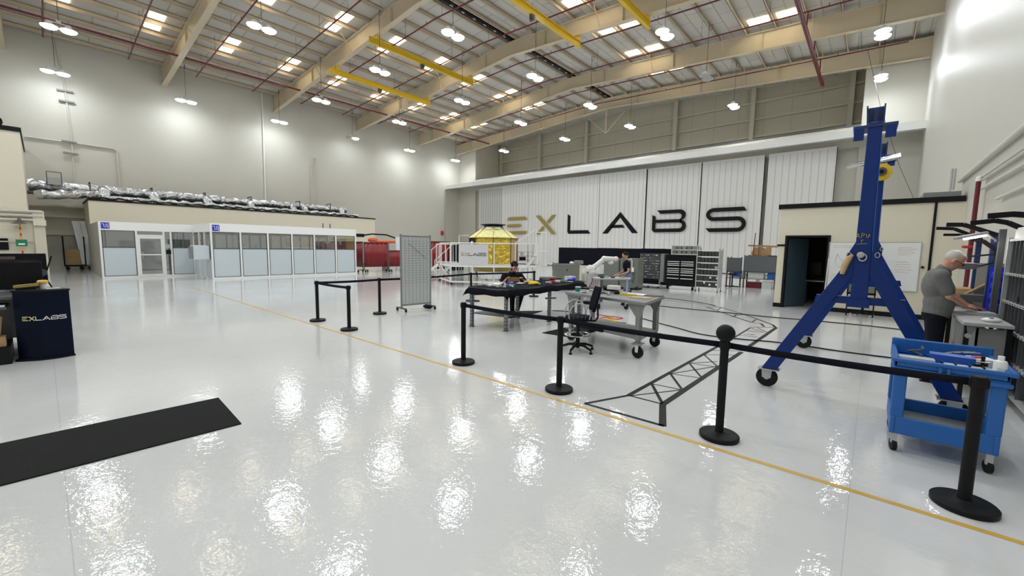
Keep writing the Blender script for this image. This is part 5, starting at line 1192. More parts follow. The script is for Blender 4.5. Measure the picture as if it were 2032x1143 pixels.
box2('white_device', 'white round edged device standing near the middle of the grey work table', 'device', 1218, 574, (.22, .16, .07), 'white', .2, 1.03)
box2('device_case', 'black case under the white device on the grey work table', 'case', 1216, 576, (.26, .2, .075), 'black', .2)
box2('silver_block', 'pile of silver metal parts left of the chair back on the grey table', 'metal parts', 1182, 578, (.25, .12, .04), 'galv', .5)
box2('white_bolt_cup', 'small white bracket behind the chair back on the grey table', 'bracket', 1187, 574, (.05, .05, .07), 'white', .5)
box2('white_sheet', 'large white sheet on the right half of the grey work table', 'paper', 1260, 583, (.5, .22, .008), 'paper', .05)
box2('yellow_folder', 'pale yellow sheet at the near right corner of the grey table', 'folder', 1272, 591, (.35, .2, .01), 'wood_light', .2)
box2('yellow_strap', 'bright yellow strap on the middle of the grey work table', 'strap', 1246, 586, (.3, .05, .03), 'yellow_item', .2)
box2('black_tool', 'black tool lying beside the yellow strap on the grey table', 'tool', 1232, 584, (.24, .05, .03), 'black', .4)
box2('grey_tablet', 'dark grey tablet at the far right of the grey work table', 'tablet', 1298, 587, (.3, .2, .012), 'grey_dark', .1)

random.seed(31)
for j in range(18):
    s_, w_ = random.uniform(.35, L2-.9), random.uniform(.15, W2-.15); p = T2(s_, w_, .951); b = B(); kd = j % 3; r_ = random.uniform(.02, .045)
    if kd == 0: b.cbox((p.x, p.y, .963), (r_*3, r_*1.6, .022), random.uniform(0, 3))
    elif kd == 1: b.tube([(p.x+r_*2*math.cos(a), p.y+r_*1.5*math.sin(a), .960+.003*i) for i, a in enumerate([q_*PI/5 for q_ in range(16)])], .007, 5)
    else: b.lathe([(.0, 0), (r_*.6, 0), (r_*.6, r_*1.2), (0, r_*1.2)], p, n=12)
    tag(b.obj(('metal_offcut', 'coiled_lead', 'small_can')[kd], random.choice(('galv', 'black', 'grey_dark', 'white', 'steel'))), ('small metal offcut among the clutter on the grey work table', 'small cable loop among the clutter on the grey work table', 'small can among the clutter on the grey work table')[kd], ('offcut', 'cable', 'can')[kd], ('offcuts', 'cable loops', 'small cans')[kd]+' on the grey work table')
# ---- drafting chair
cp = Vector((-3.80, 6.12, 0)); f = -SR; sd = SF
t = thing('drafting_chair', 'black drafting chair with chrome foot ring and arm hoops', 'chair', cp)
def CP(a, b2, z): return cp+f*a+sd*b2+ZV*z
for k in range(5):
    a = .25+k*2*PI/5; e = CP(.30*math.cos(a), .30*math.sin(a), .065)
    lg = B().tube([CP(0, 0, .12), CP(.15*math.cos(a), .15*math.sin(a), .115), e], [.028, .024, .018], 8).obj('leg', 'black', t)
    B().lathe([(.03, 0), (.03, .02), (.014, .03), (.014, .065)], (e.x, e.y, 0), n=12).obj('foot_glide', 'black', lg)
B().lathe([(.035, .06), (.035, .3), (.028, .3), (.028, .5), (.05, .5), (.05, .53)], cp, n=18).obj('column', 'black', t)
B().tube([CP(.23*math.cos(a), .23*math.sin(a), .30) for a in [k*2*PI/24 for k in range(25)]], .013, 8).obj('foot_ring', 'chrome', t)
q = B()
for k in range(3): a = k*2*PI/3; q.tube([CP(.03*math.cos(a), .03*math.sin(a), .34), CP(.23*math.cos(a), .23*math.sin(a), .30)], .009, 6)
q.obj('ring_spoke', 'steel', t)
st = B().lathe([(.0, .55), (.20, .55), (.235, .57), (.24, .60), (.22, .625), (.10, .635), (0, .63)], cp, n=28).obj('seat', 'black_cloth', t)
B().lathe([(.16, .53), (.2, .55)], cp, n=20).obj('seat_pan', 'black', t)
B().tube([CP(-.12, .0, .54), CP(-.30, .0, .54), CP(-.34, .0, .60), CP(-.33, .0, .84)], .017, 8).obj('back_stem', 'black', t)
bk = B()
n1, n2 = 10, 10; vs = []; fs = []
for i in range(n1+1):
    for j in range(n2+1):
        a = -1+2*i/n1; h_ = j/n2; wd = .2*(1-.25*abs(2*h_-1)**2); vs.append(CP(-.27-.10*h_+.05*a*a, a*wd, .72+.42*h_))
for i in range(n1):
    for j in range(n2): k = i*(n2+1)+j; fs.append((k, k+n2+1, k+n2+2, k+1))
o = bk.add(vs, fs).obj('backrest', 'black_cloth', t); so = o.modifiers.new('thickness', 'SOLIDIFY'); so.thickness = .05; so.offset = 0
for s in (-1, 1):
    B().tube([CP(.02+.19*math.cos(a)*(1.0 if math.sin(a) > .2 else .9), s*(.225+.045*math.sin(a)), .60+.275*math.sin(a)**.8) for a in [PI*j/14 for j in range(15)]], .010, 8).obj('armrest_hoop', 'galv', t)
    q = B()
    for k in range(4): q.tube([CP(-.08+.065*k, s*.225, .60), CP(-.10+.08*k, s*.265, .855-.02*abs(k-1.5))], .005, 5)
    q.obj('arm_spoke', 'grey_dark', t)
# ---- mats, hose
def matp(pts, lab, m='mat_rubber', th=.012): return tag(B().prism([G(*p) for p in pts], ZV*th).obj('floor_mat', m), lab, 'floor mat')
matp([(1076, 661), (1133, 648), (1190, 655), (1140, 671)], 'dark mat on the floor left of the drafting chair')
matp([(1150, 645), (1180, 634), (1243, 641), (1215, 651)], 'brown mat under the grey work table with yellow hose on it', 'brown_mat')
matp([(1008, 632), (1020, 618), (1077, 617.5), (1040, 628)], 'dark mat under the seated man\'s feet')
p = G(1205, 643)
t2 = thing('yellow_hose', 'coil of yellow hose on the brown mat under the grey table', 'hose', p)
for k in range(4): B().tube([(p.x+(.12+.03*k)*math.cos(a), p.y+(.2+.02*k)*math.sin(a), .03+.018*k) for a in [j*2*PI/20 for j in range(21)]], .013, 6).obj('hose_loop', 'yellow_item', t2)

# ---- work table with the robot arm
dR = 12.6
c0 = G(1218, 551, .93); c0.z = 0
def TR(a, b2, z): return c0+SR*a+SF*b2+ZV*z
t = thing('robot_table', 'grey caster table with small parts where the woman works', 'table', c0)
B().prism([TR(-.60, -.35, .89), TR(.40, -.35, .89), TR(.62, .35, .89), TR(-.60, .35, .89)], ZV*.035).obj('tabletop', 'grey_light', t)
for a, b2 in ((-.5, -.28), (.33, -.28), (-.5, .28), (.5, .28)):
    lg = B().bar(TR(a, b2, .2), TR(a, b2, .89), .05, .05, SR).obj('leg', 'grey_light', t)
    B().lathe([(.04, -.022), (.085, -.022), (.09, .0), (.085, .022), (.04, .022)], TR(a, b2, .09), (SR+SF*.3), 20).obj('caster_wheel', 'rubber', lg)
    B().box((TR(a, b2, 0).x-.03, TR(a, b2, 0).y-.03, .1), (TR(a, b2, 0).x+.03, TR(a, b2, 0).y+.03, .2)).obj('caster_fork', 'grey_light', lg)
B().prism([TR(.05, -.3, .89), TR(.31, -.3, .89), TR(.31, -.3, .6)], SF*.01).obj('gusset', 'grey_mid', t)
for i, (a, b2, s, m, nm, l) in enumerate(((-.38, -.1, (.12, .1, .03), 'black', 'black_part', 'small black part on the robot table, left end'), (-.2, .05, (.14, .06, .05), 'grey_light', 'metal_part', 'light metal part on the robot table, left of centre'), (-.05, -.08, (.1, .08, .05), 'grey_dark', 'dark_part', 'dark part in the middle of the robot table'), (.1, .02, (.16, .1, .03), 'white', 'white_part', 'white part on the robot table before the woman'), (.25, -.05, (.1, .06, .04), 'wood_light', 'tan_part', 'tan part on the robot table beside the woman\'s hand'))):
    p = TR(a, b2, .925); tag(B().cbox((p.x, p.y, p.z+s[2]/2), s, .7+i).obj(nm, m), l, 'part')
t = thing('industrial_robot', 'white robot arm reaching right over the grey parts table', 'robot arm', onD(1176, 560, 13.4))
dd3 = 13.3
b0 = onD(1176, 541, dd3)
pb = thing('robot_pedestal', 'beige control pedestal carrying the white robot arm, cables hanging', 'pedestal', (b0.x, b0.y, 0))
B().box((b0.x-.13, b0.y-.13, .02), (b0.x+.13, b0.y+.13, b0.z-.02)).obj('column', 'grey_light', pb, bev=.01)
B().box((b0.x-.2, b0.y-.2, 0), (b0.x+.2, b0.y+.2, .1)).obj('foot', 'black', pb)
q1, q2, q3, q4 = onD(1173, 533.5, dd3), onD(1182, 528, dd3), onD(1199, 513.5, dd3), onD(1222, 514, dd3)
B().lathe([(.12, 0), (.13, .02), (.13, .07), (.11, .10)], (b0.x, b0.y, b0.z-.02), n=24).obj('robot_base', 'robot', t)
B().tube([q1-SR*.06, q1+SR*.10], .125, 20).ell(q1-SR*.04, (.13, .13, .13)).obj('shoulder', 'robot', t)
B().tube([q2-SR*.05-ZV*.03, q2, q3], [.10, .088, .075], 18).obj('upper_link', 'robot', t)
B().ell(q3, (.095, .095, .095)).tube([q3, q4], [.085, .072], 18).ell(q4, (.088, .085, .088)).obj('forearm', 'robot', t)
q5 = onD(1212, 521.5, dd3); B().tube([q4-SR*.12-ZV*.02, q5], .045, 14).ell(q5, (.10, .06, .055)).obj('wrist', 'robot', t)
B().lathe([(.065, -.01), (.065, .01)], q4+SR*.06, SR, 18).obj('joint_cap', 'grey_light', t)
for k in range(4):
    e0 = b0+SF*-.22+SR*(-.1+.05*k)-ZV*.1; B().tube([e0, e0-ZV*.15-SF*.05, e0-ZV*.3+SR*(.05*(k-2)), (e0.x-.05, e0.y-.1, .45+.1*k)], .012, 6).obj('cable', ('grey_light', 'black', 'orange', 'grey_light')[k], pb)
p = onD(1183, 533, 13.9); tag(B().box((p.x-.0, p.y-.05, p.z-.18), (p.x+.15, p.y+.25, p.z+.14)).obj('white_panel_box', 'whiteboard'), 'pale grey box standing behind the robot arm', 'box'); 
tag(B().box((p.x-.0, p.y-.05, 0), (p.x+.15, p.y+.25, p.z-.181)).obj('side_cabinet', 'grey_dark'), 'dark side cabinet carrying the pale grey box', 'cabinet')
# ---- big grey machine cabinet behind the draped table
e1, e2 = G(1100, 588), G(1152, 588)
a1 = onD(1099, 560, 17.6); a2 = onD(1153, 560, 17.6); top = onD(1126, 524, 17.6).z
d = (a2-a1); d.z = 0; LL = d.length; d.normalize(); n = Vector((-d.y, d.x, 0)); a1.z = 0
def K(s, w_, z): return a1+d*s+n*w_+ZV*z
t = thing('machine_cabinet', 'large olive grey machine cabinet behind the draped table', 'cabinet', K(LL/2, .4, 0))
B().prism([K(0, 0, .12), K(LL, 0, .12), K(LL, .8, .12), K(0, .8, .12)], ZV*(top-.12)).obj('body', 'olive_grey', t, bev=.015)
B().prism([K(.02, -.012, .3), K(LL-.02, -.012, .3), K(LL-.02, -.012, top-.05), K(.02, -.012, top-.05)], n*.012).obj('door', 'olive_grey', t)
B().lathe([(.03, 0), (.03, .02)], K(LL*.48, -.012, top-.25), -n, 12).obj('door_lock', 'black', t)
for s, w_ in ((.08, .08), (LL-.08, .08), (.08, .72), (LL-.08, .72)): B().lathe([(.05, -.02), (.05, .02)], K(s, w_, .05), d, 12).obj('caster', 'rubber', t)
tag(B().prism([K(LL*.78, .1, top+.001), K(LL*1.08, .1, top+.001), K(LL*1.08, .5, top+.001), K(LL*.78, .5, top+.001)], ZV*.15).obj('grey_box', 'grey_mid'), 'grey box on the right end of the machine cabinet', 'box')
tag(B().tube([K(-.02, .1, .85), K(-.07, .1, 1.05), K(-.03, .1, 1.2), K(.02, .15, top+.02), K(.4, .2, top+.02), K(.75, .2, top+.02)], .012, 6).obj('machine_cable', 'black'), 'black cable running over the left corner of the machine cabinet', 'cable')
tag(B().ell(K(LL*.66, .2, top+.05), (.10, .08, .06)).obj('white_spool', 'white'), 'white spool on top of the machine cabinet', 'spool')
b1 = onD(1152, 527, 13.7); b3 = onD(1164, 560, 13.7)
t = thing('control_box', 'cream control box on a post right of the machine cabinet', 'control box', (b1.x, b1.y, 0))
B().bar(Vector((b1.x, b1.y, 0))+SR*.1, Vector((b1.x, b1.y, b1.z-.3))+SR*.1, .08, .08, SR).obj('post', 'grey_light', t)
pp = Vector((b1.x, b1.y, 0)); B().prism([pp+ZV*(b1.z-.5), pp+SR*.22+ZV*(b1.z-.5), pp+SR*.22+ZV*b1.z, pp+ZV*b1.z], SF*.15).obj('box', 'cream', t); B().prism([pp+SR*.05-SF*.01+ZV*(b1.z-.25), pp+SR*.16-SF*.01+ZV*(b1.z-.25), pp+SR*.16-SF*.01+ZV*(b1.z-.08), pp+SR*.05-SF*.01+ZV*(b1.z-.08)], SF*.01).obj('display', 'white', t)

# ---- grey cabinets behind the woman
def boxpx(name, x0, x1, yt, Yp, depth, m, lab, cat, zb=0, parent=None, th=None):
    a = onY(x0, yt, Yp); b2 = onY(x1, yt, Yp); return a.x, b2.x, a.z
xa, xb, zt = boxpx('', 1193, 1229, 513, 17.2, 0, '', '', '')
t = thing('steel_locker', 'mid grey flat steel cabinet behind the robot arm', 'cabinet', ((xa+xb)/2, 17.5, 0))
B().box((xa, 17.2, .08), (xb, 17.8, zt)).obj('body', 'grey_paint', t, bev=.01); B().box((xa+.03, 17.185, .12), (xb-.03, 17.2, zt-.04)).obj('door', 'grey_paint', t); B().box((xa+.02, 17.22, 0), (xb-.02, 17.78, .08)).obj('plinth', 'black', t)
xa, xb, zt = boxpx('', 1231, 1267, 512, 17.2, 0, '', '', '')
t = thing('tool_cabinet', 'grey green cabinet with hanging hoses behind the woman', 'cabinet', ((xa+xb)/2, 17.5, 0))
B().box((xa, 17.2, .08), (xb, 17.8, zt)).obj('body', 'olive_grey', t, bev=.01); B().box((xa+.02, 17.22, 0), (xb-.02, 17.78, .08)).obj('plinth', 'black', t)
B().tube([(xb-.45, 17.17, zt-.05), (xb-.35, 17.17, zt-.03), (xb-.28, 17.17, zt-.1), (xb-.27, 17.17, .8)], .02, 8).obj('hose', 'white_steel', t)
B().tube([(xb-.2, 17.17, .9), (xb-.3, 17.16, .5), (xb-.2, 17.16, .3), (xb-.15, 17.17, .8)], .015, 6).obj('hose', 'grey_dark', t)
B().box((xb-.28, 17.15, .8), (xb-.18, 17.2, 1.0)).obj('bracket', 'white', t)
p = G(1256, 575); t2 = thing('dolly', 'small black wheeled dolly in front of the tool cabinet', 'dolly', p)
B().tube([G(1251, 577, .08), G(1262, 571, .25), G(1266, 569, .12)], .03, 8).obj('frame', 'black', t2); B().lathe([(.07, -.02), (.07, .02)], G(1251, 579, .07), SR, 14).obj('wheel', 'rubber', t2)

# ---- black partition
xa = onY(1109, 490, 20.4).x; xb = onY(1331, 499, 20.4).x; zt = onY(1110, 491, 20.4).z
t = thing('black_partition', 'long black partition wall in front of the hangar doors', 'partition', ((xa+xb)/2, 20.45, 0))
k = 0; x = xa
while x < xb-.1:
    B().box((x, 20.4, .02), (min(x+1.28, xb), 20.46, zt-.01*(k % 2))).obj('panel', 'black_cloth', t); x += 1.29; k += 1
for x in (xa+.02, (xa+xb)/2, xb-.05): B().box((x, 20.1, 0), (x+.05, 20.8, .02)).obj('foot', 'black', t)
# ---- tool board on wheels
Yt = 18.9
xa = onY(1272, 503, Yt).x; xb = onY(1311, 503, Yt).x; zt = onY(1290, 503, Yt).z; zb = onY(1290, 553, Yt).z
t = thing('tool_board', 'grey wheeled tool board covered with small hanging tools', 'tool board', ((xa+xb)/2, Yt, 0))
B().box((xa, Yt, zb), (xb, Yt+.05, zt)).obj('board', 'grey_dark', t)
for x in (xa, xb): B().box((x-.03, Yt, .1), (x+.03, Yt+.06, zt)).obj('post', 'grey_mid', t)
B().box((xb+.03, Yt+.0, .3), (xb+.18, Yt+.5, zt)).obj('side_panel', 'grey_mid', t)
for x in (xa, (xa+xb)/2, xb): B().lathe([(.06, -.02), (.06, .02)], (x, Yt-.12, .06), (1, 0, 0), 12).obj('caster', 'rubber', t)
B().box((xa-.05, Yt-.2, .1), (xb+.05, Yt+.3, .15)).obj('base', 'white_steel', t)
random.seed(5); n_ = 0
for r in range(9):
    for c_ in range(9):
        if random.random() < .28: continue
        x = xa+.07+(xb-xa-.14)*c_/8; z = zb+.08+(zt-zb-.16)*r/8; w_ = random.uniform(.03, .1); h_ = random.uniform(.02, .05)
        o = B().box((x-w_/2, Yt-.03, z-h_/2), (x+w_/2, Yt-.001, z+h_/2)).obj('hanging_tool', random.choice(('white', 'grey_light', 'galv', 'grey_light', 'grey_dark')), t); n_ += 1
# ---- tool chest
xa = onY(1322, 510, Yt).x; xb = onY(1381, 510, Yt).x; zt = onY(1350, 507, Yt).z
t = thing('tool_chest', 'black rolling tool chest with silver drawer handles', 'tool chest', ((xa+xb)/2, Yt+.3, 0))
B().box((xa, Yt, .17), (xb, Yt+.6, zt)).obj('body', 'black_gloss', t, bev=.01); B().box((xa-.04, Yt-.03, zt), (xb+.02, Yt+.62, zt+.03)).obj('worktop', 'black', t)
xm = (xa+xb)/2
zz = [onY(1350, y, Yt).z for y in (520, 524, 527.5, 534, 538, 541.5, 546.5, 553.5)]
for z in zz:
    for (p0, p1) in ((xa+.08, xm-.04), (xm+.04, xb-.08)):
        d_ = B().box((p0, Yt-.012, z-.05), (p1, Yt, z+.025)).obj('drawer', 'black_gloss', t); B().box((p0, Yt-.035, z+.0), (p1, Yt-.012, z+.03)).obj('drawer_handle', 'white_steel', d_)
for x in (xa+.1, xb-.1): B().lathe([(.08, -.03), (.08, .03)], (x, Yt+.08, .08), (1, 0, 0), 14).obj('caster', 'rubber', t)
# ---- small bin rack on the chest
za, zc = onY(1350, 503.5, Yt).z, onY(1350, 489, Yt).z; x0 = onY(1331, 500, Yt).x; x1 = onY(1383, 500, Yt).x
t = thing('bin_rack', 'low grey two tier bin rack standing on the tool chest', 'rack', ((x0+x1)/2, Yt+.2, zt+.03))
zt3 = zt+.03
for x in (x0, x1-.03): B().box((x, Yt+.1, zt3), (x+.03, Yt+.14, zc+.05)).box((x, Yt+.5, zt3), (x+.03, Yt+.54, zc+.05)).obj('side_frame', 'galv', t)
for z in (zt3+.03, (zt3+zc)/2): B().box((x0, Yt+.1, z), (x1, Yt+.54, z+.02)).obj('shelf', 'galv', t)
for r in range(2):
    for k in range(5): B().box((x0+.04+k*(x1-x0-.06)/5, Yt+.1, zt3+.05+r*(zc-zt3)/2), (x0+.0+(k+1)*(x1-x0-.06)/5, Yt+.5, zt3+.02+(r+1)*(zc-zt3)/2)).obj('bin', ('olive_grey', 'grey_mid')[(k+r) % 2], t)
# ---- silver shelf
xa = onY(1384, 500, Yt).x; xb = onY(1428, 500, Yt).x; zt = onY(1384, 496, Yt).z
t = thing('silver_shelving', 'silver shelving unit full of dark grey bins beside the tool chest', 'shelving', ((xa+xb)/2, Yt+.25, 0))
for x in (xa, xb): B().box((x-.02, Yt-.02, .05), (x+.02, Yt+.02, zt+.08)).box((x-.02, Yt+.5, .05), (x+.02, Yt+.54, zt+.08)).obj('upright', 'galv', t)
B().box((xb, Yt, .2), (xb+.015, Yt+.52, zt)).obj('side_panel', 'grey_light', t)
for x in (xa, xb):
    for yv in (Yt, Yt+.5): B().lathe([(.035, -.015), (.035, .015)], (x, yv, .035), (1, 0, 0), 10).obj('caster', 'rubber', t)
L_ = [.2+(zt-.2)*k/6 for k in range(7)]
for z in L_: B().box((xa, Yt-.01, z-.03), (xb, Yt+.52, z)).obj('shelf', 'white_steel', t)
for r in range(6):
    nb = 3 if r < 2 else 6
    for k in range(nb): B().box((xa+.03+(xb-xa-.05)*k/nb, Yt+.01, L_[r]+.005), (xa+.01+(xb-xa-.05)*(k+1)/nb, Yt+.45, L_[r+1]-.06)).obj('bin', 'bin_dark', t, bev=.006)
p = onY(1426, 529, Yt-.02); B().box((xb-.16, Yt-.004, L_[3]+.02), (xb-.04, Yt+.008, L_[3]+.12)).obj('bin_label', 'wood_light', t)
for (k, z) in ((.35, L_[0]+.2), (.62, L_[1]+.16), (.6, L_[0]+.12), (.9, L_[0]+.14), (.92, L_[1]+.14)): B().box((xa+(xb-xa)*k, Yt-.002, z-.04), (xa+(xb-xa)*k+.07, Yt+.009, z+.04)).obj('bin_label', 'white', t)
# ---- steel benches beside the office
Yb = 22.6
def bench(x0p, x1p, ytp, lab, grp, back=True):
    xa = onY(x0p, 540, Yb).x; xb = onY(x1p, 540, Yb).x; zt = onY(x0p, ytp, Yb).z; zw = onY(x0p, 537.5, Yb).z
    t = thing('steel_bench', lab, 'workbench', ((xa+xb)/2, Yb+.35, 0), grp)
    B().box((xa, Yb, zw-.05), (xb, Yb+.75, zw)).obj('worktop', 'grey_dark', t); B().box((xa+.03, Yb-.01, zw), (xb-.03, Yb+.02, zt)).obj('front_screen', 'shelf_grey', t)
    B().box((xa, Yb, .42), (xb, Yb+.75, .46)).obj('lower_shelf', 'grey_mid', t)
    for x in (xa, xb-.06):
        for yv in (Yb, Yb+.69): B().box((x, yv, 0), (x+.06, yv+.06, zt+.03)).obj('leg', 'grey_dark', t)
    return xa, xb, zt
xa, xb, zt = bench(1441, 1471, 511, 'grey steel bench with a solid screen, left of a bigger one', 'steel benches')
tag(B().box((xa+.2, Yb+.1, .46), (xa+.75, Yb+.6, .82)).obj('storage_tote', 'clear_plastic'), 'clear plastic tote with blue contents under the left steel bench', 'tote')
tag(B().box((xa+.3, Yb+.08, .52), (xa+.6, Yb+.1, .72)).obj('blue_sheet', 'blue_item'), 'blue sheet showing in the tote under the left steel bench', 'sheet')
p = Vector((xb-.3, Yb-.35, 0)); t = thing('office_stool', 'black stool in front of the left steel bench', 'stool', p)
B().lathe([(.03, .05), (.03, .6)], p, n=10).obj('column', 'black', t); B().lathe([(.02, .6), (.2, .62), (.2, .68), (.02, .69)], p, n=18).obj('seat', 'black', t); B().bar(p+Vector((-.3, 0, .05)), p+Vector((.3, 0, .05)), .05, .05).obj('leg', 'black', t); B().bar(p+Vector((0, -.3, .05)), p+Vector((0, .3, .05)), .05, .05).obj('leg', 'black', t)
xa, xb, zt = bench(1475, 1540, 507.5, 'wide grey steel bench with totes below, nearest the office', 'steel benches')
tag(B().box((xa+.2, Yb+.1, .46), (xa+.85, Yb+.6, .80)).obj('storage_tote', 'clear_plastic'), 'clear tote with white contents under the wide steel bench', 'tote')
tag(B().box((xa+1.0, Yb+.1, .46), (xa+1.65, Yb+.6, .78)).obj('storage_tote', 'cart_blue'), 'blue tote under the wide steel bench', 'tote')
tag(B().box((xa+.15, Yb+.1, 0), (xa+.75, Yb+.6, .28)).obj('storage_bin', 'red_pipe'), 'dark red bin on the floor under the wide steel bench', 'bin')
tag(B().box((xa+.8, Yb+.1, 0), (xa+1.2, Yb+.6, .34)).obj('storage_bin', 'clear_plastic'), 'clear bin on the floor beside the red bin', 'bin')
tag(B().box((xa+.3, Yb+.2, .98), (xa+1.1, Yb+.6, 1.12)).obj('wooden_sheet', 'wood') , 'brown wooden panel on the wide steel bench behind its screen', 'panel')
tag(B().bar((xa+.1, Yb+.2, zt+.5), (xb+.0, Yb+.2, zt+.45), .08, .08).obj('wood_beam', 'wood'), 'long brown wooden beam lying above the wide steel bench', 'beam')
for x in (xa+.35, xb-.5): tag(B().box((x, Yb+.1, zt+.031), (x+.2, Yb+.3, zt+.42)).obj('support_block', 'wood'), 'block carrying the wooden beam, %s' % ('at its right half' if x > xa+.6 else 'at its left end'), 'block')
tag(B().lathe([(.36, 0), (.36, .06)], (xb-.8, Yb+.35, zt+.08), (0, 1, 0), 26).obj('wooden_disc', 'wood_light'), 'round wooden disc leaning under the wooden beam', 'disc')
tag(B().bar((xa+.35, Yb+.05, zt+.02), (xa+.4, Yb+.05, zt+1.1), .03, .04).obj('red_clamp', 'red_pipe'), 'dark red bar clamp standing at the left end of the wooden beam', 'clamp')
tag(B().box((xa+.0, Yb+.72, zt-.02) , (xb, Yb+.9, zt+.03)).obj('rear_rail', 'black'), 'dark rail along the back of the wide steel bench', 'rail')
# ================================================================== GOLD CAPSULE AND PLATFORM
cS = Vector((-16.45, 17.1, 0)); RS = 1.36
# a vertical edge of the hexagon faces the camera
va = math.atan2(-cS.y, -cS.x)
def hx(r, k, z): a = va+k*PI/4; return cS+Vector((r*math.cos(a), r*math.sin(a), z))
BLK, TAN = 6, 1
zb, ze, ztp = .78, 2.34, 2.98
t = thing('gold_capsule', 'eight sided capsule wrapped in crinkled gold foil with a black top ring', 'capsule', cS)
for k in range(8):
    m_ = 'black' if k == BLK else 'wood_light' if k == TAN else 'gold_foil'
    # subdivided crinkled panel
    a, b2 = hx(RS, k, 0), hx(RS, k+1, 0); N = 14; nn = ((a+b2)/2-cS).normalized(); vs = []
    random.seed(k+20)
    for i in range(N+1):
        for j in range(N+1):
            jit = 0 if i in (0, N) or j in (0, N) else random.uniform(-.028, .028)
            if m_ != 'gold_foil': jit = 0
            p = a.lerp(b2, i/N)+nn*jit; vs.append((p.x, p.y, zb+(ze-zb)*j/N))
    B().add(vs, [(i*(N+1)+j, (i+1)*(N+1)+j, (i+1)*(N+1)+j+1, i*(N+1)+j+1) for i in range(N) for j in range(N)]).obj('side_panel', m_, t)
    B().bar(hx(RS+.01, k, zb), hx(RS+.01, k, ze), .035, .035, (1, 0, 0)).obj('edge_strip', 'brown_mat', t)
    # cone panel
    B().add([hx(RS+.08, k, ze-.02), hx(RS+.08, k+1, ze-.02), hx(.52, k+1, ztp), hx(.52, k, ztp)], [(0, 1, 2, 3)]).obj('roof_panel', 'gold_cone', t)
    mm = lambda s, r, z: hx(r, k, z).lerp(hx(r, k+1, z), s)
    B().add([mm(.12, .60, ztp-.05)+ZV*.02, mm(.88, .60, ztp-.05)+ZV*.02, mm(.72, .82, ztp-.20)+ZV*.02, mm(.28, .82, ztp-.20)+ZV*.02], [(0, 1, 2, 3)]).obj('roof_window', 'white', t)
    B().bar(hx(RS+.08, k, ze-.01), hx(.52, k, ztp+.01), .02, .02).obj('roof_seam', 'gold_paint', t)
    B().bar(hx(RS+.08, k, ze-.02), hx(RS+.08, k+1, ze-.02), .03, .03).obj('eave_strip', 'gold_paint', t)
B().lathe([(.5, ztp-.02), (.52, ztp+.0), (.54, ztp+.05), (.72, ztp+.08), (.72, ztp+.11), (.5, ztp+.13), (.0, ztp+.13)], cS, n=36).obj('top_ring', 'black', t)
B().lathe([(.0, zb-.01), (RS*.86, zb), (RS*.8, zb-.35), (.0, zb-.36)], cS, n=8).obj('lower_body', 'gold_paint', t)
pz_ = hx(RS+.02, 6, 0).lerp(hx(RS+.02, 7, 0), .5); B().ell((pz_.x, pz_.y, 1.98), (.12, .12, .16)).obj('thruster', 'white', t)
q = B()
for k in range(6): q.tube([hx(1.0, k+.5, 0.03), hx(1.1, k+.5, zb-.3)], .05, 8)
q.obj('support_leg', 'grey_mid', t)['kind'] = 'stuff'
for k in (0, 7):
    a, b2 = hx(1.15, k, 0), hx(1.35, k+1, 0); a = a.lerp(b2, .1); b2 = a.lerp(b2, .85)
    tag(B().prism([(a.x, a.y, .06), (b2.x, b2.y, .06), (b2.x, b2.y, .44), (a.x, a.y, .44)], (cS-a).normalized()*.3).obj('white_crate', 'white'), 'white crate under the gold capsule, %s' % ('on its right' if k == 0 else 'on its left'), 'crate')
# ---- platform
DZ_ = .94
Pa, Pb, Pc, Pd = G(873, 522, DZ_), G(895, 526, DZ_), G(980, 527.5, DZ_), G(1066, 527.5, DZ_)
outer = [Pa, Pb, Pc, Pd]
inner = [cS+(p-cS)*.62 for p in outer]
for p in inner+outer: p.z = DZ_
t = thing('access_platform', 'white railed access platform on casters around the gold capsule', 'platform', (Pc.x, Pc.y, 0))
for i in range(3):
    a, b2, c_, d_ = outer[i], outer[i+1], inner[i+1], inner[i]
    B().prism([a, b2, c_, d_], ZV*-.03).obj('deck', 'grey_light', t)
    B().bar(a-ZV*.04, b2-ZV*.04, .04, .08).obj('deck_beam', 'white_steel', t)
    lo1, lo2 = Vector((a.x, a.y, .16)), Vector((b2.x, b2.y, .16)); B().bar(lo1, lo2, .05, .07).obj('base_beam', 'white_steel', t)
    B().tube([a+ZV*1.04, b2+ZV*1.04], .022, 8).obj('top_rail', 'white_steel', t)
for i, p in enumerate(outer):
    B().tube([(p.x, p.y, .13), (p.x, p.y, DZ_+1.04)], .028, 10).obj('post', 'white_steel', t)
    B().lathe([(.07, -.025), (.07, .025)], (p.x, p.y, .07), SR, 14).obj('caster', 'rubber', t)
for i, (a, b2, s) in enumerate(((Pb, Pc, .5),)):
    p = a.lerp(b2, s); B().tube([(p.x, p.y, .16), (p.x, p.y, DZ_)], .025, 8).obj('post', 'white_steel', t)
for p, q_ in ((Pa, Pb),):
    B().bar((p.x, p.y, .2), (q_.x, q_.y, DZ_-.06), .03, .04).obj('diagonal_brace', 'white_steel', t); B().bar((p.x, p.y, DZ_-.06), (q_.x, q_.y, .2), .03, .04).obj('diagonal_brace', 'white_steel', t)
for p in inner: B().tube([(p.x, p.y, .05), (p.x, p.y, DZ_-.03)], .025, 8).obj('post', 'grey_light', t)
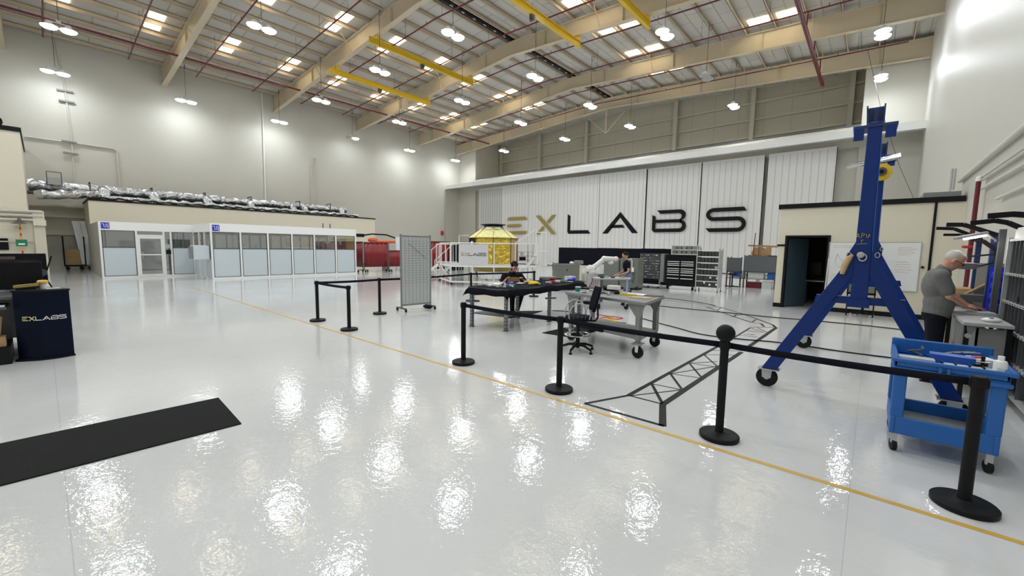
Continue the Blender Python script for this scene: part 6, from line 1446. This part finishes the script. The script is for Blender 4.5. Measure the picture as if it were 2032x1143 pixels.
# higher rail at the back left
i0 = inner[0]; i1 = inner[1]
e0, e1 = onD(911, 524, 22.4), onD(930, 524, 22.4)
B().tube([(e0.x, e0.y, DZ_), (e0.x, e0.y, 2.42), (e1.x, e1.y, 2.42)], .022, 8).obj('high_rail', 'white_steel', t)
B().bar((e0.x, e0.y, DZ_-.03), (e1.x, e1.y, DZ_-.03), .3, .05).obj('deck', 'grey_light', t)
B().tube([(e0.x, e0.y, .03), (e0.x, e0.y, DZ_-.05)], .03, 8).obj('post', 'grey_light', t)
# sign on the front rail
def PO(s, z, o=0):
    a, b2 = Pb, Pc; d = (b2-a); d.z = 0; L = d.length; d.normalize(); n = Vector((d.y, -d.x, 0)); return Vector((a.x, a.y, 0))+d*(s*L)+n*(o+.035)+ZV*z, d, n, L
(p0, d, n, L) = PO(.20, DZ_+.0); 
t2 = thing('name_banner', 'white company name banner hanging on the platform rail before the gold capsule', 'banner', p0)
s0, s1 = .19, .87
p0 = PO(s0, DZ_+.05)[0]; p1 = PO(s1, DZ_+.05)[0]; H_ = .94
B().prism([p0, p1, p1+ZV*H_, p0+ZV*H_], n*.012).obj('banner', 'banner', t2, smooth=False)
name_sign(p0+d*(L*(s1-s0)*.07)+n*.014+ZV*(H_*.42), d, (0, 0, 1), n, L*(s1-s0)*.86, .15, 'gold_paint', 'black', t2)
# stairs at the left
t = thing('platform_stairs', 'white steel stairs with handrails at the left end of the platform', 'stairs', G(858, 560))
TD = (Pa-Pb); TD.z = 0; TD.normalize()                       # outwards, away from the deck
W_ = Vector((cS.x-Pa.x, cS.y-Pa.y, 0)).normalized()*.9
sdir = (-SR*.9+SF*.3).normalized(); base = Vector((Pa.x, Pa.y, 0))
for k in range(4):
    c_ = base+sdir*(.14+.26*k); z = DZ_-.2*(k+1)+.0
    B().prism([c_+ZV*z, c_+sdir*.26+ZV*z, c_+sdir*.26+W_+ZV*z, c_+W_+ZV*z], ZV*.035).obj('tread', 'white_steel', t)
for w_ in (Vector((0, 0, 0)), W_):
    a = base+sdir*.1+w_; b2 = base+sdir*1.2+w_
    B().bar(a+ZV*(DZ_-.06), b2+ZV*.1, .04, .12).obj('stringer', 'white_steel', t)
    B().tube([a+ZV*(DZ_-.1), a+ZV*(DZ_+1.0), b2+ZV*1.05, b2+ZV*.05], .022, 8).obj('handrail', 'white_steel', t)
    for k in (.35, .7): p = a.lerp(b2, k); z0 = DZ_*(1-k); B().tube([p+ZV*(z0), p+ZV*(z0+1.0)], .016, 8).obj('baluster', 'white_steel', t)
# balusters seen behind the left corner
t = thing('rear_railing', 'white barred railing at the rear left of the platform', 'railing', G(880, 545))
for k, px in enumerate((866, 876, 884, 893, 905)):
    p = onD(px, 522, 23.0); B().tube([(p.x, p.y, .03), (p.x, p.y, DZ_+1.0)], .022, 8).obj('bar', 'white_steel', t)
pa, pb = onD(866, 522, 23.0), onD(908, 522, 23.0); B().tube([(pa.x, pa.y, DZ_+1.0), (pb.x, pb.y, DZ_+1.0)], .022, 8).tube([(pa.x, pa.y, DZ_), (pb.x, pb.y, DZ_)], .03, 8).obj('rail', 'white_steel', t)
# stair tower at the right
t = thing('stair_tower', 'tall white rolling stair with slanted handrail right of the gold capsule', 'rolling stairs', G(1065, 560))
dT = 21.5
def DT(px, py, dd_=dT): return onD(px, py, dd_)
a0, a1_, a2_ = DT(1023, 482), DT(1062, 456), DT(1068, 457)
B().tube([a0, a1_, a2_], .022, 8).obj('handrail', 'white_steel', t)
B().tube([Vector((a0.x, a0.y, DZ_)), a0], .024, 8).obj('post', 'white_steel', t)
for px, yt in ((1064, 459), (1074, 461), (1085, 461)):
    p = DT(px, yt); B().tube([p, (p.x, p.y, .04)], .026, 8).obj('post', 'white_steel', t)
for yv in (461, 499, 526):
    p, q_ = DT(1064, yv), DT(1085, yv); B().tube([p, q_], .02, 8).obj('cross_rail', 'white_steel', t)
for k in range(6):
    z = .25+k*.22; c_ = DT(1030+k*6, 540); c_.z = z
    B().bar(c_, c_+SF*.8, .24, .03).obj('tread', 'grey_light', t)
pa, pb = DT(1026, 548), DT(1066, 527); pa.z = .1; pb.z = 1.55
B().bar(pa, pb, .04, .12).obj('stringer', 'white_steel', t); B().bar(pa+SF*.8, pb+SF*.8, .04, .12).obj('stringer', 'white_steel', t)
pa, pb = DT(1022, 560), DT(1088, 560); pa.z = pb.z = .08; B().bar(pa, pb, .05, .06).obj('base_beam', 'grey_light', t)
p = onD(1035, 505, 24.5)
t = thing('wire_shelf', 'grey wire shelf with papers and bottles behind the stair tower', 'shelf', (p.x, p.y, 0))
for px in (1027, 1048, 1058):
    q_ = onD(px, 484, 24.5); B().tube([(q_.x, q_.y, 0), (q_.x, q_.y, q_.z)], .025, 6).obj('post', 'grey_light', t)
for py in (500, 508, 517, 526):
    q0, q1 = onD(1025, py, 24.5), onD(1058, py, 24.5); B().bar(q0, q1, .5, .03).obj('shelf_board', 'grey_light', t)
for k in range(4):
    q0 = onD(1032+k*3.2, 514, 24.3); tag(B().lathe([(.05, 0), (.05, .2), (.03, .24)], (q0.x, q0.y, q0.z-.1), n=10).obj('dark_bottle', 'black'), 'dark bottle on the grey wire shelf behind the stair tower', 'bottle', 'dark bottles on the wire shelf')
q0 = onD(1036, 503.5, 24.2); tag(B().cbox((q0.x, q0.y, q0.z), (.25, .02, .2)).obj('small_notice', 'paper'), 'small white notice standing on the grey wire shelf', 'notice')
# ================================================================== PEOPLE
def capsule(b, p, rp, q, rq, n=14):
    p = Vector(p); q = Vector(q); d = (q-p); L = d.length; d.normalize(); pts = []; rs = []
    for a in (80, 55, 30, 0): pts.append(p-d*rp*math.sin(math.radians(a))); rs.append(max(.002, rp*math.cos(math.radians(a))))
    for k in (.33, .66): pts.append(p.lerp(q, k)); rs.append(rp+(rq-rp)*k)
    for a in (0, 30, 55, 80): pts.append(q+d*rq*math.sin(math.radians(a))); rs.append(max(.002, rq*math.cos(math.radians(a))))
    return b.tube(pts, rs, n)
def blend(b, name, m, parent, vox, smooth=3):
    o = b.obj(name, m, parent)
    r_ = o.modifiers.new('merge', 'REMESH'); r_.mode = 'VOXEL'; r_.voxel_size = vox; r_.use_smooth_shade = True
    s_ = o.modifiers.new('relax', 'SMOOTH'); s_.factor = .5; s_.iterations = smooth
    return o
def basis(f, upv=ZV):
    f = Vector(f).normalized(); s = f.cross(Vector(upv)).normalized(); u_ = s.cross(f).normalized(); return f, s, u_   # forward, right side, up
def rotm(f, s, u_): return Matrix((f, s, u_)).transposed()
def head(body, t, c, f, s, u_, k, hair_m, style):
    """skull, jaw, nose and ears go into the body; eyes, mouth and hair are parts"""
    R = rotm(f, s, u_)
    body.ell(c+u_*.02*k, (.098*k, .077*k, .105*k), rot=R).ell(c+f*.022*k-u_*.055*k, (.070*k, .058*k, .07*k), rot=R).ell(c+f*.055*k-u_*.095*k, (.030*k, .034*k, .026*k), rot=R)
    capsule(body, c+f*.088*k+u_*.0*k, .010*k, c+f*.108*k-u_*.034*k, .015*k, 8)
    for sg in (-1, 1): body.ell(c+s*sg*.078*k-u_*.012*k-f*.005*k, (.020*k, .010*k, .032*k), rot=R); body.ell(c+s*sg*.035*k+f*.078*k+u_*.022*k, (.016*k, .026*k, .009*k), rot=R)
    for sg in (-1, 1):
        e = B().ell(c+s*sg*.031*k+f*.081*k+u_*.004*k, (.011*k, .013*k, .007*k), 12, 8, rot=R).obj('eye', 'grey_light', t); B().ell(c+s*sg*.031*k+f*.0905*k+u_*.002*k, (.004*k, .007*k, .006*k), 10, 6, rot=R).obj('iris', 'hair_dark', e)
    B().ell(c+f*.084*k-u_*.062*k, (.010*k, .024*k, .006*k), 12, 8, rot=R).obj('mouth', 'ink_red', t)
    h = B()
    if style == 'short':      # receding short hair: crown and sides
        h.ell(c+u_*.040*k-f*.026*k, (.086*k, .079*k, .090*k), rot=R).ell(c+u_*.088*k+f*.03*k, (.056*k, .058*k, .030*k), rot=R)
    elif style == 'curly':
        random.seed(2); h.ell(c+u_*.05*k-f*.022*k, (.10*k, .088*k, .092*k), rot=R)
        for q_ in range(26):
            a = random.uniform(0, 2*PI); e_ = random.uniform(.45, 1.4); dv = (f*math.cos(a)*math.cos(e_)+s*math.sin(a)*math.cos(e_)+u_*math.sin(e_))
            if dv.dot(f) > .25 and dv.dot(u_) < .8: continue
            h.ell(c+u_*.045*k-f*.012*k+Vector((dv.x, dv.y, dv.z))*.088*k, (.026*k, .026*k, .022*k), 8, 6)
        for sg in (-1, 1): h.ell(c+s*sg*.066*k+f*.012*k-u_*.055*k, (.020*k, .010*k, .045*k), rot=R)
        h.ell(c+u_*.095*k+f*.055*k, (.045*k, .065*k, .028*k), rot=R)
        h.ell(c+f*.040*k-u_*.100*k, (.046*k, .052*k, .034*k), rot=R).ell(c+f*.094*k-u_*.048*k, (.008*k, .03*k, .007*k), rot=R)
    else:                     # dark hair pulled back into a bun
        h.ell(c+u_*.042*k-f*.02*k, (.098*k, .083*k, .092*k), rot=R).ell(c-f*.09*k-u_*.02*k, (.05*k, .045*k, .06*k), rot=R).ell(c-f*.08*k-u_*.09*k, (.035*k, .03*k, .06*k), rot=R)
    blend(h, 'hair', hair_m, t, .006, 2)
def hand(body, w, d, pn, k, curl=.35, thumb=1):
    """wrist w, pointing d, palm normal pn (towards what it holds)"""
    d = Vector(d).normalized(); pn = Vector(pn); pn = (pn-d*pn.dot(d)).normalized(); s = d.cross(pn).normalized()
    R = rotm(d, s, pn); c = w+d*.05*k; body.ell(c, (.052*k, .042*k, .017*k), rot=R); capsule(body, w-d*.01, .024*k, c, .024*k, 10)
    for i, (off, L) in enumerate(((-.030, .072), (-.010, .082), (.011, .077), (.030, .06))):
        b0 = c+d*.042*k+s*off*k; m1 = b0+(d*math.cos(curl*.5)+pn*math.sin(curl*.5)+s*off*2)*L*.5*k; e = m1+(d*math.cos(curl*1.6)+pn*math.sin(curl*1.6)+s*off*2)*L*.5*k
        capsule(body, b0, .0095*k, m1, .0088*k, 8); capsule(body, m1, .0088*k, e, .0075*k, 8)
    b0 = c-d*.02*k-s*thumb*.035*k; m1 = b0+(d*.6-s*thumb*.7+pn*.25).normalized()*.035*k; e = m1+(d*.9-s*thumb*.2+pn*.25).normalized()*.032*k
    capsule(body, b0, .014*k, m1, .011*k, 8); capsule(body, m1, .011*k, e, .009*k, 8)
def shoe(t, a, f, k, m='black'):
    f = Vector((f[0], f[1], 0)).normalized(); s = f.cross(ZV); b = B()
    b.ell(Vector((a.x, a.y, .045*k))+f*.09*k, (.10*k, .045*k, .042*k), rot=rotm(f, s, ZV)).ell(Vector((a.x, a.y, .05*k)), (.065*k, .042*k, .05*k), rot=rotm(f, s, ZV)); capsule(b, (a.x, a.y, .06*k), .045*k, (a.x, a.y, .11*k), .042*k)
    o = blend(b, 'shoe', m, t, .008, 2)
    B().prism([Vector((a.x, a.y, .001))+f*x_*k+s*y_*k for x_, y_ in ((-.07, -.035), (.1, -.045), (.18, -.03), (.195, 0), (.18, .03), (.1, .045), (-.07, .035))], ZV*.016).obj('sole', 'rubber', o)

# ---- grey haired man at the side workbench, in profile
k = 1.07; Ym = 8.2
t = thing('person', 'standing person with short white hair, glasses and grey short sleeved shirt, leaning over the workbench', 'person', (.72, Ym, 0))
def at(px, py, Y): return onY(px, py, Y)
f0 = Vector((1, 0, 0)); sR = Vector((0, -1, 0))
pel = Vector((.72, Ym, .97)); belly = Vector((.76, Ym, 1.12)); chest = Vector((.725, Ym, 1.36)); nk = Vector((.745, Ym, 1.57))
hc = at(1892, 517, Ym)
hf, hs, hu = basis(Vector((.80, .10, -.60)), (.6, .1, .8))
body = B()
head(body, t, hc, hf, hs, hu, k*1.0, 'hair_white', 'short')
capsule(body, nk-ZV*.02, .066, hc-hu*.05-hf*.02, .060)
body.ell(chest, (.125, .17, .22)).ell(belly, (.13, .16, .18)).ell(pel, (.12, .16, .14))
shN, shF = Vector((.725, Ym-.185, 1.50)), Vector((.735, Ym+.185, 1.50))
elN = at(1884, 588, Ym-.17); wrN = at(1913, 607.5, Ym+.12); elF = Vector((elN.x+.06, Ym+.30, elN.z)); 
plate_z = 1.007
wN = G(1915, 608.5, plate_z+.045); wN = at(1915, 608, 8.32); wF = Vector((wN.x+.04, wN.y+.26, wN.z))
capsule(body, shN, .058, elN, .046); capsule(body, elN, .047, wN, .030); capsule(body, shF, .058, elF, .046); capsule(body, elF, .046, wF, .030)
for w_, e_, th in ((wN, elN, 1), (wF, elF, -1)):
    dv = (w_-e_).normalized(); dv = (Vector((dv.x, dv.y, dv.z*.35))).normalized(); hand(body, w_, dv, (0, 0, -1), k*1.12, .25, th)
for sg in (-1, 1):
    hip = pel+Vector((0, sg*.09, -.05)); kn = Vector((.735, Ym+sg*.10, .52)); an = Vector((.70, Ym+sg*.11, .10)); capsule(body, hip, .085, kn, .055); capsule(body, kn, .055, an, .038)
blend(body, 'body', 'skin', t, .0075, 3)
sh = B()
sh.ell(chest+Vector((-.035, 0, .0)), (.150, .215, .235)).ell(belly+Vector((-.02, 0, 0)), (.165, .20, .23)).ell(Vector((.73, Ym, 1.0)), (.155, .19, .17)).ell(Vector((.66, Ym, 1.49)), (.09, .17, .09))
capsule(sh, shN+Vector((-.01, -.005, 0)), .086, shN.lerp(elN, .72), .080); capsule(sh, shF, .086, shF.lerp(elF, .72), .080); capsule(sh, nk-ZV*.06, .092, nk+ZV*.015+hf*.0, .078); capsule(sh, shN, .085, shF, .085)
so = blend(sh, 'shirt', 'shirt_grey', t, .009, 14)
tr = B(); tr.ell(pel-ZV*.02, (.145, .185, .16))
for sg in (-1, 1):
    hip = pel+Vector((0, sg*.09, -.06)); kn = Vector((.735, Ym+sg*.10, .52)); an = Vector((.70, Ym+sg*.11, .09)); capsule(tr, hip, .108, kn, .080); capsule(tr, kn, .080, an, .064)
blend(tr, 'trousers', 'jeans_dark', t, .01, 3)
for sg in (-1, 1): shoe(t, Vector((.70, Ym+sg*.11, 0)), (1, 0), k)
gl = B()
for sg in (-1, 1):
    cg = hc+hs*sg*.034*k+hf*.104*k+hu*.004; gl.tube([cg+hs*math.cos(a)*.025+hu*math.sin(a)*.018 for a in [j*2*PI/14 for j in range(15)]], .003, 5)
    gl.tube([hc+hs*sg*.060*k+hf*.102*k+hu*.006, hc+hs*sg*.084*k+hf*.07*k+hu*.006, hc+hs*sg*.088*k-hf*.005*k+hu*.0], .003, 5)
gl.obj('glasses', 'black', t)

# ---- woman at the robot table
g0 = G(1243, 606); k = .98
t = thing('person', 'standing person with dark tied hair, black t-shirt and blue jeans at the robot table', 'person', (g0.x, g0.y, 0))
f = (-SR*.95-SF*.1).normalized(); s = f.cross(ZV).normalized()
def W(a, b2, z): return Vector((g0.x, g0.y, 0))+f*a+s*b2+ZV*z
body = B(); hc = W(.10, 0, 1.585); hf, hs, hu = basis(f*.86-ZV*.5, f*.5+ZV*.86)
head(body, t, hc, hf, hs, hu, k, 'hair_dark', 'bun')
pel, chest, nk = W(0, 0, .94), W(.045, 0, 1.25), W(.055, 0, 1.43)
capsule(body, nk, .048, hc-hu*.05, .046); body.ell(chest, (.09, .13, .17)).ell(W(.02, 0, 1.06), (.08, .11, .13)).ell(pel, (.10, .145, .12))
sh1, sh2 = W(.05, -.155, 1.36), W(.05, .155, 1.36); el1, el2 = W(.06, -.20, 1.09), W(.06, .2, 1.09); w1, w2 = W(.27, -.14, 1.0), W(.27, .14, 1.0)
for a, b2, c_, th in ((sh1, el1, w1, 1), (sh2, el2, w2, -1)):
    capsule(body, a, .044, b2, .036); capsule(body, b2, .036, c_, .024); hand(body, c_, (c_-b2)*1.0+f*.15, (0, 0, -1), .95, .45, th)
for sg in (-1, 1): capsule(body, W(0, sg*.08, .88), .07, W(.02, sg*.085, .48), .05); capsule(body, W(.02, sg*.085, .48), .048, W(-.02, sg*.09, .09), .034)
blend(body, 'body', 'skin_tan', t, .008, 3)
sh = B(); sh.ell(chest, (.108, .15, .185)).ell(W(.02, 0, 1.07), (.098, .13, .12)).ell(W(.055, -.06, 1.27), (.10, .08, .09)).ell(W(.055, .06, 1.27), (.10, .08, .09))
capsule(sh, sh1, .062, sh1.lerp(el1, .45), .056); capsule(sh, sh2, .062, sh2.lerp(el2, .45), .056); capsule(sh, sh1, .06, sh2, .06); capsule(sh, nk-ZV*.05, .065, nk, .056)
blend(sh, 'shirt', 'black_cloth', t, .009, 3)
tr = B(); tr.ell(pel, (.12, .165, .13)).ell(W(-.05, 0, .90), (.09, .14, .10))
for sg in (-1, 1): capsule(tr, W(0, sg*.08, .86), .092, W(.02, sg*.085, .48), .068); capsule(tr, W(.02, sg*.085, .48), .068, W(-.02, sg*.09, .10), .058)
blend(tr, 'jeans', 'jeans_blue', t, .01, 3)
for sg in (-1, 1): shoe(t, W(-.02, sg*.09, 0), (f.x, f.y), k*.95)

# ---- seated man at the draped table
hcp = onD(1020.5, 530, 10.75)
t = thing('person', 'seated person with curly brown hair and beard in black t-shirt, working at the draped table', 'person', (hcp.x, hcp.y, 0))
k = 1.08; f = (-SF*.85+SR*.35).normalized(); s = f.cross(ZV).normalized()
g0 = Vector((hcp.x, hcp.y, 0))-f*.16
def S(a, b2, z): return g0+f*a+s*b2+ZV*z
hz = hcp.z
body = B(); hc = S(.16, 0, hz); hf, hs, hu = basis(f*.86-ZV*.5+s*-.1, f*.5+ZV*.86)
head(body, t, hc, hf, hs, hu, k, 'hair_dark', 'curly')
seat_z = .56; pel = S(-.06, 0, seat_z+.10); chest = S(.02, 0, hz-.33); nk = S(.07, 0, hz-.15)
capsule(body, nk, .056, hc-hu*.05, .052); body.ell(chest, (.11, .16, .19)).ell(S(-.03, 0, (pel.z+chest.z)/2), (.11, .15, .18)).ell(pel, (.12, .165, .12))
sh1, sh2 = S(.04, -.225, hz-.24), S(.04, .225, hz-.24)
el1, el2 = S(.16, -.36, hz-.48), S(.16, .36, hz-.48); w1, w2 = S(.38, -.14, .99), S(.36, .30, .99)
for a, b2, c_, th in ((sh1, el1, w1, 1), (sh2, el2, w2, -1)):
    capsule(body, a, .052, b2, .042); capsule(body, b2, .042, c_, .028); hand(body, c_, (c_-b2).normalized()+f*.2, (0, 0, -1), 1.0, .5, th)
fx = G(1031, 624); fx2 = G(1024, 622)
kn1, kn2 = S(.36, -.13, seat_z+.03), S(.36, .13, seat_z+.03); an1, an2 = S(.20, -.07, .10), S(.26, .08, .10)
for kn, an, sg in ((kn1, an1, -1), (kn2, an2, 1)): capsule(body, S(-.02, sg*.09, seat_z+.06), .08, kn, .056); capsule(body, kn, .055, an, .038)
blend(body, 'body', 'skin', t, .008, 3)
shb = B(); shb.ell(chest, (.145, .225, .22)).ell(S(-.03, 0, (pel.z+chest.z)/2), (.135, .175, .2)).ell(pel+ZV*.03, (.14, .18, .11))
capsule(shb, sh1, .084, sh1.lerp(el1, .8), .078); capsule(shb, sh2, .084, sh2.lerp(el2, .8), .078); capsule(shb, sh1, .075, sh2, .075); capsule(shb, nk-ZV*.06, .08, nk-ZV*.01, .066)
blend(shb, 'shirt', 'black_cloth', t, .009, 3)
tr = B(); tr.ell(pel-ZV*.02, (.15, .185, .12))
for kn, an, sg in ((kn1, an1, -1), (kn2, an2, 1)): capsule(tr, S(-.02, sg*.09, seat_z+.06), .10, kn, .075); capsule(tr, kn, .075, an, .058)
blend(tr, 'trousers', 'jeans_dark', t, .01, 3)
for an in (an1, an2): shoe(t, an, (f.x, f.y), 1.0, 'grey_dark')
# his stool
p = S(-.06, 0, 0)
t = thing('work_stool', 'black round stool under the seated man', 'stool', p)
B().lathe([(.0, seat_z-.09), (.17, seat_z-.09), (.19, seat_z-.06), (.18, seat_z-.03), (.0, seat_z-.025)], p, n=24).obj('seat', 'black', t); B().lathe([(.03, .08), (.03, seat_z-.09)], p, n=12).obj('column', 'steel', t)
for j in range(5): a = j*2*PI/5; B().bar(p+ZV*.09, p+Vector((.26*math.cos(a), .26*math.sin(a), .04)), .035, .03).obj('leg', 'black', t)
c_ = S(.50, .0, TZ_); tag(B().bar(S(.47, .30, TZ_+.06), S(.44, -.04, TZ_+.06), .015, .11).obj('wooden_board', 'wood'), 'brown wooden box the seated man holds in front of him on the table', 'wooden box')
# ------------------------------------------------------------------ light and colour
W = bpy.data.worlds.new('world'); SC.world = W; W.use_nodes = True
W.node_tree.nodes['Background'].inputs[0].default_value = (.8, .85, .9, 1); W.node_tree.nodes['Background'].inputs[1].default_value = .3
SC.view_settings.view_transform = 'Standard'; SC.view_settings.look = 'None'; SC.view_settings.gamma = 1; SC.view_settings.use_curve_mapping = False
SC.view_settings.exposure = -0.02
SC.cycles.use_denoising = True
SC.cycles.max_bounces = 8; SC.cycles.diffuse_bounces = 4; SC.cycles.glossy_bounces = 4; SC.cycles.transparent_max_bounces = 12
SC.cycles.sample_clamp_indirect = 12
SC.cycles.use_light_tree = True
SC.cycles.caustics_reflective = False; SC.cycles.caustics_refractive = False
